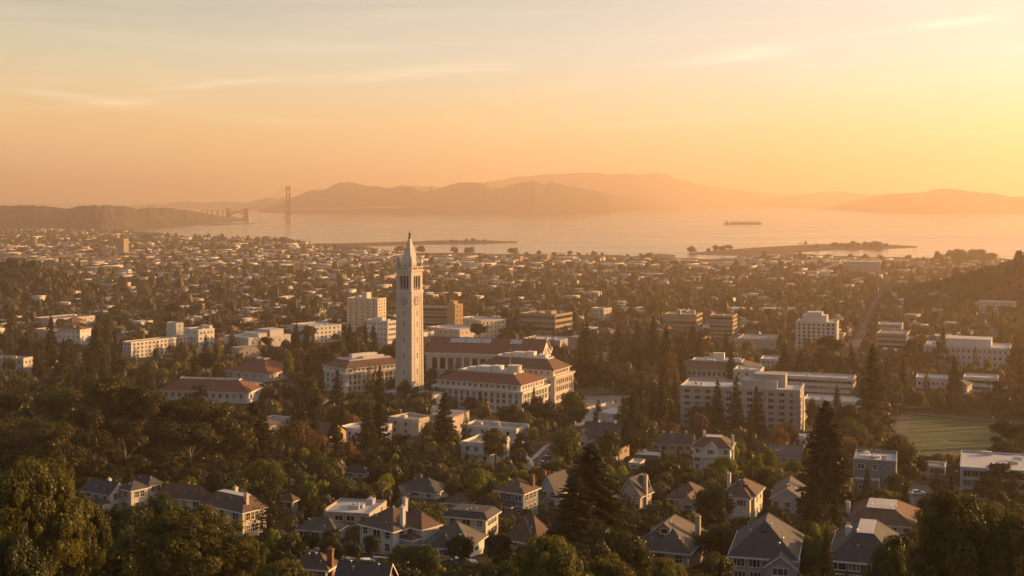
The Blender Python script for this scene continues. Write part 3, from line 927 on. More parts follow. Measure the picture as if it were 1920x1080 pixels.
LODFOL = ['hazed_olive', 'hazed_green', 'hazed_dark', 'hazed_conifer', 'hazed_olive', 'gold', 'russet']
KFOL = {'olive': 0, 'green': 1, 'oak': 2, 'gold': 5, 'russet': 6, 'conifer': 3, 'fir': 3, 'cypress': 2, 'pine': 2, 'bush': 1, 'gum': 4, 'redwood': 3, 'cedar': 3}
def mass(name, items, nmid, nlow, ysplit):
    """items: (kind, x, y, h, w) -> one mesh"""
    Vs, Ts, Ms = [], [], []
    cache = {}
    rng = np.random.default_rng(5)
    for (kd, x, y, h, w) in items:
        key = (('c' if kd in ('conifer', 'fir', 'redwood', 'cypress', 'cedar') else 'b'), rng.integers(0, 6), y < ysplit)
        if key not in cache:
            cache[key] = lod('conifer' if key[0] == 'c' else 'olive', 900 + int(key[1]) * 7 + (3 if key[2] else 0), nmid if key[2] else nlow)
        V, t = cache[key]
        a = rng.random() * 6.28
        c, s = cos(a), sin(a)
        sxy = w / 2
        P = np.stack([(V[:, 0] * c - V[:, 1] * s) * sxy + x, (V[:, 0] * s + V[:, 1] * c) * sxy + y, V[:, 2] * h + g(x, y)], 1)
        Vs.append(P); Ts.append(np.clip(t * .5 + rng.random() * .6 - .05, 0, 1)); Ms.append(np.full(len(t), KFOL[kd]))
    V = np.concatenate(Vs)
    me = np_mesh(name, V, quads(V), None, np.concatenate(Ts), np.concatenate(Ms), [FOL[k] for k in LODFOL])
    return kind(link(name, me), 'stuff')

# ------------------------------------------------------------------ buildings
BL = []       # what has been built: footprint, distance, where it shows, how to call it

class B:
    """a rectangular site on the ground: near corner, visible left/right ends (photo columns), yaw, eave height in photo rows"""
    def __init__(s, name, label, cat, site, short=None, group=None, Lm=None, Wm=None, cov=0.16, rmax=0):
        pl, pn, py, pr, phi, hpx = site
        s.phi = R(phi)
        X, Y, Z = Wp(pn, py)
        c, sn = cos(s.phi), sin(s.phi)
        u, v = (c, -sn), (sn, c)
        k = lambda p: (p - CX) / F
        if phi >= 0:
            s.L = Lm or (X - k(pl) * Y) / (u[0] - k(pl) * u[1])
            s.W = Wm or (X - k(pr) * Y) / (k(pr) * v[1] - v[0])
            cx = X - u[0] * s.L / 2 + v[0] * s.W / 2; cy = Y - u[1] * s.L / 2 + v[1] * s.W / 2
        else:
            s.L = Lm or (k(pr) * Y - X) / (u[0] - k(pr) * u[1])
            s.W = Wm or (k(pl) * Y - X) / (v[0] - k(pl) * v[1])
            cx = X + u[0] * s.L / 2 + v[0] * s.W / 2; cy = Y + u[1] * s.L / 2 + v[1] * s.W / 2
        s.H = hpx * Y / F
        s.z = Z; s.Y = Y
        s.root = thing(name, label, cat, (cx, cy, Z), -s.phi, group)
        s.wall = MB()
        s.parts = {}
        hl, hw = s.L / 2, s.W / 2
        poly = [(cx + u[0] * a * hl + v[0] * b * hw, cy + u[1] * a * hl + v[1] * b * hw) for a, b in ((-1, -1), (1, -1), (1, 1), (-1, 1))]
        low = min(g(*p) for p in poly)
        s.sink = -(Z - low) - 1.5
        s.poly = poly
        BL.append(dict(poly=poly, Y=Y, rect=(min(pl, pn), py - hpx - 6, max(pr or pn, pn), py - hpx * .12), short=short or label, cov=0.0, max=cov, c=(cx, cy), z=Z, top=s.H))
    def x(s, f): return -s.L / 2 + s.L * f
    def y(s, f): return -s.W / 2 + s.W * f

_wc = {}
def win_mesh(w, h, frame, style):
    key = (round(w, 2), round(h, 2), frame, style)
    if key in _wc:
        return _wc[key]
    fr = MB()
    f = 0.10 if style != 'plain' else 0.05
    d = 0.09
    fr.box(-w / 2 - f, -w / 2, -d, .03, -h / 2 - f, h / 2 + f).box(w / 2, w / 2 + f, -d, .03, -h / 2 - f, h / 2 + f)
    fr.box(-w / 2, w / 2, -d, .03, h / 2, h / 2 + f).box(-w / 2 - f * .6, w / 2 + f * .6, -d - .07, .03, -h / 2 - f * 1.3, -h / 2)
    if style == 'sash':
        fr.box(-w / 2, w / 2, -.055, .03, -.03, .03).box(-.025, .025, -.05, .03, -h / 2, -.03).box(-.025, .025, -.05, .03, .03, h / 2)
    if style == 'triple':
        for xx in (-w / 6 * 1.2, w / 6 * 1.2):
            fr.box(xx - .05, xx + .05, -.06, .03, -h / 2, h / 2)
    if style == 'pair':
        fr.box(-.06, .06, -.06, .03, -h / 2, h / 2)
    pn = MB().box(-w / 2, w / 2, -.025, .02, -h / 2, h / 2)
    _wc[key] = (fr.mesh('window', M[frame]), pn.mesh('pane', M['glass']))
    return _wc[key]
_ws = {}
def win_simple(w, h, frame):
    key = (round(w, 2), round(h, 2), frame)
    if key not in _ws:
        b = MB()
        f = .12
        b.box(-w / 2 - f, -w / 2, -.10, .03, -h / 2 - f, h / 2 + f).box(w / 2, w / 2 + f, -.10, .03, -h / 2 - f, h / 2 + f)
        b.box(-w / 2, w / 2, -.10, .03, h / 2, h / 2 + f).box(-w / 2, w / 2, -.16, .03, -h / 2 - f, -h / 2)
        b.box(-w / 2, w / 2, -.03, .02, -h / 2, h / 2, 1)
        if w > 1.3:
            b.box(-.05, .05, -.07, -.03, -h / 2, h / 2)
        _ws[key] = b.mesh('window', [M[frame], M['glass']])
    return _ws[key]

FACE = {'F': 0.0, 'R': pi / 2, 'L': -pi / 2, 'B': pi}
def place(b, face, a, off=0.0):
    """point on a face: a in metres from its middle (to the right as seen from outside)"""
    if face == 'F': return (a, -b.W / 2 - off)
    if face == 'R': return (b.L / 2 + off, a)
    if face == 'L': return (-b.L / 2 - off, -a)
    return (-a, b.W / 2 + off)
def windows(b, face, cols, zs, w, h, frame='trim', style=None, margin=0.9, off=0.0, span=None, skip=0.0):
    ln = b.L if face in 'FB' else b.W
    if ln < w + .5 or cols < 1:
        return
    lo, hi = span or (-ln / 2 + margin, ln / 2 - margin)
    for z in zs:
        for i in range(cols):
            if skip and rnd.random() < skip:
                continue
            a = lo + (hi - lo) * (i + .5) / cols
            x, y = place(b, face, a, off)
            if style:
                fm, pm = win_mesh(w, h, frame, style)
                o = link('window', fm, b.root, (x, y, z), FACE[face])
                link('pane', pm, o)
            else:
                link('window', win_simple(w, h, frame), b.root, (x, y, z), FACE[face])
def ribbon(b, face, z, h, lo, hi, off=0.0, frame='concrete_pale', n=12):
    """a strip of glazing between mullions"""
    w = hi - lo
    mb = MB()
    mb.box(-w / 2, w / 2, -.03, .02, -h / 2, h / 2, 1)
    mb.box(-w / 2 - .1, w / 2 + .1, -.14, .03, -h / 2 - .14, -h / 2).box(-w / 2 - .1, w / 2 + .1, -.14, .03, h / 2, h / 2 + .12)
    for i in range(n + 1):
        xx = -w / 2 + w * i / n
        mb.box(xx - .06, xx + .06, -.10, -.03, -h / 2, h / 2)
    x, y = place(b, face, (lo + hi) / 2, off)
    mb.build('window_band', [M[frame], M['glass']], b.root, (x, y, z), FACE[face])

def hip(x0, x1, y0, y1, z, rh, o=0.5, deck=0.0, t=0.22):
    mb, fa = MB(), MB()
    X0, X1, Y0, Y1 = x0 - o, x1 + o, y0 - o, y1 + o
    d = min(X1 - X0, Y1 - Y0) / 2 * (1 - deck) - (0.04 if not deck else 0)
    a = [(X0, Y0, z), (X1, Y0, z), (X1, Y1, z), (X0, Y1, z)]
    c = [(X0 + d, Y0 + d, z + rh), (X1 - d, Y0 + d, z + rh), (X1 - d, Y1 - d, z + rh), (X0 + d, Y1 - d, z + rh)]
    for i in range(4):
        j = (i + 1) % 4
        mb.poly([a[i], a[j], c[j], c[i]])
    mb.poly(c)
    mb.poly([(X0 + .02, Y0 + .02, z - t + .01), (X0 + .02, Y1 - .02, z - t + .01), (X1 - .02, Y1 - .02, z - t + .01), (X1 - .02, Y0 + .02, z - t + .01)])
    e = .06
    fa.box(X0 - e, X1 + e, Y0 - e, Y0 + .02, z - t, z + .03).box(X0 - e, X1 + e, Y1 - .02, Y1 + e, z - t, z + .03)
    fa.box(X0 - e, X0 + .02, Y0 + .02, Y1 - .02, z - t, z + .03).box(X1 - .02, X1 + e, Y0 + .02, Y1 - .02, z - t, z + .03)
    # ridge caps along the hips
    for i in range(4):
        mb.tube(a[i], c[i], .09, .09, 5)
    mb.tube(c[0], c[1], .09, .09, 5); mb.tube(c[3], c[2], .09, .09, 5)
    def rz(x, y):
        q = min(x - X0, X1 - x, y - Y0, Y1 - y)
        return z + rh * min(1, q / d)
    return mb, fa, rz, (X0 + d, X1 - d, Y0 + d, Y1 - d)
def gable(x0, x1, y0, y1, z, rh, o=0.5, axis='x', wall=None, t=0.22):
    mb, fa = MB(), MB()
    if axis == 'x':
        yc = (y0 + y1) / 2; hw = (y1 - y0) / 2; s = rh / hw
        X0, X1 = x0 - o * .8, x1 + o * .8
        for sg in (-1, 1):
            ye, ze = yc + sg * (hw + o), z - o * s
            mb.poly([(X0, ye, ze), (X1, ye, ze), (X1, yc, z + rh), (X0, yc, z + rh)])
            mb.poly([(X0, ye, ze - t), (X1, ye, ze - t), (X1, yc, z + rh - t), (X0, yc, z + rh - t)])
            fa.poly([(X0, ye, ze - t), (X1, ye, ze - t), (X1, ye, ze + .02), (X0, ye, ze + .02)])
            for XX in (X0, X1):
                e = .05 * (1 if XX == X1 else -1)
                fa.poly([(XX + e, ye, ze - t), (XX + e, yc, z + rh - t), (XX + e, yc, z + rh + .03), (XX + e, ye, ze + .03)])
        mb.tube((X0, yc, z + rh), (X1, yc, z + rh), .1, .1, 5)
        if wall:
            for XX in (x0, x1):
                wall.poly([(XX, y0, z), (XX, y1, z), (XX, yc, z + rh - .1)])
        rz = lambda x, y: z + rh * (1 - abs(y - yc) / hw)
    else:
        xc = (x0 + x1) / 2; hw = (x1 - x0) / 2; s = rh / hw
        Y0, Y1 = y0 - o * .8, y1 + o * .8
        for sg in (-1, 1):
            xe, ze = xc + sg * (hw + o), z - o * s
            mb.poly([(xe, Y0, ze), (xe, Y1, ze), (xc, Y1, z + rh), (xc, Y0, z + rh)])
            mb.poly([(xe, Y0, ze - t), (xe, Y1, ze - t), (xc, Y1, z + rh - t), (xc, Y0, z + rh - t)])
            fa.poly([(xe, Y0, ze - t), (xe, Y1, ze - t), (xe, Y1, ze + .02), (xe, Y0, ze + .02)])
            for YY in (Y0, Y1):
                e = .05 * (1 if YY == Y1 else -1)
                fa.poly([(xe, YY + e, ze - t), (xc, YY + e, z + rh - t), (xc, YY + e, z + rh + .03), (xe, YY + e, ze + .03)])
        mb.tube((xc, Y0, z + rh), (xc, Y1, z + rh), .1, .1, 5)
        if wall:
            for YY in (y0, y1):
                wall.poly([(x0, YY, z), (x1, YY, z), (xc, YY, z + rh - .1)])
        rz = lambda x, y: z + rh * (1 - abs(x - xc) / hw)
    return mb, fa, rz, None

def flat(b, x0, x1, y0, y1, z, roofm, para=0.55, wallm='white', pt=0.28, units=0, name='roof'):
    r = MB().box(x0 + pt, x1 - pt, y0 + pt, y1 - pt, z - .25, z + .02)
    ro = r.build(name, M[roofm], b.root)
    p = MB()
    p.box(x0 - .04, x1 + .04, y0 - .04, y0 + pt, z - .1, z + para).box(x0 - .04, x1 + .04, y1 - pt, y1 + .04, z - .1, z + para)
    p.box(x0 - .04, x0 + pt, y0 + pt, y1 - pt, z - .1, z + para).box(x1 - pt, x1 + .04, y0 + pt, y1 - pt, z - .1, z + para)
    p.build('parapet', M[wallm], ro)
    for i in range(units):
        w, d, h = rnd.uniform(.8, 2.6), rnd.uniform(.8, 2.4), rnd.uniform(.5, 1.5)
        ax = rnd.uniform(x0 + 1.2, max(x0 + 1.3, x1 - 1.2 - w)); ay = rnd.uniform(y0 + 1.0, max(y0 + 1.1, y1 - 1 - d))
        u = MB().box(0, w, 0, d, 0, h * .85).box(-.06, w + .06, -.06, d + .06, h * .85, h)
        if rnd.random() < .6:
            u.tube((w / 2, d / 2, h), (w / 2, d / 2, h + .5), .2, .2, 8)
        u.build('roof_unit', M[rnd.choice(['metal', 'trim', 'concrete_pale'])], ro, (ax, ay, z + .02))
    return ro

def chimney(b, ro, x, y, z0, z1, m='brick', w=0.8, d=0.7):
    c = MB().box(-w / 2, w / 2, -d / 2, d / 2, z0, z1 - .25).box(-w / 2 - .08, w / 2 + .08, -d / 2 - .08, d / 2 + .08, z1 - .25, z1)
    c.tube((-w * .2, 0, z1), (-w * .2, 0, z1 + .35), .13, .11, 8).tube((w * .22, 0, z1), (w * .22, 0, z1 + .3), .13, .11, 8)
    c.build('chimney', M[m], ro, (x, y, 0))

def house(label, short, site, wall='white', roofm='brown_shingle', roof='hip', rh=3.5, st=2, nf=3, nr=2, extra=(), chim=(), axis='x', deck=0.0, deckm='flat_pale',
          o=0.55, ww=1.15, wh=1.35, trim='trim', Wm=None, Lm=None, sky=0, vents=3, style='sash', cov=.24, units=2, door=True, name='house', group='houses on the hillside', para=.5):
    b = B(name, label, 'house', site, short, group, Lm, Wm, cov)
    H = b.H
    vols = [(0, 1, 0, 1, 1.0, roof, rh, axis, roofm)] + [tuple(e) for e in extra]
    for vi, (a0, a1, c0, c1, hf, rt, r_, ax_, rm) in enumerate(vols):
        x0, x1, y0, y1 = b.x(a0), b.x(a1), b.y(c0), b.y(c1)
        z = H * hf
        e = .012 * vi
        b.wall.box(x0 + e, x1 - e, y0 + e, y1 - e, b.sink, z - e)
        if rt == 'flat':
            flat(b, x0, x1, y0, y1, z, rm, para, wall, units=units if vi == 0 else 0)
            continue
        if rt == 'hip':
            rb, fa, rz, dk = hip(x0, x1, y0, y1, z, r_, o if vi == 0 else o * .8, deck if vi == 0 else 0)
        else:
            rb, fa, rz, dk = gable(x0, x1, y0, y1, z, r_, o if vi == 0 else o * .8, ax_, b.wall)
        ro = rb.build('roof', M[rm], b.root)
        fa.build('fascia', M[trim], ro)
        if vi == 0:
            if deck and dk:
                p, q, r2, s2 = dk
                MB().box(p + .1, q - .1, r2 + .1, s2 - .1, z + rh - .3, z + rh + .12).build('roof_deck', M[deckm], ro)
            for (fx, fy, ex, cm) in chim:
                xx, yy = b.x(fx), b.y(fy)
                inside = 0 <= fx <= 1 and 0 <= fy <= 1
                chimney(b, ro, xx, yy, (rz(xx, yy) - .6) if inside else b.sink, z + rh + ex, cm)
            for i in range(vents):
                xx, yy = b.x(rnd.uniform(.2, .85)), b.y(rnd.uniform(.08, .45))
                v = MB().tube((0, 0, -.3), (0, 0, .35), .09, .09, 8).tube((0, 0, .35), (0, 0, .42), .2, .16, 8)
                v.build('vent', M['metal'], ro, (xx, yy, rz(xx, yy)))
            for i in range(sky):
                xx, yy = b.x(.25 + .5 * (i + .5) / sky), b.y(.24)
                e1, e2 = rz(xx, yy - .5), rz(xx, yy + .5)
                k = MB()
                k.poly([(-.45, -.5, e1 + .16), (.45, -.5, e1 + .16), (.45, .5, e2 + .16), (-.45, .5, e2 + .16)])
                k.box(-.5, .5, -.55, -.5, e1 - .2, e1 + .18).box(-.5, -.45, -.5, .5, e1 - .2, e1 + .16).box(.45, .5, -.5, .5, e1 - .2, e1 + .16)
                k.build('skylight', M['glass_plain'], ro, (xx, yy, 0))
        b.rz = rz if vi == 0 else getattr(b, 'rz', None)
    b.wall.build('wall', M[wall], b.root)
    for sx in (-1, 1):                        # rain pipes at the front corners
        MB().tube((sx * (b.L / 2 - .12), -b.W / 2 - .07, b.sink * .5), (sx * (b.L / 2 - .12), -b.W / 2 - .07, H - .15), .055, .055, 6).build('rain_pipe', M[trim], b.root)
    if roof == 'hip' and not deck and b.L > 8.5 and len(extra) == 0 and rh > 1.5:      # a small dormer on the plain front slopes
        dx, w_, h_ = b.x(rnd.choice([.35, .5, .62])), 1.9, 1.15
        yy = -b.W / 2 + b.W * .16
        z0 = b.rz(dx, yy)
        if z0 > H:
            d = MB().box(dx - w_ / 2, dx + w_ / 2, yy, yy + 2.6, z0 - .5, z0 + h_)
            d.poly([(dx - w_ / 2, yy, z0 + h_), (dx + w_ / 2, yy, z0 + h_), (dx, yy, z0 + h_ + .7)])
            do_ = d.build('dormer', M[wall], b.root)
            gable(dx - w_ / 2, dx + w_ / 2, yy, yy + 3.0, z0 + h_ + .02, .7, .25, 'y', None, .12)[0].build('dormer_roof', M[roofm], do_)
            link('dormer_window', win_simple(1.1, .75, trim), do_, (dx, yy, z0 + h_ * .5))
    fh = H / st
    zs = [fh * (i + .56) for i in range(st)]
    h_ = min(wh, fh * .6)
    blocked = [(b.x(v[0]), b.x(v[1]), v[4]) for v in vols[1:] if v[2] < 0]
    for z in zs:
        if nf:
            for i in range(nf):
                a = -b.L / 2 + b.L * (i + .5) / nf + rnd.uniform(-.15, .15)
                if any(p - .6 < a < q + .6 and z < hf * H + .8 for p, q, hf in blocked):
                    continue
                w_ = ww * rnd.choice([1, 1, 1.5])
                windows(b, 'F', 1, [z], w_, h_, trim, 'pair' if w_ > ww * 1.2 else style, 0, span=(a - .01, a + .01))
        if nr:
            windows(b, 'R' if site[4] >= 0 else 'L', nr, [z], ww, h_, trim, style)
    for v in vols[1:]:
        if v[2] < 0 and v[4] > .3:
            x0, x1, y0 = b.x(v[0]), b.x(v[1]), b.y(v[2])
            fm, pm = win_mesh(min(2.2, (x1 - x0) * .5), min(1.3, fh * .5), trim, 'triple')
            ow = link('window', fm, b.root, ((x0 + x1) / 2, y0, H * v[4] - fh * .44), 0)
            link('pane', pm, ow)
    if door:
        fx = b.L * rnd.uniform(-.3, .3)
        if not any(p - 1 < fx < q + 1 for p, q, hf in blocked) and fh > 2:
            d = MB().box(-.5, .5, -.08, .02, 0, 2.05).box(-.62, -.5, -.12, .02, 0, 2.2).box(.5, .62, -.12, .02, 0, 2.2).box(-.5, .5, -.12, .02, 2.05, 2.2)
            do = d.build('door', M['brown_siding'], b.root, (fx, -b.W / 2, 0.1))
            MB().tube((.38, -.08, 1.0), (.38, -.16, 1.0), .04, .04, 6).build('handle', M['metal'], do)
    return b

def slab(label, short, site, wall='concrete_pale', roofm='flat_grey', st=4, nf=8, nr=4, ww=1.3, wh=1.6, frame='trim', para=.9, pent=(), units=3, Wm=None, Lm=None, cov=.2, band=None, cat='building',
         name='building', group='city and campus buildings', bands=None, balcony=False, cornice=True):
    b = B(name, label, cat, site, short, group, Lm, Wm, cov)
    H = b.H
    x0, x1, y0, y1 = -b.L / 2, b.L / 2, -b.W / 2, b.W / 2
    b.wall.box(x0, x1, y0, y1, b.sink, H)
    fh = H / st
    b.wall.build('wall', M[wall], b.root)
    ro = flat(b, x0, x1, y0, y1, H, roofm, para, wall, .35, units)
    if cornice:
        c = MB()
        e = .3
        c.box(x0 - e, x1 + e, y0 - e, y0 - .045, H - .5, H - .12).box(x1 + .045, x1 + e, y0 - .045, y1 + e, H - .5, H - .12).box(x0 - e, x0 - .045, y0 - .045, y1 + e, H - .5, H - .12)
        c.build('cornice', M[wall], b.root)
    for (a0, a1, c0, c1, h) in pent:
        p = MB().box(b.x(a0), b.x(a1), b.y(c0), b.y(c1), H, H + h).box(b.x(a0) - .2, b.x(a1) + .2, b.y(c0) - .2, b.y(c1) + .2, H + h, H + h + .3)
        p.build('penthouse', M[wall], b.root)
    side = 'R' if site[4] >= 0 else 'L'
    zs = [fh * (i + .52) for i in range(st)]
    if band:
        for z in zs:
            ribbon(b, 'F', z, fh * band, x0 + .8, x1 - .8, 0, wall, max(4, int(b.L / 3)))
            if b.W > 6:
                ribbon(b, side, z, fh * band, y0 + .8, y1 - .8, 0, wall, max(3, int(b.W / 3)))
    else:
        while st * (nf + nr) > 99:
            nf -= 1 if nf > nr else 0
            nr -= 1 if nr >= nf else 0
        windows(b, 'F', nf, zs, ww, min(wh, fh * .62), frame)
        windows(b, side, nr, zs, ww, min(wh, fh * .62), frame)
    if balcony:
        for i in range(1, st):
            for j in range(balcony):
                a = x0 + b.L * (j + .5) / balcony
                w = b.L / balcony * .62
                k = MB().box(a - w / 2, a + w / 2, y0 - 1.2, y0, fh * i - .12, fh * i + .05).box(a - w / 2, a + w / 2, y0 - 1.2, y0 - 1.1, fh * i + .05, fh * i + 1.0)
                k.box(a - w / 2, a - w / 2 + .08, y0 - 1.1, y0, fh * i + .05, fh * i + 1.0).box(a + w / 2 - .08, a + w / 2, y0 - 1.1, y0, fh * i + .05, fh * i + 1.0)
                k.build('balcony', M[wall], b.root)
    return b

def hall(label, short, site, st=3, nf=12, nr=6, roofm='terracotta', wall='limestone', attic=3.4, rh=4.5, deck=.42, units=True, rows=None, cov=.18, Wm=None, Lm=None, attic_in=1.6, colon=0):
    """classical campus hall: main storeys, cornice, set-back attic, hipped tile roof with a flat deck and plant on it"""
    b = B('campus_hall', label, 'building', site, short, 'campus halls', Lm, Wm, cov)
    H = b.H
    x0, x1, y0, y1 = -b.L / 2, b.L / 2, -b.W / 2, b.W / 2
    b.wall.box(x0, x1, y0, y1, b.sink, H)
    i_ = attic_in
    if attic:
        b.wall.box(x0 + i_, x1 - i_, y0 + i_, y1 - i_, H + .02, H + attic)
    b.wall.build('wall', M[wall], b.root)
    c = MB()
    for (e, za, zb) in ((.9, H - .25, H + .35), (.5, H - .9, H - .25), (.25, H * .36, H * .36 + .5)):
        c.box(x0 - e, x1 + e, y0 - e, y0 - .003, za, zb).box(x0 - e, x1 + e, y1 + .003, y1 + e, za, zb).box(x0 - e, x0 - .003, y0 - .003, y1 + .003, za, zb).box(x1 + .003, x1 + e, y0 - .003, y1 + .003, za, zb)
    c.build('cornice', M[wall], b.root)
    zt = H + attic
    rb, fa, rz, dk = hip(x0 + i_, x1 - i_, y0 + i_, y1 - i_, zt, rh, 1.0, deck, .3) if attic else hip(x0, x1, y0, y1, zt + .36, rh, 1.0, deck, .3)
    ro = rb.build('roof', M[roofm], b.root)
    fa.build('fascia', M[wall], ro)
    p, q, r2, s2 = dk
    zd = zt + rh + (0 if attic else .36)
    if deck:
        d = MB().box(p + .2, q - .2, r2 + .2, s2 - .2, zd - .4, zd + .1)
        d.box(p, q, r2, r2 + .2, zd - .1, zd + .8).box(p, q, s2 - .2, s2, zd - .1, zd + .8).box(p, p + .2, r2 + .2, s2 - .2, zd - .1, zd + .8).box(q - .2, q, r2 + .2, s2 - .2, zd - .1, zd + .8)
        d.build('roof_deck', M['flat_pale'], ro)
        if units:
            w, h = q - p, s2 - r2
            for (ax, bx, ay, by, hh) in ((.30, .55, .2, .8, 2.6), (.58, .72, .15, .6, 3.4), (.12, .26, .3, .8, 1.6), (.78, .92, .35, .85, 1.8)):
                MB().box(p + w * ax, p + w * bx, r2 + h * ay, r2 + h * by, zd + .1, zd + hh).box(p + w * ax - .15, p + w * bx + .15, r2 + h * ay - .15, r2 + h * by + .15, zd + hh, zd + hh + .2).build('roof_unit', M['trim'], ro)
    side = 'R' if site[4] >= 0 else 'L'
    for face, n in (('F', nf), (side, nr)):
        if not n:
            continue
        ln = b.L if face == 'F' else b.W
        if rows is None:
            zz = [H * .2, H * .52, H * .78][:st]
        else:
            zz = [H * r for r in rows]
        windows(b, face, n, zz, 1.5, min(2.3, H / st * .6), 'limestone', None, 1.5)
        if attic:
            windows(b, face, n, [H + attic * .52], 1.35, attic * .5, 'trim', None, 1.5 + i_, off=-i_)
        # pilasters between the windows
        z0, z1 = H * .36 + .5, H - .9
        pm = MB().box(-.28, .28, -.22, -.004, z0, z1).box(-.38, .38, -.30, -.222, z1 - .45, z1).mesh('pilaster', M[wall])
        for i in range(n + 1):
            a = -ln / 2 + 1.5 + (ln - 3) * i / n
            X, Y = place(b, face, a)
            link('pilaster', pm, b.root, (X, Y, 0), FACE[face])
    b.zd = zd; b.dk = dk; b.ro = ro
    return b

# ------------------------------------------------------------------ the bell tower
def bell_tower():
    phi = R(32.6)
    X, Y, Z = Wp(768, 746)
    t = thing('bell_tower', 'tall pale granite bell tower with clock faces, open belfry and pointed spire', 'tower', (X, Y, Z), -phi)
    k = Y / F
    s = 10.3 / 2
    zb = 59.5                                   # belfry floor
    BL.append(dict(poly=[(X - 8, Y - 8), (X + 8, Y - 8), (X + 8, Y + 8), (X - 8, Y + 8)], Y=Y, rect=(742, 432, 794, 722), short='the bell tower', cov=0, max=.02, c=(X, Y), z=Z, top=94))
    sh = MB()
    a, c = s + .45, s
    for i in range(4):                          # slightly battered shaft
        p = [(-1, -1), (1, -1), (1, 1), (-1, 1)][i]; q = [(1, -1), (1, 1), (-1, 1), (-1, -1)][i]
        sh.poly([(p[0] * a, p[1] * a, -3), (q[0] * a, q[1] * a, -3), (q[0] * c, q[1] * c, zb), (p[0] * c, p[1] * c, zb)])
    sh.poly([(-c, -c, zb), (c, -c, zb), (c, c, zb), (-c, c, zb)])
    for f in range(4):                          # corner strips and two ribs on each face leave sunk panels
        ang = f * pi / 2
        ca, sa = cos(ang), sin(ang)
        def rb(x0, x1, d0, d1, z0, z1):
            P = []
            for zz, bat in ((z0, 0.45 * (1 - z0 / zb)), (z1, 0.45 * (1 - z1 / zb))):
                for (xx, dd) in ((x0, d0), (x1, d0), (x1, d1), (x0, d1)):
                    xx2 = xx * (1 + bat / s)
                    yy = -(s + bat + dd)
                    P.append((xx2 * ca - yy * sa, xx2 * sa + yy * ca, zz))
            for q in ((0, 1, 5, 4), (1, 2, 6, 5), (2, 3, 7, 6), (3, 0, 4, 7), (4, 5, 6, 7)):
                sh.poly([P[i] for i in q])
        for (x0, x1) in ((-s - .05, -s + 1.35), (s - 1.35, s + .05), (-2.35, -2.0), (2.0, 2.35)):
            rb(x0, x1, 0.20 if abs(x0 + x1) > 6 else .09, -.05, -2.0, zb - 1.2)
        rb(-s - .1, s + .1, .24, -.05, zb - 1.2, zb - .05)
        rb(-s - .25, s + .25, .6, -.05, 1.0, 3.0)
    sh.build('shaft', M['granite'], t)
    # courses of stone
    cr = MB()
    for z in np.arange(4, zb - 2, 2.1):
        e = s + .45 * (1 - z / zb) + .31
        cr.box(-e, e, -e, -e + .05, z, z + .07).box(e - .05, e, -e + .05, e - .05, z, z + .07)
        cr.box(-e, e, e - .05, e, z, z + .07).box(-e, -e + .05, -e + .05, e - .05, z, z + .07)
    cr.build('stone_courses', M['granite_dark'], t)
    for f in range(4):
        ang = f * pi / 2
        ca, sa = cos(ang), sin(ang)
        rot = lambda x, y: (x * ca - y * sa, x * sa + y * ca)
        for z in (7, 15, 24, 33, 41.5, 47.5):
            e = s + .45 * (1 - z / zb)
            MB().box(-.20, .20, -.08, .25, -1.3, 1.3).box(-.34, .34, -.12, .2, 1.3, 1.5).build('slit_window', M['bell_dark'], t, (*rot(0, -e), z), ang)
        # clock: ring, twelve marks, hands
        zc = 54.8
        ck = MB()
        for h in range(12):
            th = h * pi / 6
            r0, r1 = 1.45, 2.4
            w = .20 if h % 3 else .30
            dx, dz = sin(th), cos(th)
            ck.poly([(dx * r0 + dz * w, -.02, dz * r0 - dx * w), (dx * r1 + dz * w, -.02, dz * r1 - dx * w), (dx * r1 - dz * w, -.02, dz * r1 + dx * w), (dx * r0 - dz * w, -.02, dz * r0 + dx * w)])
        disc = MB()
        pts = [(cos(q * pi / 16) * 2.55, 0, sin(q * pi / 16) * 2.55) for q in range(32)]
        disc.poly([(p[0], -.05, p[2]) for p in pts])
        for q in range(32):
            p, r = pts[q], pts[(q + 1) % 32]
            disc.poly([(p[0], -.05, p[2]), (r[0], -.05, r[2]), (r[0], .3, r[2]), (p[0], .3, p[2])])
        e = s + .45 * (1 - zc / zb) + .33
        co = disc.build('clock', M['granite'], t, (*rot(0, -e), zc), ang)
        ck.build('numerals', M['bronze'], co, (0, -.06, 0))
        hd = MB()
        for th, ln, w in ((R(-28), 2.2, .3), (R(150), .9, .5), (R(-28), .4, .7), (R(158), 1.5, .4)):
            dx, dz = sin(th), cos(th)
            hd.poly([(dz * w, -.10, -dx * w), (dx * ln, -.10, dz * ln), (-dz * w, -.10, dx * w), (-dx * .4, -.10, -dz * .4)])
        hd.build('clock_hands', M['bronze'], co, (0, 0, 0))
    # cornice below the belfry
    z = zb
    MB().box(-s - .55, s + .55, -s - .55, s + .55, z, z + .8).box(-s - .25, s + .25, -s - .25, s + .25, z + .8, z + 1.3).build('lower_cornice', M['granite'], t)
    z0, z1 = zb + 1.3, zb + 10.2
    be = MB()
    pw = 2.0
    for sx in (-1, 1):
        for sy in (-1, 1):
            cx_, cy_ = sx * (s - pw / 2), sy * (s - pw / 2)
            be.box(cx_ - pw / 2, cx_ + pw / 2, cy_ - pw / 2, cy_ + pw / 2, z0, z1)
    be.box(-s, s, -s, s, z1, z1 + 1.4)
    be.build('belfry', M['granite'], t)
    MB().box(-s + 1.9, s - 1.9, -s + 1.9, s - 1.9, z0, z1).build('bell_chamber', M['bell_dark'], t)
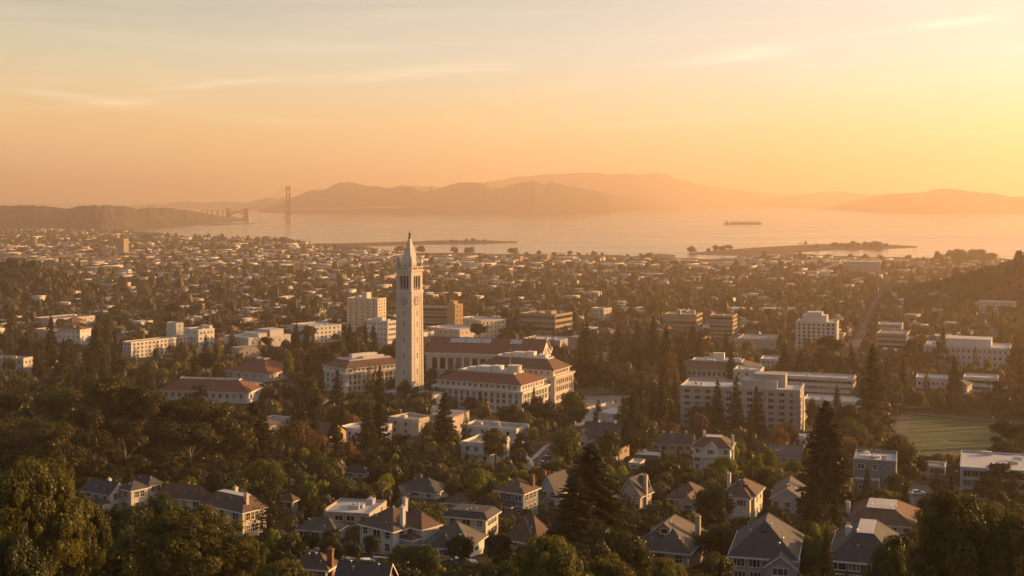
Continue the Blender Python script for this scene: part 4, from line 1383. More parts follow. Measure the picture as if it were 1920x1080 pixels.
    for f in range(4):
        ang = f * pi / 2
        ca, sa = cos(ang), sin(ang)
        rot = lambda x, y: (x * ca - y * sa, x * sa + y * ca)
        half = s - pw
        for j in (-1, 1):
            cc = MB().lathe([(.42, z0), (.42, z0 + .5), (.30, z0 + .6), (.26, z1 - 2.4), (.40, z1 - 2.1), (.40, z1 - 1.75)], 10)
            x_, y_ = rot(j * half / 3, -s + .55)
            cc.build('column', M['granite'], t, (x_, y_, 0))
        # three arches
        ar = MB()
        for j in (-1, 0, 1):
            cx_ = j * half * 2 / 3
            r_ = half / 3 - .16
            zz = z1 - 1.7
            n = 8
            for q in range(n):
                t0, t1 = pi * q / n, pi * (q + 1) / n
                xa, za = cx_ + r_ * cos(t0), zz + r_ * sin(t0)
                xb, zc_ = cx_ + r_ * cos(t1), zz + r_ * sin(t1)
                for yy in (-s + .05, -s + .9):
                    ar.poly([(xa, yy, za), (xb, yy, zc_), (xb, yy, z1), (xa, yy, z1)])
                ar.poly([(xa, -s + .05, za), (xb, -s + .05, zc_), (xb, -s + .9, zc_), (xa, -s + .9, za)])
            for sx in (-1, 1):
                xa = cx_ + sx * r_; xb = cx_ + sx * half / 3
                for yy in (-s + .05, -s + .9):
                    ar.poly([(xa, yy, zz), (xb, yy, zz), (xb, yy, z1), (xa, yy, z1)])
        ar.build('arcade', M['granite'], t, (0, 0, 0), ang)
        bl = MB()
        for q in range(9):
            xx = -half + 2 * half * (q + .5) / 9
            bl.box(xx - .08, xx + .08, -s + .4, -s + .56, z0, z0 + .9)
        bl.box(-half, half, -s + .36, -s + .62, z0 + .9, z0 + 1.1)
        bl.build('balustrade', M['granite'], t, (0, 0, 0), ang)
    z2 = z1 + 1.4
    MB().box(-s - .7, s + .7, -s - .7, s + .7, z2, z2 + .7).box(-s - .4, s + .4, -s - .4, s + .4, z2 + .7, z2 + 1.0).build('upper_cornice', M['granite'], t)
    z3 = z2 + 1.0
    pa = MB()
    for f in range(4):
        ang = f * pi / 2
        ca, sa = cos(ang), sin(ang)
        for q in range(11):
            xx = -s + 2 * s * (q + .5) / 11
            w = .35 if q in (0, 5, 10) else .13
            x_, y_ = xx * ca + s * .97 * sa, xx * sa - s * .97 * ca
            pa.box(x_ - w, x_ + w, y_ - w, y_ + w, z3, z3 + 1.5)
    for (a0, a1, b0, b1) in ((-s, s, -s, -s + .4), (-s, s, s - .4, s), (-s, -s + .4, -s + .4, s - .4), (s - .4, s, -s + .4, s - .4)):
        pa.box(a0, a1, b0, b1, z3 + 1.5, z3 + 1.9)
    pa.build('parapet', M['granite'], t)
    for sx in (-1, 1):
        for sy in (-1, 1):
            ob = MB().box(-.75, .75, -.75, .75, z3 + 1.9, z3 + 2.9).lathe([(.72, z3 + 2.9), (.42, z3 + 6.6), (.01, z3 + 7.2)], 4, ph=pi / 4).lathe([(.01, z3 + 7.0), (.3, z3 + 7.3), (.01, z3 + 7.7)], 8)
            ob.build('obelisk', M['granite_dark'], t, (sx * (s - .75), sy * (s - .75), 0))
    z4 = z3
    MB().box(-3.45, 3.45, -3.45, 3.45, z4, z4 + 3.6).box(-3.7, 3.7, -3.7, 3.7, z4 + 3.6, z4 + 4.1).build('spire_base', M['granite'], t)
    for f in range(4):
        ang = f * pi / 2
        MB().lathe([(.01, 0), (.42, 0)], 12).build('oculus', M['bell_dark'], t, (3.47 * sin(ang), -3.47 * cos(ang), z4 + 2.2), 0).rotation_euler = (pi / 2, 0, ang)
    za = z4 + 4.1
    ztop = 89.6
    MB().lathe([(3.45 * 1.414, za), (.55 * 1.414, ztop), (0.01, ztop + .2)], 4, ph=pi / 4).build('spire', M['concrete_pale'], t)
    MB().lathe([(.75, ztop - .2), (.75, ztop + .4), (.5, ztop + .6), (.5, ztop + 1.9), (.8, ztop + 2.0), (.55, ztop + 2.5), (.18, ztop + 3.2), (.1, ztop + 4.6), (.01, ztop + 5.2)], 10).build('lantern', M['bronze'], t)
    return t
bell_tower()

# ------------------------------------------------------------------ the campus halls
FRONT = hall('white hall with red tile roof, the nearest hall right beside the bell tower', 'the white red-roofed hall', (812, 979, 777, 1028, 27, 41), 3, 14, 8, attic=3.3, rh=3.9, deck=.40, wall='white', cov=.22)
MB().tube((0, 0, 0), (0, 0, 10.5), .16, .09, 8).box(.1, .1, 0, 0, 10, 10).build('flagpole', M['metal'], FRONT.root, (FRONT.L * .22, 0, FRONT.zd + 2.5))
_pen = MB().prism([(cos(q * pi / 8 + .2) * 3.6, sin(q * pi / 8 + .2) * 3.6) for q in range(16)], 0, 3.6).prism([(cos(q * pi / 8 + .2) * 3.9, sin(q * pi / 8 + .2) * 3.9) for q in range(16)], 3.6, 3.9)
_pen.build('penthouse', M['cream'], FRONT.root, (FRONT.L * .27, 0, FRONT.zd + .1))
hall('tall cream hall with lit tile roof and narrow windows, behind the nearest white hall', 'the tall cream hall', (893, 1040, 757, 1075, 27, 50), 3, 12, 8, attic=3.3, rh=4.8, deck=.36, wall='cream', cov=.1, roofm='terracotta_brown')
hall('long hall with weathered tile roof and grey flat deck, left of the bell tower', 'the hall left of the bell tower', (600, 648, 738, 765, 50, 37), 3, 5, 13, attic=2.6, rh=3.4, deck=.5, wall='white', cov=.25, roofm='terracotta_brown')
hall('low white hall with broad red hip roof and long white roof deck, among eucalyptus', 'the low red-roofed hall', (300, 463, 757, 489, 11, 20), 1, 12, 2, attic=0, rh=5.0, deck=.18, units=False, wall='white', rows=(.62,), cov=.10)
hall('red-roofed white hall with a projecting curved bay and small white roof box', 'the red-roofed hall with a bay', (424, 500, 716, 561, 30, 14), 1, 5, 4, attic=0, rh=6.5, deck=.16, units=False, wall='white', rows=(.5,), cov=.15)

def library():
    b = B('library_hall', 'long columned library hall with red gabled roof and skylights, right of the bell tower', 'building', (799, 1014, 722, 1033, 13, 54), 'the columned library', 'campus halls', cov=.14)
    H = b.H
    x0, x1, y0, y1 = -b.L / 2, b.L / 2, -b.W / 2, b.W / 2
    b.wall.box(x0, x1, y0, y1, b.sink, H)
    rb, fa, rz, _ = gable(x0, x1, y0, y1, H + .4, 8.2, 1.0, 'x', b.wall, .4)
    b.wall.build('wall', M['limestone'], b.root)
    ro = rb.build('roof', M['terracotta'], b.root); fa.build('fascia', M['limestone'], ro)
    for (fx0, fx1) in ((.17, .30), (.31, .44), (.45, .53), (.70, .80)):
        k = MB()
        xa, xb = b.x(fx0), b.x(fx1)
        ya, yb = -b.W * .17, -b.W * .03
        k.poly([(xa, ya, rz(0, ya) + .12), (xb, ya, rz(0, ya) + .12), (xb, yb, rz(0, yb) + .12), (xa, yb, rz(0, yb) + .12)], 0)
        n = 9
        for i in range(n + 1):
            xx = xa + (xb - xa) * i / n
            k.poly([(xx - .12, ya, rz(0, ya) + .2), (xx + .12, ya, rz(0, ya) + .2), (xx + .12, yb, rz(0, yb) + .2), (xx - .12, yb, rz(0, yb) + .2)], 1)
        k.build('skylight', [M['metal'], M['flat_pale']], ro)
    c = MB()
    for e, za, zb in ((.9, H - .2, H + .4), (.5, H - 1.6, H - .2), (.4, H * .40, H * .40 + .6)):
        c.box(x0 - e, x1 + e, y0 - e, y0 - .003, za, zb).box(x1 + .003, x1 + e, y0 - .003, y1 + e, za, zb).box(x0 - e, x0 - .003, y0 - .003, y1 + e, za, zb)
    for i in range(60):
        xx = x0 + b.L * (i + .5) / 60
        c.box(xx - .3, xx + .3, y0 - .8, y0 - .503, H - .55, H - .2)
    c.build('cornice', M['limestone'], b.root)
    n = 13
    for i in range(n + 1):
        xx = x0 + 3.0 + (b.L - 6.0) * i / n
        co = MB().lathe([(1.05, H * .4 + .6), (1.05, H * .4 + 1.1), (.85, H * .4 + 1.3), (.74, H - 2.4), (1.0, H - 2.0), (1.05, H - 1.6)], 12)
        co.build('column', M['limestone'], b.root, (xx, y0 - .15, 0))
    for i in range(n):
        xx = x0 + 3.0 + (b.L - 6.0) * (i + .5) / n
        link('window', win_simple(2.9, H * .38, 'bronze'), b.root, (xx, y0, H * .66))
        link('window', win_simple(2.0, 2.4, 'bronze'), b.root, (xx, y0, H * .19))
    for i in range(4):
        link('window', win_simple(1.6, H * .3, 'bronze'), b.root, (x1, y0 + b.W * (i + .5) / 4, H * .62), pi / 2)
    # pediment blocks on the gable end
    for yy in (0, y1 + .6, y0 - .6):
        MB().box(x1 - .6, x1 + .8, yy - .7, yy + .7, rz(0, max(y0, min(y1, yy))) - .6, rz(0, max(y0, min(y1, yy))) + 1.6).build('acroterion', M['limestone'], b.root)
    for yy in (-3.2, 3.2):
        MB().box(x1 + .01, x1 + .45, yy - .4, yy + .4, H + .6, H + 3.2).build('bracket', M['limestone'], b.root)
library()

def brown_hall():
    b = hall('wide pale hall with flat-topped brown tile roof and skylights, behind the concrete block', 'the brown-roofed hall', (1265, 1414, 724, 1436, 17, 27), 2, 15, 3, attic=0, rh=3.6, deck=.45, units=False, wall='limestone', roofm='terracotta_brown', rows=(.3, .72), cov=.3, Wm=34)
    p, q, r2, s2 = b.dk
    for fx, fy, w, d, h in ((.5, .8, 7, 4, 4.0), (.15, .3, 5, 3, .7), (.38, .25, 5, 3, .8), (.72, .3, 6, 4, .8), (.8, .7, 9, 3, 1.2), (.25, .75, 3, 2, 1.0)):
        MB().box(-w / 2, w / 2, -d / 2, d / 2, 0, h).box(-w / 2 - .1, w / 2 + .1, -d / 2 - .1, d / 2 + .1, h, h + .15).build('roof_unit', M['trim'], b.ro, (p + (q - p) * fx, r2 + (s2 - r2) * fy, b.zd + .1))
brown_hall()

b = slab('six-storey concrete block with ribbon windows and a grey roof penthouse, front of the campus blocks', 'the six-storey concrete block', (1275, 1500, 808, 1507, 17, 72), 'concrete', 'flat_pale', 6, 11, 2, 2.2, 1.5, 'concrete_pale', 1.0,
         ((.50, .80, .35, .8, 3.0), (.60, .86, .55, .95, 5.5)), 7, Wm=24, cov=.3)
for i in range(1, 6):
    MB().box(-b.L / 2 - .15, b.L / 2 + .15, -b.W / 2 - .35, -b.W / 2 - .003, b.H / 6 * i - .18, b.H / 6 * i + .12).build('floor_ledge', M['concrete_pale'], b.root)
for fx in (.44, .73, .90, .955):
    MB().box(b.x(fx) - .3, b.x(fx) + .3, -b.W / 2 - .6, -b.W / 2 - .003, 0, b.H).build('fin', M['concrete_pale'], b.root)
MB().box(b.L / 2 + 1.2, b.L / 2 + 1.7, -b.W / 2 - 1, -b.W / 2 + 5, b.sink, b.H - 2).build('end_wall', M['concrete_pale'], b.root)
slab('long three-storey pale slab with white roof and window strips, right of the concrete block', 'the long pale slab', (1440, 1600, 758, 1606, 20, 45), 'concrete_pale', 'flat_pale', 4, 10, 2, band=.42, Wm=16, cov=.2, units=1)
slab('low white annexe with blank wall in front of the long pale slab', 'the low white annexe', (1506, 1614, 776, 1620, 20, 19), 'concrete_pale', 'flat_pale', 1, 2, 1, Wm=18, cov=.3, units=4)
slab('pale link building with stepped flat roof between the brown-roofed hall and the concrete block', 'the link building', (1375, 1425, 745, 1440, 18, 48), 'concrete_pale', 'flat_pale', 4, 3, 2, Wm=18, cov=.4, units=3)
slab('small white flat building behind the brown-roofed hall, beside dark conifers', 'the small white building', (1425, 1456, 692, 1464, 18, 16), 'white', 'flat_pale', 2, 3, 2, Wm=20, cov=.4, units=1)

# ------------------------------------------------------------------ the pale flat-roofed buildings on the slope
b = slab('white flat-roofed block with grey roof, right-hand of the pale slope buildings', 'the white flat-roofed block', (866, 968, 834, 992, 24, 26), 'white', 'flat_grey', 2, 4, 4, 1.3, 1.5, para=.8, units=3, cov=.25)
slab('lower white wing with a front balcony, stepping down from the white flat-roofed block', 'the white wing with balcony', (864, 922, 871, 955, 24, 34), 'white', 'flat_grey', 2, 3, 3, 1.2, 1.5, para=.9, units=2, cov=.25, balcony=1)
slab('flat-roofed building with long sunlit blank wall, between dark conifers', 'the building with a sunlit wall', (728, 774, 818, 812, 38, 27), 'cream', 'flat_grey', 2, 2, 0, para=.9, units=2, cov=.3)
slab('brown-topped low building beside the sunlit blank wall', 'the brown-topped low building', (798, 858, 806, 880, 30, 15), 'cream', 'flat_dark', 1, 3, 2, para=1.0, units=1, cov=.4)
def curved():
    b = B('curved_building', 'white building with a rounded pale roof and parapet, half hidden by a slim conifer', 'building', (634, 690, 834, 735, 30, 24), 'the rounded white building', 'city and campus buildings', cov=.3)
    n = 20
    hl, hw = b.L / 2, b.W / 2
    ring = [(-hl, -hw), (hl, -hw), (hl, hw)] + [(-hl + hl * .9 * (1 - sin(pi / 2 * q / n)) , hw * cos(pi / 2 * q / n) * 1.0) for q in range(n + 1)][::1]
    ring = [(hl, -hw), (hl, hw)] + [(hl - 2 * hl * sin(pi * .5 * q / n), hw - 2 * hw * (1 - cos(pi * .5 * q / n)) * .55) for q in range(1, n + 1)] + [(-hl, -hw)]
    MB().prism(ring, b.sink, b.H).build('wall', M['white'], b.root)
    ro = MB().prism([(x * .96, y * .96) for x, y in ring], b.H - .3, b.H + .04).build('roof', M['flat_pale'], b.root)
    p = MB()
    m = len(ring)
    for i in range(m):
        a, c = ring[i], ring[(i + 1) % m]
        p.poly([(a[0] * 1.01, a[1] * 1.01, b.H - .05), (c[0] * 1.01, c[1] * 1.01, b.H - .05), (c[0] * 1.01, c[1] * 1.01, b.H + .9), (a[0] * 1.01, a[1] * 1.01, b.H + .9)])
        p.poly([(a[0] * .97, a[1] * .97, b.H - .05), (c[0] * .97, c[1] * .97, b.H - .05), (c[0] * .97, c[1] * .97, b.H + .9), (a[0] * .97, a[1] * .97, b.H + .9)])
        p.poly([(a[0] * 1.01, a[1] * 1.01, b.H + .9), (c[0] * 1.01, c[1] * 1.01, b.H + .9), (c[0] * .97, c[1] * .97, b.H + .9), (a[0] * .97, a[1] * .97, b.H + .9)])
    p.build('parapet', M['white'], ro)
    for i in range(4):
        MB().box(0, 2.2, 0, 1.5, 0, 1.1).build('roof_unit', M['metal'], ro, (hl * (-.1 + .25 * i), -hw * .2 + i % 2 * 3, b.H + .04))
    windows(b, 'F', 4, [b.H * .3, b.H * .72], 1.3, 1.6)
curved()
slab('pale low roof glimpsed between the eucalyptus and the cedar', 'the pale low roof', (410, 446, 806, 456, 20, 14), 'white', 'flat_pale', 1, 3, 1, cov=.6, units=1)
slab('white low building with bright parapet, left of the russet trees', 'the low building with bright parapet', (497, 533, 800, 545, 20, 12), 'white', 'flat_pale', 1, 3, 1, cov=.6, units=2)
slab('white low shed right of the russet trees', 'the white shed', (598, 632, 836, 642, 20, 14), 'white', 'flat_pale', 1, 3, 1, cov=.6, units=1)

# ------------------------------------------------------------------ the larger city buildings beyond the campus
slab('tall white apartment tower with stacked balconies, left of the bell tower', 'the white apartment tower', (650, 708, 632, 724, 24, 70), 'cream', 'flat_pale', 12, 5, 3, 1.5, 1.5, pent=((.42, .60, .2, .7, 5.5),), cov=.3, balcony=5, units=1, cornice=False)
slab('white five-storey block with bare side wall touching the left edge of the bell tower', 'the white five-storey block', (686, 727, 652, 746, 38, 48), 'white', 'flat_pale', 5, 6, 5, cov=.3, units=2, pent=((.3, .6, .3, .7, 2.5),))
slab('brown banded office slab just behind the bell tower', 'the brown banded slab', (770, 842, 626, 850, 10, 48), 'tan', 'flat_grey', 7, 6, 2, band=.45, cov=.2, Wm=20, units=2)
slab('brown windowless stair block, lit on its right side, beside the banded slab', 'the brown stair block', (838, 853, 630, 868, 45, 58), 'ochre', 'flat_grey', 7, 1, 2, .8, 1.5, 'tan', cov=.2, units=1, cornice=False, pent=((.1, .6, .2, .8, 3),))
slab('cream stepped building with a blank white end wall, left of the banded brown block', 'the cream stepped building', (868, 902, 636, 948, 52, 33), 'cream', 'flat_pale', 4, 2, 6, cov=.35, units=3)
slab('small white arched-front building beside the brown stair block', 'the small white building by the brown block', (862, 884, 622, 908, 38, 24), 'white', 'flat_pale', 3, 3, 3, cov=.35, units=1, group='city and campus buildings')
slab('low pale rooftop terrace building right of the bell tower, before the brown slab', 'the low terrace building', (800, 862, 642, 905, 40, 22), 'cream', 'flat_pale', 2, 6, 5, cov=.4, units=5)
slab('brown four-storey office block with dark glass strips, beyond the columned library', 'the dark-banded office block', (974, 1041, 634, 1073, 30, 42), 'tan', 'flat_dark', 4, 6, 4, band=.5, cov=.25, units=3, pent=((.6, .75, .3, .6, 2.5), (.3, .42, .3, .6, 1.6)))
slab('broad flat grey roof beside the dark-banded office block', 'the broad grey roof', (978, 1050, 652, 1075, 25, 12), 'concrete', 'flat_pale', 1, 4, 2, cov=.5, units=2)
slab('white square block right of the dark-banded office block', 'the white square block', (1108, 1132, 602, 1147, 35, 22), 'cream', 'flat_pale', 3, 3, 3, cov=.35, units=1)
def ell(label, short, site, n2):
    return slab(label, short, site, 'white', 'flat_grey', 4, 2, 15, 1.4, 1.6, 'cream', .6, (), 1, cov=.10)
b = ell('long white four-storey hall lit on its long side, with rows of square windows', 'the long white hall', (230, 246, 672, 358, 36, 29), 0)
slab('white end wing of the long hall, lit pale gold with a taller stair', 'the white end wing', (345, 372, 662, 402, 40, 42), 'white', 'flat_grey', 4, 2, 4, cov=.3, units=1, pent=((.3, .9, .78, .98, 2.5),))
slab('square white lift tower rising behind the long white hall', 'the white lift tower', (312, 330, 650, 344, 45, 42), 'white', 'flat_pale', 5, 1, 1, 1.0, 1.2, cov=.3, units=0, group='city and campus buildings')
slab('angular pale museum with slanting sunlit roof walls', 'the pale museum', (420, 466, 664, 545, 42, 28), 'concrete_pale', 'flat_pale', 2, 4, 6, 1.2, 1.6, pent=((.15, .8, .35, .55, 2.5), (.3, .8, .62, .95, 4.5)), cov=.35, units=2)
slab('low brown-fronted annexe at the near corner of the museum', 'the brown-fronted annexe', (434, 448, 672, 500, 50, 17), 'taupe', 'flat_dark', 1, 3, 5, cov=.4, units=0)
slab('white building lit gold on its right side, behind slim dark cypresses', 'the gold-lit white building', (545, 590, 644, 640, 45, 30), 'white', 'flat_pale', 4, 6, 6, cov=.35, units=2)
house('white three-storey house with orange tile roof among dark trees', 'the orange-roofed white house', (108, 150, 648, 163, 20, 30), 'white', 'terracotta', 'hip', 2.6, 3, 5, 2, o=1.0, Wm=14, cov=.3, chim=(), vents=0, group='city and campus buildings', name='building', door=False)
slab('tall pale eight-storey block with rooftop penthouse, right of centre in the city', 'the eight-storey block', (1492, 1569, 656, 1576, 18, 49), 'concrete_pale', 'flat_pale', 7, 8, 3, 1.6, 1.7, 'tan', 1.0, ((.14, .74, .3, .9, 5.0), (.25, .62, .35, .85, 7.5)), 3, Wm=26, cov=.2)
slab('tan office block with window strips and a sunlit end wall', 'the tan office block', (1330, 1374, 640, 1381, 19, 46), 'tan', 'flat_grey', 6, 8, 2, band=.4, cov=.2, Wm=24, units=3)
slab('brown banded block with two bright roof fins', 'the brown block with fins', (1244, 1306, 620, 1315, 19, 28), 'tan', 'flat_grey', 3, 8, 2, band=.45, cov=.25, Wm=30, units=1, pent=((.35, .45, .3, .5, 3.5), (.82, .88, .3, .5, 3.5)))
slab('wide grey-roofed market hall between the tan and the eight-storey blocks', 'the wide grey-roofed hall', (1382, 1460, 655, 1472, 18, 16), 'concrete', 'flat_grey', 1, 4, 1, cov=.4, Wm=40, units=2)
slab('wide pale classical block with a set-back upper storey, toward the right edge', 'the wide classical block', (1732, 1893, 692, 1902, 23, 36), 'concrete_pale', 'flat_pale', 3, 16, 2, 1.4, 2.0, pent=((.24, .78, .3, .9, 5.0),), cov=.35, Wm=34, units=3)
slab('low white pavilion with window strip below the wide classical block', 'the low white pavilion', (1806, 1870, 736, 1876, 23, 24), 'white', 'flat_pale', 2, 6, 1, band=.4, cov=.3, Wm=16, units=1)
slab('white low wing with pergola left of the pavilion, behind a dark conifer', 'the white pergola wing', (1717, 1775, 730, 1780, 21, 18), 'white', 'flat_pale', 1, 6, 1, cov=.35, Wm=16, units=1)
slab('grey layered parking block beyond the dark conifers, right of the eight-storey block', 'the layered parking block', (1644, 1700, 656, 1712, 22, 28), 'concrete', 'flat_grey', 3, 6, 2, band=.5, cov=.3, Wm=30, units=1)
slab('pale colonnaded block in orange haze, behind the parking block', 'the pale colonnaded block', (1645, 1690, 630, 1700, 22, 20), 'concrete_pale', 'flat_pale', 3, 8, 2, cov=.35, Wm=20, units=1)
slab('pale apartment row in orange haze below the wooded hill', 'the hazy apartment row', (1836, 1905, 587, 1912, 24, 19), 'cream', 'flat_pale', 3, 9, 2, cov=.3, Wm=16, units=1)
slab('white cottage row with gabled end by the left edge', 'the white cottage row', (-20, 44, 698, 62, 18, 24), 'cream', 'flat_grey', 2, 5, 2, cov=.55, units=2)
slab('white two-storey building left of the orange-roofed house', 'the white two-storey building', (66, 90, 640, 112, 35, 20), 'cream', 'flat_pale', 2, 3, 3, cov=.6, units=1)
slab('long white terrace behind the orange-roofed house', 'the long white terrace', (64, 100, 616, 178, 35, 16), 'cream', 'flat_grey', 2, 4, 7, cov=.6, units=2)
house('small white gabled house among dark trees near the left edge', 'the small white gabled house', (88, 98, 690, 110, 35, 14), 'white', 'grey_shingle', 'gable', 2.5, 2, 1, 1, axis='x', cov=.3, vents=0, chim=(), group='city and campus buildings', door=False)
slab('slim brown tower rising from the hazy plain before the bay', 'the slim brown tower', (219, 232, 480, 236, 18, 32), 'tan', 'flat_grey', 14, 4, 2, cov=.1, units=0, Wm=20, cornice=False)
slab('long hazy warehouse near the shore with white roof, right half', 'the long white warehouse', (1580, 1650, 512, 1658, 19, 20), 'concrete', 'flat_pale', 3, 9, 2, cov=.2, Wm=60, units=0)
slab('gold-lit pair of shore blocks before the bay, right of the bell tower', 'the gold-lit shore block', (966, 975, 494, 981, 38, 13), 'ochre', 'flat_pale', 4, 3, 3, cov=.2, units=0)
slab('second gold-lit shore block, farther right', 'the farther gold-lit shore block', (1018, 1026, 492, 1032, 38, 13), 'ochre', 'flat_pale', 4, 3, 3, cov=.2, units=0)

# ------------------------------------------------------------------ the hillside houses
house('cream two-storey house with slate gable roof, nearest of the three at the left', 'the nearest slate-roofed cream house', (157, 206, 962, 237, 34, 37), 'cream', 'slate', 'gable', 2.1, 2, 3, 2, axis='x', chim=((.6, .6, .5, 'cream'),), extra=((.45, 1.0, -.4, 0, .5, 'hip', 1.0, 'x', 'slate'),))
house('cream house with lit side wall and slate roof, middle of the three at the left', 'the middle slate-roofed cream house', (226, 246, 962, 277, 38, 42), 'cream', 'slate', 'hip', 1.8, 2, 1, 2, chim=())
house('cream house with slate hip roof, farthest of the three at the left', 'the farthest slate-roofed cream house', (245, 279, 945, 304, 38, 34), 'cream', 'slate', 'hip', 2.0, 2, 2, 3, chim=())
house('low brown-roofed house with white gable wall, under the eucalyptus grove', 'the low brown-roofed house', (292, 378, 956, 400, 22, 17), 'white', 'brown_shingle', 'hip', 3.1, 1, 4, 1, extra=((.15, .4, -.35, .2, 1.0, 'gable', 1.7, 'y', 'brown_shingle'),), chim=((.55, .6, .3, 'brick'),))
house('cream house with brown hip roof, flat roof deck and gold-lit side wall', 'the cream house with a roof deck', (380, 455, 1007, 499, 38, 46), 'cream', 'brown_shingle', 'hip', 2.5, 2, 3, 4, deck=.3, chim=((.92, .3, .9, 'cream'), (.3, .9, .5, 'cream')), sky=1, extra=((-.25, .4, .4, 1.1, .8, 'hip', 2.0, 'x', 'brown_shingle'),))
house('small brown house half hidden behind the layered cedar', 'the small house behind the cedar', (522, 548, 960, 558, 22, 20), 'taupe', 'brown_shingle', 'hip', 1.5, 1, 2, 1, chim=(), vents=0)
house('wide pale flat-roofed bungalow with skylights and brick chimney', 'the flat-roofed bungalow', (602, 692, 982, 718, 12, 15), 'taupe', 'flat_pale', 'flat', 0, 1, 4, 2, Wm=13, units=5, chim=(), style='sash')
house('low house with grey-brown hip roof below the flat-roofed bungalow', 'the low grey-brown roof', (556, 628, 1012, 646, 15, 15), 'taupe', 'grey_shingle', 'hip', 2.0, 1, 3, 1, chim=())
house('large white house with brown hip roof and two white chimneys', 'the large white house', (675, 737, 1042, 800, 40, 46), 'white', 'brown_shingle', 'hip', 3.0, 2, 3, 3, chim=((.98, .30, .9, 'white'), (.5, .85, .9, 'white')),
      extra=((.55, 1.32, .52, 1.05, .97, 'hip', 2.5, 'x', 'brown_shingle'), (1.0, 1.28, .26, .52, .62, 'hip', 0.9, 'x', 'brown_shingle')), vents=4, wh=1.5)
house('pale square block with dark flat-topped roof, rising behind the peaked grey roof', 'the pale square block house', (836, 911, 1014, 934, 20, 40), 'cream', 'slate', 'hip', 1.1, 2, 3, 3, deck=.72, deckm='flat_dark', chim=())
house('white cottage with steep peaked grey roof, in front of the pale square block', 'the cottage with a peaked grey roof', (798, 880, 1045, 908, 18, 19), 'white', 'grey_shingle', 'hip', 3.4, 1, 3, 1, extra=((.2, .65, -.2, .3, .95, 'hip', 2.0, 'x', 'slate'),), chim=(), vents=2)
house('grey two-storey house with brown hip roof and front porch roof', 'the grey two-storey house', (929, 981, 969, 1009, 30, 43), 'grey_siding', 'brown_shingle', 'hip', 2.7, 2, 3, 3, extra=((.02, .72, -.3, 0, .46, 'hip', 1.0, 'x', 'slate'),), chim=((.9, .8, .6, 'brick'),))
house('low white house under a wide blue-grey hip roof, among round trees', 'the low blue-grey roofed house', (742, 816, 936, 843, 25, 11), 'white', 'slate', 'hip', 2.8, 1, 3, 3, chim=((.4, .6, .6, 'brick'),), extra=((.0, .4, -.25, .2, 1.0, 'gable', 1.4, 'y', 'slate'),))
house('small house with plain brown hip roof behind the pale square block', 'the small brown hip roof', (834, 878, 955, 892, 20, 9), 'taupe', 'brown_shingle', 'hip', 2.1, 1, 2, 1, chim=(), vents=1)
house('low house under a big brown roof sloping steeply, left of the giant redwood', 'the big brown roof left of the redwood', (950, 1008, 1034, 1040, 35, 13), 'taupe', 'brown_shingle', 'hip', 4.5, 1, 2, 1, chim=(), vents=7)
house('slate-gabled grey house with brick chimney beside the giant redwood', 'the slate-gabled house', (1013, 1042, 956, 1072, 32, 34), 'blue_siding', 'slate', 'gable', 3.8, 2, 2, 2, axis='y', chim=((-.05, .3, .4, 'brick'),), extra=((-.35, .4, -.35, .3, .5, 'gable', 1.5, 'x', 'brown_shingle'),))
house('low brown roof with brick chimney at the bottom edge, left of centre', 'the low brown roof at the bottom edge', (548, 612, 1092, 630, 15, 24), 'taupe', 'brown_shingle', 'hip', 1.8, 1, 3, 1, chim=((1.03, .3, .9, 'brick'),))
house('dark slate gable roof at the bottom edge below the large white house', 'the dark slate roof at the bottom edge', (632, 722, 1110, 738, 12, 22), 'brown_siding', 'slate', 'gable', 1.7, 1, 3, 1, axis='x', chim=())
house('old dark-roofed mansion with steep gables and pale lit gable end', 'the old dark-roofed mansion', (1084, 1148, 866, 1180, 32, 42), 'taupe', 'slate', 'gable', 4.3, 2, 3, 3, axis='x', chim=((.35, .5, .7, 'cream'), (.8, .55, .9, 'cream')), extra=((.05, .4, -.2, .5, .95, 'gable', 3.2, 'y', 'slate'),))
house('long pale house with dark slate gable roof and a row of chimneys', 'the long slate-roofed house', (1223, 1298, 854, 1304, 11, 22), 'cream', 'slate', 'gable', 2.7, 1, 5, 1, axis='x', Wm=10, chim=((.25, .5, .6, 'cream'), (.45, .5, .6, 'cream'), (.82, .55, .9, 'cream')))
house('brown-walled box with a bright white flat roof, below the long slate-roofed house', 'the bright white flat roof', (1189, 1235, 872, 1245, 17, 15), 'brown_siding', 'flat_pale', 'flat', 0, 1, 2, 1, Wm=9, units=1, chim=())
b = house('white three-storey house with brown roof, front dormer and balcony', 'the white house with a dormer', (1299, 1369, 886, 1381, 16, 44), 'white', 'brown_shingle', 'hip', 2.9, 3, 4, 2, deck=.38, Wm=12, chim=((.2, .8, 1.0, 'white'), (1.02, .4, .8, 'white')), extra=((.28, .72, -.10, .4, 1.0, 'gable', 2.1, 'y', 'brown_shingle'),))
for fx0, fx1 in ((.0, .27), (.30, .70)):
    MB().box(b.x(fx0), b.x(fx1), -b.W / 2 - 2.2, -b.W / 2 - 1.3, b.H * .62, b.H * .66).box(b.x(fx0), b.x(fx1), -b.W / 2 - 2.25, -b.W / 2 - 2.1, b.H * .66, b.H * .76).build('balcony', M['white'], b.root)
house('house with steep tan and slate cross gables right of the giant redwood', 'the cross-gabled house', (1164, 1200, 960, 1222, 32, 34), 'taupe', 'slate', 'gable', 3.6, 2, 2, 2, axis='y', chim=((1.05, .4, .6, 'cream'),), extra=((-.1, .9, .45, 1.0, 1.0, 'gable', 3.4, 'x', 'grey_shingle'), (-.3, .3, -.2, .4, .55, 'gable', 2.0, 'y', 'brown_shingle')))
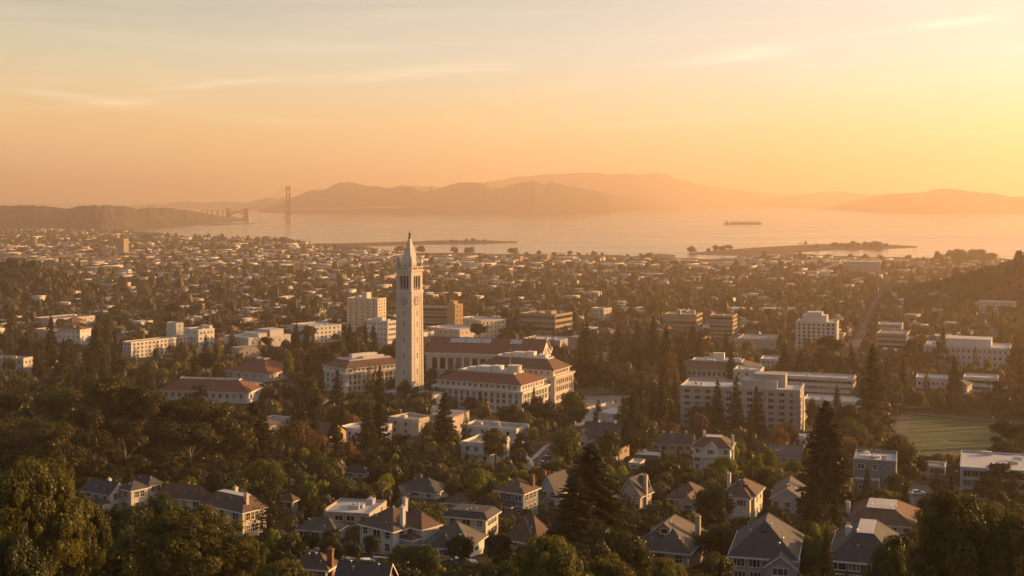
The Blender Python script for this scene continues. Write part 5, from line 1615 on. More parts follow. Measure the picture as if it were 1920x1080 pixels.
house('house under a broad brown hip roof between round trees', 'the broad brown hip roof', (1250, 1314, 956, 1334, 24, 16), 'taupe', 'brown_shingle', 'hip', 3.4, 1, 3, 1, chim=(), vents=3, extra=((.5, .95, -.3, .3, .95, 'gable', 2.2, 'y', 'brown_shingle'),))
house('tall cream house with brown hip roof, skylights and a front bay', 'the tall cream house', (1358, 1415, 974, 1430, 22, 44), 'cream', 'brown_shingle', 'hip', 2.7, 2, 2, 2, chim=((-.02, .6, .9, 'white'),), sky=2, extra=((.35, .9, -.22, .2, .96, 'hip', 2.0, 'x', 'brown_shingle'),))
house('pale blue house with grey gable roof facing front, left of the tall redwood', 'the pale blue gabled house', (1446, 1506, 964, 1517, 16, 28), 'blue_siding', 'grey_shingle', 'gable', 2.5, 1, 3, 1, axis='y', Wm=14, chim=(), sky=1)
house('large taupe house with grey hip roof and arched eyebrow dormer', 'the large grey hip roof with a dormer', (1189, 1290, 1066, 1314, 21, 28), 'taupe', 'grey_shingle', 'hip', 3.9, 1, 3, 2, Wm=14, chim=((.99, .55, .5, 'taupe'),), sky=1, vents=5)
_b = BL[-1]
house('large grey-roofed house with white-trimmed windows and front gable, at the bottom edge', 'the large house with a front gable', (1372, 1490, 1100, 1502, 15.5, 50), 'taupe', 'slate', 'hip', 4.2, 2, 4, 2, Wm=14, chim=(), extra=((.56, 1.02, -.16, .25, .9, 'gable', 1.5, 'y', 'slate'),), sky=1, vents=4, ww=1.5, style='triple')
house('dark-clad house with pale flat roof and tall vents, beside the tall redwood', 'the dark-clad house', (1600, 1680, 926, 1686, 18, 56), 'grey_siding', 'flat_pale', 'flat', 0, 3, 3, 1, Wm=15, units=6, chim=(), extra=((-.1, .62, -.45, 0, .48, 'flat', 0, 'x', 'flat_pale'),), para=.8)
house('cream single-storey house with terracotta-brown hip roof around a white deck', 'the house with a white roof deck', (1587, 1711, 1014, 1726, 20, 26), 'cream', 'terracotta_brown', 'hip', 2.3, 1, 5, 2, Wm=16, deck=.42, deckm='flat_pale', chim=((-.01, .3, .6, 'white'),), vents=3)
house('dark house with slate hip roof and a bright skylight box, at the bottom edge', 'the slate roof with a skylight box', (1557, 1682, 1106, 1702, 19, 46), 'brown_siding', 'slate', 'hip', 3.2, 2, 4, 2, Wm=15, deck=.25, deckm='flat_pale', chim=((.22, .45, .0, 'white'),), vents=2, ww=1.5, style='triple')
slab('modern grey apartment block with pale flat roof and glazed balconies, at the right edge', 'the modern apartment block', (1800, 1946, 942, 1950, 20, 54), 'blue_siding', 'flat_pale', 3, 9, 3, 2.0, 1.9, 'tan', .5, (), 3, Wm=24, cov=.3, cornice=False)
house('small brown roof edged in white, above the cars on the slope', 'the small white-edged roof', (1488, 1526, 836, 1532, 16, 10), 'white', 'brown_shingle', 'flat', 0, 1, 3, 1, Wm=12, units=1, chim=(), cov=.3)
house('low dark slate roofs with a pale chimney, left of the tall redwood top', 'the low dark slate roofs', (1440, 1500, 872, 1510, 18, 14), 'taupe', 'slate', 'gable', 2.4, 1, 3, 1, axis='x', chim=((.5, .5, .5, 'cream'),), extra=((-.2, .3, .2, .9, .9, 'hip', 1.8, 'x', 'brown_shingle'),), cov=.3)
house('low white garden building with flat roof beside the playing field', 'the low white garden building', (1724, 1772, 892, 1778, 21, 14), 'white', 'flat_grey', 'flat', 0, 1, 3, 1, Wm=8, units=0, chim=(), cov=.3)
house('low slate roof with a small white gable, behind golden trees', 'the low slate roof behind golden trees', (646, 685, 897, 693, 22, 9), 'white', 'slate', 'hip', 2.2, 1, 2, 1, chim=(), cov=.3, vents=1)
house('small pale garage roof below the mansion', 'the pale garage roof', (1178, 1200, 880, 1206, 20, 9), 'white', 'flat_pale', 'flat', 0, 1, 1, 1, Wm=7, units=0, chim=(), cov=.3)

# the eyebrow dormer of the taupe house
def eyebrow():
    r = [o for o in bpy.data.objects if o.get('label', '').startswith('large taupe house')][0]
    roof = [c for c in r.children if c.name.startswith('roof')][0]
    Wd = 14
    y = -Wd / 2 + 2.6
    zz = 28 * _b['Y'] / F + 1.3
    d = MB()
    n = 12
    for i in range(n):
        t0, t1 = pi * i / n, pi * (i + 1) / n
        for (ra, rb, yy) in ((1.25, 1.55, y),):
            d.poly([(cos(t0) * ra * 1.3, yy, zz + sin(t0) * ra * .8), (cos(t1) * ra * 1.3, yy, zz + sin(t1) * ra * .8), (cos(t1) * rb * 1.3, yy, zz + sin(t1) * rb * .8), (cos(t0) * rb * 1.3, yy, zz + sin(t0) * rb * .8)])
        d.poly([(cos(t0) * 2.0, y, zz + sin(t0) * 1.24), (cos(t1) * 2.0, y, zz + sin(t1) * 1.24), (cos(t1) * 2.0, y + 3.0, zz + sin(t1) * 1.24), (cos(t0) * 2.0, y + 3.0, zz + sin(t0) * 1.24)])
    o = d.build('dormer', M['taupe'], roof, (-1.0, 0, 0))
    pts = [(cos(pi * i / n) * 1.6, y + .1, zz + sin(pi * i / n) * 1.0) for i in range(n + 1)]
    MB().poly(pts).build('dormer_window', M['glass_plain'], roof, (-1.0, 0, 0))
eyebrow()

# ------------------------------------------------------------------ open ground, roads
patch('playing_field', [(1708, 778), (1925, 800), (1925, 872), (1655, 872)], M['lawn'], .10)
patch('path', [(1690, 776), (1712, 776), (1690, 830), (1655, 832)], M['dirt'], .16)
patch('bare_ground', [(1738, 852), (1795, 850), (1785, 868), (1742, 868)], M['dirt'], .16)
patch('path', [(1700, 772), (1925, 792), (1925, 797), (1700, 776)], M['dirt'], .18)
patch('car_park', [(1700, 908), (1788, 915), (1785, 972), (1712, 968)], M['asphalt'], .08)
patch('plaza', [(1096, 742), (1196, 742), (1168, 800), (1070, 800)], M['paving'], .10)
patch('lawn', [(1092, 729), (1146, 729), (1136, 741), (1090, 741)], M['lawn'], .20)
patch('glade', [(1108, 660), (1196, 660), (1188, 700), (1102, 700)], M['dry_lawn'], .12)
patch('lawn', [(1140, 662), (1192, 662), (1188, 674), (1146, 674)], M['lawn'], .24)
road('path', [(1085, 705), (1130, 712), (1190, 716)], 6, M['paving'], .2)
road('road', [(1000, 905), (1015, 870), (1045, 838), (1085, 822)], 8, M['asphalt'], .12, 8, True)
road('road', [(470, 1030), (560, 1033), (650, 1062), (750, 1064), (900, 1062), (1010, 1070)], 7, M['asphalt'], .12, 8, True)
road('road', [(1590, 690), (1610, 640), (1640, 572), (1658, 545), (1672, 520)], 9, M['asphalt'], .3, 40)
road('road', [(1880, 655), (1862, 625), (1845, 600), (1838, 585)], 8, M['asphalt'], .3, 40)
road('road', [(-60, 560), (300, 540), (600, 548)], 9, M['asphalt'], .3, 50)

# ------------------------------------------------------------------ vehicles
def car_mesh_parts():
    prof = [(-2.2, .35), (-2.2, .78), (-1.95, .92), (-1.35, .98), (1.0, .98), (2.0, .86), (2.2, .70), (2.2, .35)]
    body = MB()
    hw = .86
    n = len(prof)
    for s in (-1, 1):
        body.poly([(x, s * hw, z) for x, z in (prof if s < 0 else prof[::-1])])
    for i in range(n):
        a, c = prof[i], prof[(i + 1) % n]
        body.poly([(a[0], -hw, a[1]), (c[0], -hw, c[1]), (c[0], hw, c[1]), (a[0], hw, a[1])])
    cab = [(-1.75, .98), (-1.25, 1.44), (.25, 1.46), (1.05, .98)]
    roof = MB()
    roof.poly([(-1.25, -.66, 1.45), (.25, -.66, 1.47), (.25, .66, 1.47), (-1.25, .66, 1.45)])
    roof.box(-1.27, .27, -.68, .68, 1.40, 1.445)
    gl = MB()
    A = [(-1.75, -.80, .975), (1.05, -.80, .975), (1.05, .80, .975), (-1.75, .80, .975)]
    T = [(-1.25, -.66, 1.42), (.25, -.66, 1.42), (.25, .66, 1.42), (-1.25, .66, 1.42)]
    for i in range(4):
        j = (i + 1) % 4
        gl.poly([A[i], A[j], T[j], T[i]])
    wh = MB().tube((0, -.11, 0), (0, .11, 0), .33, .33, 14)
    rim = MB().tube((0, -.125, 0), (0, .125, 0), .19, .19, 10)
    hl = MB().box(-.04, .04, -.2, .2, -.08, .08)
    return body, roof, gl, wh, rim, hl
_car = None
def car(px, py, rz, col, label, group='parked cars'):
    global _car
    if _car is None:
        b, r, gl, wh, rim, hl = car_mesh_parts()
        _car = {}
        for nm, c in (('white', (.75, .74, .72)), ('silver', (.35, .35, .36)), ('dark', (.03, .03, .035)), ('red', (.25, .03, .02)), ('blue', (.05, .08, .14))):
            mm = surf('car_paint_' + nm, c, .3, .03, 1.0, spec=.5)
            _car[nm] = (b.mesh('body', mm), r.mesh('cabin_roof', mm))
        ty = surf('tyre_rubber', (.02, .02, .02), .9, .1, 2.0)
        _car['g'] = gl.mesh('windows', M['glass_plain']); _car['w'] = wh.mesh('tyre', ty); _car['r'] = rim.mesh('rim', M['metal']); _car['h'] = hl.mesh('headlight', M['trim'])
    x, y, z = Wp(px, py)
    t = thing('parked_car', label, 'car', (x, y, z + .14), rz, group)
    link('body', _car[col][0], t); link('cabin_roof', _car[col][1], t); link('windows', _car['g'], t)
    for sx in (-1.35, 1.35):
        for sy in (-.78, .78):
            w = link('wheel', _car['w'], t, (sx, sy, .33)); link('rim', _car['r'], w)
    for sy in (-.6, .6):
        link('headlight', _car['h'], t, (2.2, sy, .68))
    return t
car(1720, 929, .15, 'white', 'white car parked alone in the car park')
car(1757, 948, 1.2, 'silver', 'silver car at the near side of the car park')
for i, (px, py, c, lb) in enumerate([(1008, 884, 'dark', 'dark car, nearest of the row on the street behind the grey house'), (1014, 872, 'silver', 'silver car, second in the row on the street behind the grey house'), (1021, 862, 'dark', 'dark car in the middle of the row on the street behind the grey house'),
                                     (1030, 852, 'blue', 'blue car behind the dark middle car of the street row'), (1039, 844, 'silver', 'silver car at the far end of the street row')]):
    car(px + 5, py, R(58), c, lb)
car(1500, 868, .3, 'silver', 'silver car beside the low dark slate roofs')
car(1150, 756, R(60), 'dark', 'dark car on the plaza edge beside the low wall')
car(1178, 752, R(75), 'white', 'white car on the plaza under dark trees')
car(690, 1066, R(5), 'white', 'white car on the road below the large white house')
car(868, 1063, R(3), 'silver', 'silver car on the road below the white cottage')
car(526, 1035, R(10), 'red', 'red car on the road beside the cream house with a deck')
car(712, 786, R(20), 'white', 'white van-like car at the foot of the bell tower')
car(735, 775, R(15), 'white', 'second white car at the foot of the bell tower, nearer the shaft')

# ------------------------------------------------------------------ lamps, poles, small walls
def lamp(px, py, hpx, label, arm=1, m='metal'):
    x, y, z = Wp(px, py)
    h = hpx * y / F
    t = thing('street_lamp', label, 'street lamp', (x, y, z), 0, 'street lamps')
    p = MB().tube((0, 0, -.6), (0, 0, h), .13, .08, 8).lathe([(.28, 0), (.28, .5), (.14, .7)], 8)
    p.build('pole', M[m], t)
    if arm == 1:
        MB().tube((0, 0, h - .1), (1.6, 0, h + .1), .07, .06, 6).build('arm', M[m], t)
        MB().box(1.2, 2.0, -.16, .16, h + .02, h + .2).build('lamp_head', M['trim'], t)
    elif arm == 2:
        MB().box(-1.7, 1.7, -.07, .07, h - .25, h - .1).build('arm', M[m], t)
        for s in (-1, 1):
            MB().box(s * 1.4 - .4, s * 1.4 + .4, -.2, .2, h - .45, h - .25).build('lamp_head', M['trim'], t)
    else:
        MB().lathe([(.05, h), (.3, h + .15), (.34, h + .4), (.2, h + .65), (.01, h + .75)], 10).build('lamp_head', M['trim'], t)
    return t
lamp(953, 890, 60, 'tall thin street lamp at the end of the street behind the grey house')
lamp(920, 880, 24, 'short pale lamp post left of the tall thin street lamp', 0)
lamp(616, 872, 42, 'double-armed lamp post between the russet trees and the slim conifer', 2)
lamp(1683, 803, 46, 'tall floodlight pole beside the playing field path', 2)
lamp(1862, 798, 14, 'short lamp on the far side of the playing field', 0)
lamp(1771, 846, 16, 'short lamp at the near edge of the playing field', 0)
lamp(1529, 822, 26, 'lamp post between the concrete block and the tall redwood')
lamp(1130, 730, 18, 'lamp on the lawn by the plaza', 0)
lamp(1162, 728, 18, 'lamp on the plaza path under the trees')
lamp(1122, 752, 24, 'lamp with flat head at the plaza edge')
lamp(1150, 742, 24, 'pale lamp post in the middle of the plaza', 0)
lamp(1091, 668, 16, 'lamp at the far left of the glade', 2)
lamp(1218, 672, 20, 'pale post at the right of the glade', 0)
lamp(1192, 664, 16, 'pale post behind the glade trees', 0)
lamp(1783, 930, 46, 'dark lamp pole at the right side of the car park', 1, 'dark_metal')
lamp(1710, 962, 36, 'pale lamp pole at the left side of the car park', 0)
lamp(970, 660, 32, 'tall pole behind the columned library roof', 0)

def kiosk():
    x, y, z = Wp(988, 884)
    t = thing('gatehouse', 'small white gatehouse with lantern top beside the street', 'gatehouse', (x, y, z), R(-20))
    MB().box(-1.6, 1.6, -1.6, 1.6, -1, 2.6).build('wall', M['white'], t)
    MB().box(-2.0, 2.0, -2.0, 2.0, 2.6, 2.9).box(-1.2, 1.2, -1.2, 1.2, 2.9, 4.0).box(-1.5, 1.5, -1.5, 1.5, 4.0, 4.2).lathe([(1.0, 4.2), (.2, 5.2), (.05, 6.3)], 8).build('roof', M['white'], t)
    link('window', win_simple(1.1, 1.2, 'trim'), t, (0, -1.6, 1.5))
    link('window', win_simple(1.1, 1.2, 'trim'), t, (1.6, 0, 1.5), pi / 2)
kiosk()
def wall_thing(label, pts, h, m='white', th=.35):
    P = [Wp(*p) for p in pts]
    mb = MB()
    for a, c in zip(P[:-1], P[1:]):
        d = Vector((c[0] - a[0], c[1] - a[1])).normalized(); n = Vector((-d.y, d.x)) * th / 2
        k = 4
        for i in range(k):
            q = [a[j] + (c[j] - a[j]) * i / k for j in range(2)]; r = [a[j] + (c[j] - a[j]) * (i + 1) / k for j in range(2)]
            z0, z1 = g(*q), g(*r)
            A = [(q[0] - n.x, q[1] - n.y), (r[0] - n.x, r[1] - n.y), (r[0] + n.x, r[1] + n.y), (q[0] + n.x, q[1] + n.y)]
            Z = [z0, z1, z1, z0]
            b = len(mb.v)
            mb.v += [(p[0], p[1], z - .5) for p, z in zip(A, Z)] + [(p[0], p[1], z + h) for p, z in zip(A, Z)]
            for f in ((0, 1, 5, 4), (1, 2, 6, 5), (2, 3, 7, 6), (3, 0, 4, 7), (4, 5, 6, 7)):
                mb.f.append(tuple(b + e for e in f)); mb.m.append(0)
    tag(mb.build('garden_wall', M[m]), label, 'wall')
wall_thing('low pale wall along the plaza ramp', [(1076, 798), (1098, 770), (1150, 757)], 1.6, 'concrete_pale')
wall_thing('white wall at the near end of the plaza', [(1138, 786), (1164, 789)], 2.0, 'concrete_pale')
wall_thing('white curved garden wall in the car park', [(1748, 938), (1764, 945), (1776, 950)], .9, 'white')
wall_thing('pale garden wall below the white house with a dormer', [(1300, 896), (1340, 900), (1372, 899)], 1.1, 'white')
wall_thing('white garden wall below the large white house', [(700, 1056), (740, 1060), (782, 1052)], 1.2, 'white')
wall_thing('pale wall at the bottom edge beside the slate roof with a skylight box', [(1505, 1066), (1548, 1052)], 1.4, 'taupe')

# ------------------------------------------------------------------ on the bay
def suspension_bridge():
    Y1 = ZC * F / 38.0
    X1 = (540 - CX) / F * Y1
    Y2 = 12600.0
    X2 = (808 - CX) / F * Y2
    t = thing('suspension_bridge', 'hazy red suspension bridge with portal towers and an arched anchorage, across the strait', 'bridge', (X1, Y1, 0))
    A, Bv = Vector((X1, Y1, 0)), Vector((X2, Y2, 0))
    d = (Bv - A).normalized(); ang = atan2(d.y, d.x)
    n = Vector((-d.y, d.x, 0))
    view = Vector((1, 0.0, 0))
    for k, (P, H) in enumerate(((A, 225.0), (Bv, 262.0))):
        tw = MB()
        # the two legs stand side by side across the deck; shown nearly face on
        for s in (-1, 1):
            tw.box(s * 11 - 6, s * 11 + 6, -9, 9, 0, H * .36).box(s * 11 - 5, s * 11 + 5, -8, 8, H * .36, H * .66).box(s * 11 - 4.2, s * 11 + 4.2, -7, 7, H * .66, H)
        for z, h in ((H * .36, 12), (H * .55, 10), (H * .73, 10), (H * .92, 13)):
            tw.box(-11, 11, -6, 6, z - h / 2, z + h / 2)
        for z0, z1 in ((4, H * .29),):
            for s in (-1, 1):
                tw.tube((-10 * s, 0, z0), (10 * s, 0, z1), 3, 3, 4)
        for s in (-1, 1):
            tw.box(s * 11 - 5, s * 11 + 5, -8, 8, H, H + 6)
        rel = P - A
        to = tw.build('tower', M['orange_steel'], t, tuple(rel), R(12))
        MB().lathe([(32, -2), (32, 7), (24, 10)], 16).build('pier', M['concrete'], to)
    def deckpt(s, z):          # s along the line from tower one to tower two
        return A + (Bv - A) * s + Vector((0, 0, z)) - A
    la = Vector(((380 - CX) / F * 8300, 8300, 0)) - A
    dk = MB()
    pts = [la, Vector((0, 0, 0)), Bv - A]
    for a, c in zip(pts[:-1], pts[1:]):
        dd = (c - a).normalized(); nn = Vector((-dd.y, dd.x, 0)) * 13
        for z0, z1 in ((60, 67),):
            P = [a - nn, c - nn, c + nn, a + nn]
            b = len(dk.v)
            dk.v += [(p.x, p.y, z0) for p in P] + [(p.x, p.y, z1) for p in P]
            for f in ((0, 1, 5, 4), (1, 2, 6, 5), (2, 3, 7, 6), (3, 0, 4, 7), (4, 5, 6, 7), (3, 2, 1, 0)):
                dk.f.append(tuple(b + e for e in f)); dk.m.append(0)
    dk.build('deck', M['orange_steel'], t)
    an = Vector(((468 - CX) / F * 8750, 8750, 0)) - A
    for off in (-12, 12):
        c = MB(); h = MB()
        o = Vector((off, 0, 0))
        def seg(p, q, sag, nseg):
            prev = None
            for i in range(nseg + 1):
                f = i / nseg
                P = p + (q - p) * f - Vector((0, 0, sag * 4 * f * (1 - f)))
                if prev is not None:
                    c.tube(prev, P, .9, .9, 5, cap=False)
                if i % 2 == 0 and P.z > 70:
                    c.tube(P, (P.x, P.y, 66), .16, .16, 4, cap=False)
                prev = P
        seg(Vector((0, 0, 229)) + o, an + o + Vector((0, 0, 70)), 14, 16)
        seg(Vector((0, 0, 229)) + o, Bv - A + o + Vector((0, 0, 264)), 150, 40)
        co = c.build('main_cable', M['orange_steel'], t)
    # arched anchorage by the near shore
    arch = MB()
    xa, xb = (428 - CX) / F * 8600, (462 - CX) / F * 8600
    y0 = 8600
    for xx in (xa, xb):
        arch.box(xx - 14, xx + 14, y0 - 16, y0 + 16, -4, 74)
    nseg = 14
    cx_, r_ = (xa + xb) / 2, (xb - xa) / 2 - 16
    for i in range(nseg):
        t0, t1 = pi * i / nseg, pi * (i + 1) / nseg
        arch.poly([(cx_ + r_ * cos(t0), y0 - 10, 6 + 38 * sin(t0)), (cx_ + r_ * cos(t1), y0 - 10, 6 + 38 * sin(t1)), (cx_ + r_ * cos(t1), y0 - 10, 16 + 38 * sin(t1)), (cx_ + r_ * cos(t0), y0 - 10, 16 + 38 * sin(t0))])
        arch.poly([(cx_ + r_ * cos(t0), y0 - 10, 6 + 38 * sin(t0)), (cx_ + r_ * cos(t1), y0 - 10, 6 + 38 * sin(t1)), (cx_ + r_ * cos(t1), y0 + 10, 6 + 38 * sin(t1)), (cx_ + r_ * cos(t0), y0 + 10, 6 + 38 * sin(t0))])
    for i in range(9):
        xx = xa + (xb - xa) * (i + 1) / 10
        arch.box(xx - 1.5, xx + 1.5, y0 - 8, y0 + 8, 16 + 38 * sqrt(max(0, 1 - ((xx - cx_) / r_) ** 2)) if abs(xx - cx_) < r_ else 6, 62)
    ao = arch.build('anchorage', M['orange_steel'], t, (-X1, -Y1, 0))
    MB().box(xa - 25, xb + 25, y0 - 30, y0 + 30, -4, 7).build('footing', M['concrete'], ao)
    vi = MB()
    for px in (388, 398, 408, 418):
        xx = (px - CX) / F * 8450
        vi.box(xx - 3, xx + 3, 8440, 8460, -4, 62)
    vi.build('viaduct_legs', M['orange_steel'], t, (-X1, -Y1, 0))
suspension_bridge()

def ship(name, label, cat, px0, px1, py, parts, fr=.12):
    x0, y = W0(px0, py); x1, _ = W0(px1, py)
    Ln = x1 - x0
    t = thing(name, label, cat, ((x0 + x1) / 2, y, 0))
    h = MB()
    w = Ln * fr / 2
    hd = Ln * .034
    plan = [(-.5, -.5), (-.47, -1), (.40, -1), (.47, -.6), (.5, 0), (.47, .6), (.40, 1), (-.47, 1), (-.5, .5)]
    h.prism([(a * Ln, b * w) for a, b in plan], -1, hd)
    h.prism([(a * Ln * 1.0 + (Ln * .01 if a > .3 else 0), b * w) for a, b in plan if a > .2] , hd, hd * 1.35)
    h.build('hull', M['hull'], t)
    for (nm, a0, a1, b0, b1, z0, z1, m) in parts:
        MB().box(a0 * Ln, a1 * Ln, b0 * w, b1 * w, hd + z0 * Ln, hd + z1 * Ln).build(nm, M[m], t)
    return t
ship('cargo_ship', 'long low cargo ship on the bay, stern to the left', 'ship', 1357, 1428, 420.5,
     [('bridge_house', -.46, -.38, -.8, .8, 0, .045, 'ship_white'), ('funnel', -.43, -.405, -.3, .3, .045, .07, 'hull'), ('mast', -.165, -.160, -.1, .1, 0, .07, 'dark_metal'), ('cargo_deck', -.30, .42, -.85, .85, .0, .035, 'ship_white'), ('mast', .44, .445, -.1, .1, 0, .04, 'dark_metal')])
ship('barge', 'small dark ship just off the wooded spit', 'ship', 1496, 1514, 456.8, [('bridge_house', .22, .42, -.7, .7, 0, .16, 'hull'), ('funnel', .28, .34, -.3, .3, .16, .28, 'dark_metal'), ('mast', -.3, -.28, -.1, .1, 0, .14, 'dark_metal')], .25)
def sailboat(px, py, hpx, label):
    x, y = W0(px, py)
    h = hpx * y / F
    t = thing('sailing_boat', label, 'boat', (x, y, 0), .3, 'boats on the bay')
    MB().prism([(-.35 * h, -.08 * h), (.2 * h, -.09 * h), (.42 * h, 0), (.2 * h, .09 * h), (-.35 * h, .08 * h)], -.3, .1 * h).build('hull', M['hull'], t)
    MB().tube((0, 0, .05 * h), (0, 0, h), .012 * h, .008 * h, 6).build('mast', M['dark_metal'], t)
    MB().poly([(-.02 * h, .01 * h, .16 * h), (-.32 * h, .03 * h, .16 * h), (-.01 * h, .01 * h, .97 * h)]).poly([(.02 * h, 0, .95 * h), (.35 * h, 0, .14 * h), (.03 * h, -.03 * h, .14 * h)]).build('sail', M['ship_white'], t)
sailboat(1747, 409.5, 6.5, 'small boat with mast near the right-hand hills')
sailboat(1085, 411, 4, 'tiny boat below the middle headland')
sailboat(1394, 404, 4, 'tiny boat beyond the cargo ship')
sailboat(1832, 423, 3, 'tiny boat at the far right of the bay')
sailboat(1065, 410.5, 2.5, 'tiniest boat, left of the tiny boat below the headland')
def crane():
    x, y = W0(579, 459)
    t = thing('crane', 'thin harbour crane on the shore left of the bell tower', 'crane', (x, y, 1))
    MB().tube((0, 0, 0), (0, 0, 9), .9, .7, 6).build('mast', M['dark_metal'], t)
    MB().tube((4, 0, 6), (-7, 0, 20), .5, .35, 5).build('jib', M['dark_metal'], t)
    MB().box(1, 5, -1, 1, 4.5, 7).build('counterweight', M['dark_metal'], t)
crane()

# ------------------------------------------------------------------ trees one can point to
# kind, photo column of the stem, row of the top, row of the foot, crown width in photo pixels, label
def tree_px(kd, px, top, base, w, label, group=None, Y=None, var=None):
    if Y is None:
        x, y, z = Wp(px, base)
    else:
        y = Y; x = (px - CX) / F * y; z = g(x, y)
    h = (ZC - (top - HY) / F * y) - z
    plant(kd, x, y, h, w * y / F, label, group, None, var)
    TREES.append((x, y, w * y / F / 2))
TREES = []
NEAR = [
 ('near_leafy', 62, 866, 0, 215, 'big sunlit leafy tree at the bottom left corner, the largest on that side', 118),
 ('near_leafy', 150, 930, 0, 120, 'sunlit leafy tree just right of the big one in the bottom left corner', 135),
 ('near_leafy', 350, 950, 0, 250, 'wide golden-lit tree at the bottom left, below the cream house with a deck', 150),
 ('near_green', 238, 945, 0, 130, 'dark green tree below the nearest slate-roofed cream house', 178),
 ('near_green', 300, 925, 0, 110, 'bushy green tree between the slate-roofed cream house and the low brown roof', 205),
 ('near_leafy', 440, 1005, 0, 130, 'golden leafy tree at the bottom, under the cream house with a deck', 152),
 ('near_leafy', 1030, 1008, 0, 190, 'golden leafy treetop at the bottom edge, left below the giant redwood', 96),
 ('near_leafy', 1140, 1040, 0, 150, 'lower golden treetop at the bottom edge, right below the giant redwood', 100),
 ('near_green', 945, 1050, 0, 120, 'green treetop at the bottom edge, left of the golden one', 112),
 ('near_leafy', 1800, 928, 0, 260, 'big round sunlit tree at the bottom right corner', 112),
 ('near_leafy', 1905, 965, 0, 150, 'sunlit tree cut by the right edge at the bottom corner', 108),
 ('near_green', 1672, 1010, 0, 110, 'green treetop at the bottom edge, left of the big round corner tree', 128),
 ('near_leafy', 530, 1050, 0, 120, 'golden treetop at the bottom edge left of the low brown roof', 128),
 ('near_green', 770, 1026, 0, 100, 'green tree before the foot of the large white house', 200),
 ('near_green', 30, 1000, 0, 160, 'dark leafy crown filling the very bottom left', 88),
 ('near_leafy', 1250, 1050, 0, 110, 'golden treetop below the large grey hip roof with a dormer', 126),
]
for kd, px, top, _, w, lb, Yd in NEAR:
    tree_px(kd, px, top, None, w, lb, 'large trees in front of the houses', Yd)
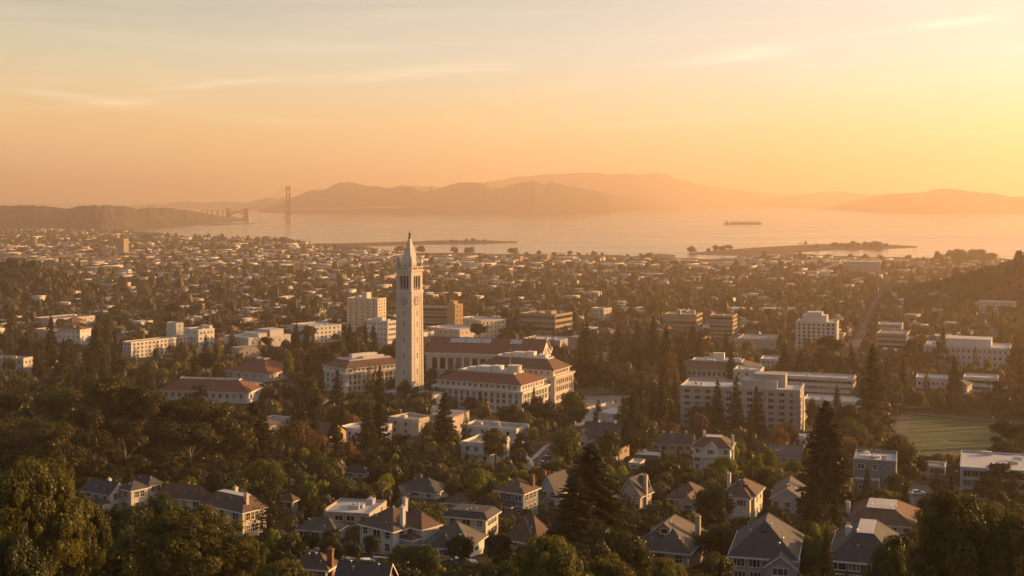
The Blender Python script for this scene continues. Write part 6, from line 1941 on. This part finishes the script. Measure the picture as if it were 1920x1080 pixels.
HAND = [
 ('redwood', 1108, 828, 1062, 190, 'giant dark redwood, widest conifer, standing in the middle of the hillside houses'),
 ('redwood', 1078, 890, 1068, 135, 'lower dark redwood touching the giant redwood on its left'),
 ('redwood', 1548, 748, 995, 125, 'tall dark redwood towering over the pale blue gabled house'),
 ('conifer', 832, 734, 862, 72, 'broad dark conifer between the sunlit wall and the white flat-roofed block'),
 ('conifer', 710, 736, 868, 62, 'dark conifer in front of the sunlit blank wall'), ('conifer', 688, 752, 872, 60, 'dark conifer left of the one before the sunlit wall'),
 ('cypress', 628, 786, 858, 40, 'slim dark cypress before the rounded white building'),
 ('cedar', 508, 880, 1012, 92, 'cedar with layered branches right of the cream house with a deck'), ('conifer', 475, 752, 892, 125, 'broad dark conifer at the right end of the eucalyptus grove'),
 ('gum', 30, 735, 905, 150, 'eucalyptus at the left edge of the grove'), ('gum', 115, 722, 900, 150, 'tall eucalyptus, second from the left edge in the grove'), ('gum', 198, 708, 905, 150, 'tallest eucalyptus of the grove, pale stem showing'),
 ('gum', 268, 728, 908, 130, 'eucalyptus above the slate-roofed cream houses'), ('gum', 330, 752, 905, 150, 'wide eucalyptus before the low red-roofed hall'), ('gum', 398, 758, 908, 140, 'eucalyptus with pale branches above the low brown-roofed house'),
 ('gum', 60, 775, 930, 150, 'dark eucalyptus low at the left of the grove'), ('gum', 160, 770, 930, 150, 'dark eucalyptus low in the middle of the grove'), ('gum', 440, 782, 905, 110, 'eucalyptus beside the broad dark conifer'),
 ('gum', 235, 790, 925, 130, 'shaded eucalyptus at the front of the grove'), ('gum', 360, 800, 915, 120, 'shaded eucalyptus behind the low brown roof'), ('gum', 300, 790, 915, 120, 'shaded eucalyptus behind the farthest slate roof'),
 ('gum', 95, 800, 950, 150, 'dense dark eucalyptus at the left front of the grove'), ('gum', 10, 815, 950, 150, 'dark eucalyptus cut by the left edge'), ('gum', 180, 815, 938, 130, 'low dark eucalyptus behind the leftmost slate roof'),
 ('gold', 492, 862, 950, 92, 'bright yellow-green poplar-like tree above the layered cedar'), ('gold', 460, 885, 950, 50, 'smaller yellow-green tree left of the bright poplar-like one'),
 ('olive', 642, 893, 960, 72, 'round dark golden tree above the flat-roofed bungalow'), ('olive', 600, 850, 915, 66, 'round tree behind the low slate roof with a white gable'),
 ('gold', 898, 878, 950, 70, 'bright round golden tree left of the grey two-storey house'), ('oak', 790, 848, 905, 110, 'wide oak before the brown-topped low building'), ('oak', 855, 858, 908, 70, 'smaller oak right of the wide one'),
 ('pine', 372, 722, 790, 52, 'dark umbrella-shaped tree before the low red-roofed hall'),
 ('russet', 560, 792, 880, 90, 'russet-brown thin tree right of the broad dark conifer'), ('russet', 592, 806, 880, 60, 'second russet-brown thin tree, smaller'), ('russet', 655, 828, 892, 45, 'grey-brown thin tree under the slim dark cypress'),
 ('olive', 928, 806, 872, 52, 'thin olive tree before the white wing with balcony'), ('gold', 1062, 798, 885, 78, 'green-gold tree left of the old dark-roofed mansion'), ('green', 1142, 806, 880, 55, 'leafy tree hiding the front of the mansion'),
 ('green', 1195, 782, 862, 90, 'dome-shaped green tree right of the mansion'), ('oak', 1236, 858, 935, 84, 'round oak below the bright white flat roof'), ('oak', 1282, 868, 922, 52, 'smaller round oak right of the one below the white flat roof'),
 ('gold', 1357, 853, 925, 66, 'bright green-gold tree before the white house with a dormer'), ('gold', 1421, 858, 935, 68, 'green-gold tree behind the tall cream house'), ('gold', 1442, 842, 905, 52, 'green-gold tree a little higher, right behind the tall cream house'),
 ('gold', 1490, 862, 915, 44, 'small green-gold tree left of the tall redwood'), ('oak', 1338, 914, 1000, 88, 'round oak left of the tall cream house'), ('gold', 1233, 942, 1000, 62, 'yellow-green low tree above the large grey hip roof'),
 ('gold', 1526, 984, 1085, 56, 'clipped golden-topped tree right of the large house with a front gable'), ('gold', 1512, 1005, 1090, 44, 'lower golden tree beside the clipped one'),
 ('oak', 1306, 995, 1056, 66, 'dark rounded tree between the two large grey roofs'), ('olive', 1685, 814, 898, 72, 'golden-topped tree at the near corner of the playing field'), ('green', 1681, 887, 945, 52, 'clipped round tree beside the car park'),
 ('pine', 1895, 790, 905, 90, 'dark flat-topped pine in front of the playing field at the right edge'), ('green', 1760, 895, 940, 36, 'low tree between the car park and the garden building'),
 ('pine', 1870, 868, 960, 120, 'dark spreading pine before the modern apartment block'), ('oak', 1750, 925, 985, 60, 'tree at the near edge of the car park'),
 ('fir', 1380, 700, 822, 42, 'slim conifer in front of the middle of the concrete block'), ('fir', 1418, 722, 822, 48, 'slim conifer just right of the one at the middle of the concrete block'), ('fir', 1345, 708, 822, 44, 'slim conifer before the left part of the concrete block'),
 ('green', 1524, 748, 815, 32, 'dome tree at the right end of the concrete block'), ('green', 1550, 752, 818, 30, 'dome tree behind the tall redwood top'), ('oak', 1592, 758, 822, 56, 'rounded dark tree before the low white annexe'),
 ('conifer', 1636, 640, 815, 80, 'tall dark conifer at the left of the playing field'), ('conifer', 1790, 668, 765, 48, 'tall dark conifer between the low white pavilion wings'),
 ('conifer', 1470, 640, 728, 50, 'dark conifer behind the long pale slab'), ('conifer', 1500, 655, 728, 46, 'dark conifer beside the one behind the long pale slab'), ('pine', 1560, 632, 725, 90, 'dark spreading pine hiding the foot of the eight-storey block'), ('conifer', 1598, 650, 728, 50, 'dark conifer right of the spreading pine'),
 ('conifer', 1250, 606, 722, 46, 'tall dark conifer left of the brown-roofed hall'), ('conifer', 1225, 590, 705, 52, 'tallest dark conifer of the row left of the brown-roofed hall'), ('conifer', 1195, 600, 690, 46, 'dark conifer third from the brown-roofed hall'), ('conifer', 1300, 608, 672, 50, 'dark conifer behind the brown-roofed hall'), ('conifer', 1160, 612, 680, 50, 'dark conifer behind the glade'), ('conifer', 1100, 600, 680, 46, 'dark conifer at the right end of the columned library'),
 ('fir', 1122, 748, 808, 34, 'small pointed conifer at the near end of the plaza'), ('fir', 1168, 742, 800, 30, 'small pointed conifer at the right of the plaza'), ('oak', 1120, 672, 742, 70, 'bare-looking spreading oak on the glade'), ('russet', 1255, 660, 740, 40, 'russet tree left of the brown-roofed hall'),
 ('olive', 1075, 735, 800, 52, 'golden tree at the corner of the tall cream hall'), ('oak', 1010, 745, 805, 70, 'oak before the tall cream hall'), ('oak', 960, 758, 812, 60, 'oak before the white red-roofed hall'), ('fir', 838, 734, 795, 36, 'conifer hiding the left front of the white red-roofed hall'),
 ('conifer', 632, 690, 790, 46, 'dark conifer left of the bell tower, at the front of the tile-roofed hall'), ('conifer', 712, 682, 790, 42, 'dark conifer touching the foot of the bell tower'), ('green', 760, 712, 768, 34, 'olive tree at the foot of the bell tower'), ('conifer', 578, 664, 775, 54, 'tall conifer left of the tile-roofed hall'), ('conifer', 655, 605, 690, 40, 'dark conifer behind the tile-roofed hall'), ('conifer', 700, 608, 690, 40, 'dark conifer just left of the bell tower, behind the tile-roofed hall'),
 ('conifer', 330, 654, 700, 22, 'dark conifer before the long white hall'), ('fir', 386, 625, 690, 24, 'pointed conifer at the end of the long white hall'), ('conifer', 290, 652, 700, 26, 'dark conifer in the middle of the long white hall'),
 ('cypress', 555, 606, 680, 20, 'slim cypress before the gold-lit white building'), ('cypress', 575, 608, 680, 20, 'second slim cypress before the gold-lit white building'),
 ('conifer', 180, 605, 720, 64, 'dark conifer right of the orange-roofed house'), ('conifer', 95, 590, 690, 40, 'dark conifer left of the orange-roofed house'), ('gold', 305, 690, 735, 46, 'yellow-green tree above the low red-roofed hall'), ('gold', 160, 722, 770, 60, 'yellow-green tree above the eucalyptus grove'),
 ('olive', 620, 640, 700, 44, 'golden tree left of the bell tower, behind the tile-roofed hall'), ('gold', 540, 660, 715, 30, 'upright golden tree right of the red-roofed hall with a bay'), ('russet', 995, 632, 690, 36, 'orange-brown tree behind the columned library'),
 ('oak', 700, 1000, 1052, 40, 'small tree by the road below the large white house'), ('oak', 622, 990, 1045, 44, 'tree below the low grey-brown roof'), ('oak', 580, 995, 1045, 40, 'tree left of the one below the low grey-brown roof'), ('oak', 660, 1015, 1060, 38, 'small round tree left of the large white house'),
 ('oak', 862, 1005, 1066, 62, 'tree in front of the white cottage'), ('oak', 935, 1000, 1070, 60, 'dark tree right of the white cottage'), ('oak', 985, 1020, 1075, 50, 'dark tree below the big brown roof'), ('conifer', 1180, 930, 1020, 50, 'conifer between the giant redwood and the large grey roof'),
]
for kd, px, top, base, w, lb in HAND:
    w = w * .8 if kd == 'gum' else w
    tree_px(kd, px, top, base, w, lb, 'single trees one can point to')

# ------------------------------------------------------------------ the rest of the planting: avoids buildings, roads and the fronts that show
def inside(p, poly, m=0.0):
    cx = sum(q[0] for q in poly) / len(poly); cy = sum(q[1] for q in poly) / len(poly)
    s = None
    for i in range(len(poly)):
        a, b = poly[i], poly[(i + 1) % len(poly)]
        ex, ey = b[0] - a[0], b[1] - a[1]
        ln = sqrt(ex * ex + ey * ey) + 1e-9
        d = (ex * (p[1] - a[1]) - ey * (p[0] - a[0])) / ln
        dc = (ex * (cy - a[1]) - ey * (cx - a[0])) / ln
        if d * (1 if dc > 0 else -1) < -m:
            return False
    return True
CELL = {}
def near_ok(x, y, r):
    c = (int(x // 25), int(y // 25))
    for i in (-1, 0, 1):
        for j in (-1, 0, 1):
            for (a, b, q) in CELL.get((c[0] + i, c[1] + j), ()):
                if (a - x) ** 2 + (b - y) ** 2 < (.54 * (q + r)) ** 2:
                    return False
    return True
def put(x, y, r):
    CELL.setdefault((int(x // 25), int(y // 25)), []).append((x, y, r))
for t_ in TREES:
    put(*t_)
def free(x, y, h, w, cover=True):
    r = w / 2
    if not near_ok(x, y, r):
        return False
    z = g(x, y)
    px, base = PX(x, y, z)
    top = HY - F * (z + h - ZC) / y
    wp = w * F / y
    for poly, m in KEEP:
        if abs(poly[0][1] - y) < 160 and inside((x, y), poly, m + r * .3):
            return False
    hits = []
    for b in BL:
        if abs(b['c'][0] - x) < 90 and abs(b['c'][1] - y) < 90 and inside((x, y), b['poly'], r * .55 + .5):
            return False
        if b['Y'] > y - 4:
            q = b['rect']
            ox = min(px + wp * .42, q[2]) - max(px - wp * .42, q[0]); oy = min(base, q[3]) - max(top, q[1])
            if ox > 0 and oy > 0:
                hits.append((b, ox * oy / max(1, (q[2] - q[0]) * (q[3] - q[1]))))
    for b, f in hits:
        if b['cov'] + f > b['max']:
            return False
    for poly, m in KEEP_VIEW:
        if inside((px, (top + base) / 2), poly, wp * .3) or inside((px, top), poly, 0):
            return False
    for b, f in hits:
        b['cov'] += f
    put(x, y, r)
    return True
# open views kept clear: playing field, plaza, car park (rows and columns of the photo)
KEEP_VIEW = [([(1712, 782), (1880, 800), (1880, 850), (1690, 850)], 0), ([(1092, 728), (1170, 728), (1160, 785), (1090, 785)], 0), ([(1716, 912), (1770, 915), (1770, 950), (1716, 950)], 0)]
SC = []
def scatter(n, ya, yb, mix, p0=-420, p1=2380, power=1.0, cond=None):
    ks = list(mix)
    ws = [mix[k][0] for k in ks]
    for _ in range(n):
        t = rnd.random()
        y = sqrt(ya * ya + (yb * yb - ya * ya) * t)
        px = rnd.uniform(p0, p1)
        x = (px - CX) / F * y
        if y > shore_y(px) - (430 if px > 560 else 25) or (cond and not cond(px, y, x)):
            continue
        kd = rnd.choices(ks, ws)[0]
        _, h0, h1, a0, a1 = mix[kd]
        h = rnd.uniform(h0, h1); w = h * rnd.uniform(a0, a1)
        if free(x, y, h, w):
            SC.append((kd, x, y, h, w))
# hillside gardens
scatter(14500, 165, 460, {'oak': (5, 4.5, 8.5, .9, 1.25), 'olive': (4, 4.5, 8.5, .8, 1.1), 'green': (3, 5, 9, .8, 1.05), 'gold': (1.0, 5, 8.5, .6, .8), 'fir': (.8, 8, 15, .28, .36), 'pine': (.6, 7, 11, .8, 1.0), 'bush': (9, 1.4, 3.4, 1.0, 1.7), 'cypress': (.4, 7, 12, .26, .34)})
# grove on the left
scatter(300, 290, 470, {'gum': (5, 17, 26, .45, .6), 'oak': (2, 7, 11, .9, 1.1)}, -150, 290)
scatter(120, 290, 470, {'oak': (3, 7, 11, .9, 1.1), 'gum': (1, 12, 15, .6, .8)}, 290, 480)
# campus
scatter(8600, 450, 1000, {'oak': (4, 7, 13, .9, 1.2), 'olive': (4, 7, 12, .8, 1.05), 'green': (3, 8, 13, .75, 1.0), 'conifer': (4.5, 15, 27, .30, .42), 'fir': (1.5, 12, 20, .28, .36), 'gold': (.5, 7, 11, .6, .8), 'russet': (.8, 7, 11, .9, 1.1), 'gum': (1.2, 17, 24, .5, .6)})

# ------------------------------------------------------------------ small houses of the city plain
def in_hill(x, y):
    return ((x - 640) / 150) ** 2 + ((y - 1500) / 230) ** 2 < 1 or ((x + 620) / 85) ** 2 + ((y - 1600) / 140) ** 2 < 1
HP = []
def mid_house(seed):
    r = random.Random(seed)
    L_, W_, H_ = r.uniform(9, 16), r.uniform(8, 11), r.choice([3.6, 6.0, 6.4, 8.5])
    wallm = r.choice(['white', 'cream', 'cream', 'taupe', 'taupe', 'ochre', 'blue_siding'])
    wl = MB().box(-L_ / 2, L_ / 2, -W_ / 2, W_ / 2, -2.5, H_)
    kind_ = r.choice(['flat', 'hip', 'gable', 'flat', 'flat'])
    if kind_ == 'flat':
        rf = MB().box(-L_ / 2 - .15, L_ / 2 + .15, -W_ / 2 - .15, W_ / 2 + .15, H_ + .002, H_ + .4)
        rm = r.choice(['flat_pale', 'flat_grey', 'flat_grey'])
        hh = H_ + .4
    elif kind_ == 'hip':
        rf = hip(-L_ / 2, L_ / 2, -W_ / 2, W_ / 2, H_, 2.6, .5)[0]; rm = r.choice(['grey_shingle', 'brown_shingle', 'slate', 'terracotta_brown']); hh = H_ + 2.6
    else:
        rf = gable(-L_ / 2, L_ / 2, -W_ / 2, W_ / 2, H_, 2.8, .4, 'x', wl)[0]; rm = r.choice(['grey_shingle', 'brown_shingle', 'grey_shingle']); hh = H_ + 2.8
    wn = []
    for st in range(max(1, int(H_ / 3))):
        for i in range(3):
            wn.append((-L_ / 2 + L_ * (i + .5) / 3, -W_ / 2, 1.7 + st * 2.9, 0))
        for i in range(2):
            wn.append((L_ / 2, -W_ / 2 + W_ * (i + .5) / 2, 1.7 + st * 2.9, pi / 2))
    looks = {'white': 'white', 'cream': 'cream', 'taupe': 'tan', 'ochre': 'ochre', 'blue_siding': 'pale blue'}[wallm]
    rl = {'flat': 'flat-roofed', 'hip': 'hip-roofed', 'gable': 'gable-roofed'}[kind_]
    return dict(w=wl.mesh('wall', M[wallm]), r=rf.mesh('roof', M[rm]), wn=wn, L=L_, W=W_, H=hh, look='%s %s' % (looks, rl), wm=wallm, rm=rm, kind=kind_)
for s in range(16):
    HP.append(mid_house(500 + s))
HS = []
def scatter_houses(n, ya, yb, big=0.0, p0=-380, p1=2340):
    for _ in range(n):
        y = sqrt(ya * ya + (yb * yb - ya * ya) * rnd.random())
        px = rnd.uniform(p0, p1)
        x = (px - CX) / F * y
        if y > shore_y(px) - (330 if px > 560 else 60) or in_hill(x, y):
            continue
        k = rnd.randrange(len(HP))
        s = rnd.uniform(.85, 1.25)
        p = HP[k]
        r_ = max(p['L'], p['W']) * s * .6
        if not near_ok(x, y, r_ * .95):
            continue
        if any(abs(b['c'][0] - x) < 120 and abs(b['c'][1] - y) < 120 and inside((x, y), b['poly'], r_ + 2) for b in BL):
            continue
        if any(inside((x, y), q, m + r_) for q, m in KEEP):
            continue
        z = g(x, y); q_px, base = PX(x, y, z); top = HY - F * (z + p['H'] * s - ZC) / y
        if any(b['Y'] > y and b['rect'][0] < q_px < b['rect'][2] and b['rect'][1] < top < b['rect'][3] for b in BL):
            continue
        put(x, y, r_ * .62)
        HS.append((k, x, y, s, -R(30) + rnd.choice([0, pi / 2]) + rnd.uniform(-.12, .12)))
scatter_houses(300, 480, 1000)
scatter_houses(3100, 1000, 2100)
scatter_houses(6200, 2100, 3300)
scatter_houses(1700, 3100, 5800, p0=-200, p1=640)

# trees of the plain
CM = {'oak': (4, 7, 14, 1.1, 1.5), 'olive': (5, 6, 12, 1.1, 1.45), 'green': (4, 7, 14, 1.0, 1.3), 'conifer': (1.8, 15, 26, .32, .46), 'gold': (.5, 7, 10, .7, .9), 'russet': (1.2, 7, 11, .9, 1.2), 'gum': (.8, 16, 24, .55, .75)}
scatter(11000, 1000, 1800, CM)
scatter(5200, 1800, 2400, CM)
scatter(2600, 2400, 3300, CM)
scatter(4200, 3100, 6000, CM, -200, 640)
scatter(3500, 1250, 1780, {'oak': (4, 10, 15, 1.0, 1.25), 'conifer': (1, 15, 20, .4, .5), 'green': (2, 10, 14, .9, 1.1)}, 1700, 2100, cond=lambda p, y, x: ((x - 640) / 190) ** 2 + ((y - 1500) / 280) ** 2 < 1)
scatter(1500, 1400, 1800, {'oak': (4, 10, 16, 1.0, 1.25), 'green': (2, 10, 14, .9, 1.1), 'conifer': (1, 15, 20, .4, .5)}, -100, 260, cond=lambda p, y, x: ((x + 620) / 95) ** 2 + ((y - 1600) / 150) ** 2 < 1)
# clumps on the spits and along the shore
def clump(pts, n, h0, h1, jx, jy):
    for _ in range(n):
        px, py = rnd.choice(pts)
        x, y = W0(px + rnd.uniform(-jx, jx), py + rnd.uniform(-jy, jy), 3)
        h = rnd.uniform(h0, h1)
        SHT.append((rnd.choice(['oak', 'oak', 'conifer', 'olive']), x, y, h, h * rnd.uniform(.9, 1.5)))
SHT = []
clump([(1590, 464), (1600, 465), (1612, 463), (1630, 464), (1640, 464), (1650, 463)], 46, 9, 17, 14, 1.5)
clump([(1535, 465), (1560, 463), (1575, 463)], 12, 8, 13, 10, 1)
clump([(1300, 473), (1335, 471), (1350, 470), (1370, 468)], 18, 7, 16, 9, 1)
clump([(850, 455), (880, 454), (895, 453), (915, 453)], 16, 7, 12, 10, .7)
clump([(505, 455), (525, 456), (540, 457), (490, 454)], 40, 12, 20, 12, 1.5)
clump([(740, 473.5), (752, 473.5)], 5, 12, 18, 6, .6)
clump([(790, 474)], 3, 14, 22, 3, .4)
clump([(855, 475.5), (880, 475.5), (912, 476), (955, 477), (962, 477)], 12, 12, 18, 6, .5)
clump([(1000, 479), (1060, 480), (1130, 481), (1200, 484)], 26, 7, 13, 30, 1)
clump([(1800, 488), (1815, 488), (1835, 490), (1770, 490), (1860, 492)], 40, 14, 26, 14, 2)
clump([(1450, 488), (1520, 484), (1620, 486), (1700, 488)], 26, 6, 11, 40, 1.5)

# ---- which of all these are things of their own: those that show largest; the remainder is one mass
def size(t_):
    return t_[3] * t_[4] / t_[2] ** 2
TC = {'olive': 'tree', 'green': 'tree', 'gold': 'tree', 'russet': 'tree', 'oak': 'oak tree', 'conifer': 'conifer', 'fir': 'conifer', 'cypress': 'cypress', 'pine': 'pine', 'bush': 'bush', 'gum': 'eucalyptus'}
CAPS = {'tree': 225, 'oak tree': 210, 'conifer': 190, 'cypress': 60, 'pine': 60, 'bush': 200, 'eucalyptus': 70}
SC.sort(key=size, reverse=True)
REST, n_of = [], {}
def zone(x, y):
    if y < 300: return 'the lower gardens'
    if y < 460: return 'the upper gardens'
    if y < 700: return 'the near campus'
    if y < 1000: return 'the far campus'
    return 'the city plain'
USED = {}
BIG = [b for b in BL]
def where(x, y, px):
    """say where a tree stands by the nearest building one can find"""
    best = min(BIG, key=lambda b: (b['c'][0] - x) ** 2 + (b['c'][1] - y) ** 2 * .8)
    q = best['rect']
    mx = (q[0] + q[2]) / 2
    if y < best['c'][1] - 4 and q[0] - 4 < px < q[2] + 4:
        rel = 'in front of'
    elif y > best['c'][1] and q[0] - 4 < px < q[2] + 4:
        rel = 'behind'
    else:
        rel = 'left of' if px < mx else 'right of'
    return rel, best['short']
SIZEW = [('', ''), ('tall ', 'taller '), ('small ', 'smaller ')]
for t_ in SC:
    kd, x, y, h, w = t_
    c = TC[kd]
    if n_of.get(c, 0) >= CAPS[c] or y > 1250 or not -40 < CX + F * x / y < 1960:
        REST.append(t_)
        continue
    n_of[c] = n_of.get(c, 0) + 1
    px, py = PX(x, y, g(x, y))
    rel, short = where(x, y, px)
    base = LOOK[kd][2]
    lb = '%s %s %s' % (base if len((base + rel + short).split()) < 14 else base.replace('tall ', '').replace('with pale trunk and clumped crown', 'with clumped crown'), rel, short)
    if lb in USED:
        for extra in ('standing closer to the camera, ', 'standing farther back, ', 'lower-growing, '):
            pass
        first = USED[lb]
        alt = lb.replace(base, ('taller ' if h > first[0] * 1.12 else 'smaller ' if h < first[0] * .88 else 'nearer ' if y < first[1] else 'farther ') + base, 1)
        if alt not in USED:
            lb = alt
    USED.setdefault(lb, (h, y))
    plant(kd, x, y, h, w, lb, '%s in %s' % ({'tree': 'broadleaf trees', 'oak tree': 'oaks', 'conifer': 'conifers', 'cypress': 'cypresses', 'pine': 'pines', 'bush': 'bushes', 'eucalyptus': 'eucalyptus trees'}[c], 'the hillside and campus'))
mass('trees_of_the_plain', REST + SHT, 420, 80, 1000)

print('houses', len(HS), 'trees', len(SC), len(REST), n_of)
HS.sort(key=lambda q: q[3] ** 2 / q[2] ** 2 * (1 if 0 < CX + F * q[1] / q[2] < 1920 else 1e-6), reverse=True)
wsm = win_simple(1.2, 1.4, 'trim')
for (k, x, y, s, rz) in HS[:250]:
    p = HP[k]
    zn = 'on the near edge of the wooded campus' if y < 1000 else 'on the city plain just beyond the campus' if y < 1500 else 'far out on the hazy city plain'
    side = 'left' if x < -160 else 'right' if x > 160 else 'middle'
    t = thing('city_house', '%s house among trees, %s, %s part' % (p['look'], zn, side), 'city house', (x, y, g(x, y)), rz, 'small houses of the city plain')
    t.scale = (s, s, s)
    link('wall', p['w'], t); link('roof', p['r'], t)
    if y < 1350:
        for (a, b, c, r_) in p['wn']:
            link('window', wsm, t, (a, b, c), r_)
# the rest of the houses: one mass
hm = ['white', 'cream', 'taupe', 'ochre', 'blue_siding', 'flat_pale', 'flat_grey', 'grey_shingle', 'brown_shingle', 'slate', 'terracotta_brown']
Vv, Qq, Mi = [], [], []
nb = 0
def add_mesh(me, x, y, z, s, rz, mi, sx=1.0):
    global nb
    n = len(me.vertices)
    co = np.empty(n * 3, np.float32); me.vertices.foreach_get('co', co); co = co.reshape(-1, 3) * [s * sx, s, s]
    c, sn = cos(rz), sin(rz)
    Vv.append(np.stack([co[:, 0] * c - co[:, 1] * sn + x, co[:, 0] * sn + co[:, 1] * c + y, co[:, 2] + z], 1))
    for p in me.polygons:
        v = [nb + i for i in p.vertices]
        if len(v) == 3: v.append(v[2])
        for i in range(1, len(v) - 2 + (len(v) == 4) * 0, 2):
            q = [v[0], v[i], v[i + 1], v[min(i + 2, len(v) - 1)]]
            Qq.append(q); Mi.append(mi)
    nb += n
low_r = {}
for (k, x, y, s, rz) in HS[250:]:
    p = HP[k]
    if k not in low_r:
        L_, W_, H_ = p['L'], p['W'], p['H']
        if p['kind'] == 'flat':
            low_r[k] = MB().box(-L_ / 2 - .15, L_ / 2 + .15, -W_ / 2 - .15, W_ / 2 + .15, H_ - .4, H_).mesh('r', M['white'])
        else:
            b = MB(); e = .5; z0, z1 = H_ - 2.6, H_
            A = [(-L_ / 2 - e, -W_ / 2 - e, z0), (L_ / 2 + e, -W_ / 2 - e, z0), (L_ / 2 + e, W_ / 2 + e, z0), (-L_ / 2 - e, W_ / 2 + e, z0)]
            i_ = W_ / 2 if p['kind'] == 'hip' else .2
            r0, r1 = (-L_ / 2 - e + i_, 0, z1), (L_ / 2 + e - i_, 0, z1)
            b.poly([A[0], A[1], r1, r0]).poly([A[2], A[3], r0, r1]).poly([A[1], A[2], r1, r1]).poly([A[3], A[0], r0, r0])
            low_r[k] = b.mesh('r', M['white'])
    z = g(x, y)
    wide = rnd.choice([1, 1, 1, 1.6, 2.4]) if y > 1800 else 1
    if y > 2250 and rnd.random() < .45:
        wide = rnd.uniform(2.5, 5.0)
    bw = MB().box(-p['L'] / 2, p['L'] / 2, -p['W'] / 2, p['W'] / 2, -3, p['H'] - (.4 if p['kind'] == 'flat' else 2.6))
    me = bw.mesh('w', M['white'])
    add_mesh(me, x, y, z, s, rz, hm.index(p['wm']), wide); bpy.data.meshes.remove(me)
    add_mesh(low_r[k], x, y, z, s, rz, hm.index(p['rm']), wide)
me = np_mesh('houses_of_the_plain', np.concatenate(Vv), np.array(Qq), None, None, np.array(Mi), [M[h] for h in hm])
kind(link('houses_of_the_plain', me), 'stuff')

# ------------------------------------------------------------------ the air: evening haze
def haze():
    m = bpy.data.materials.new('evening_haze')
    m.use_nodes = True
    t = m.node_tree
    t.nodes.clear()
    o = N(t, 'ShaderNodeOutputMaterial')
    v = N(t, 'ShaderNodeVolumePrincipled')
    v.inputs['Color'].default_value = HAZE_COL
    v.inputs['Density'].default_value = HAZE_D
    v.inputs['Anisotropy'].default_value = HAZE_G
    t.links.new(v.outputs[0], o.inputs['Volume'])
    kind(MB().box(-28000, 28000, -600, 29500, -8, 530).build('haze', m), 'stuff')
haze()
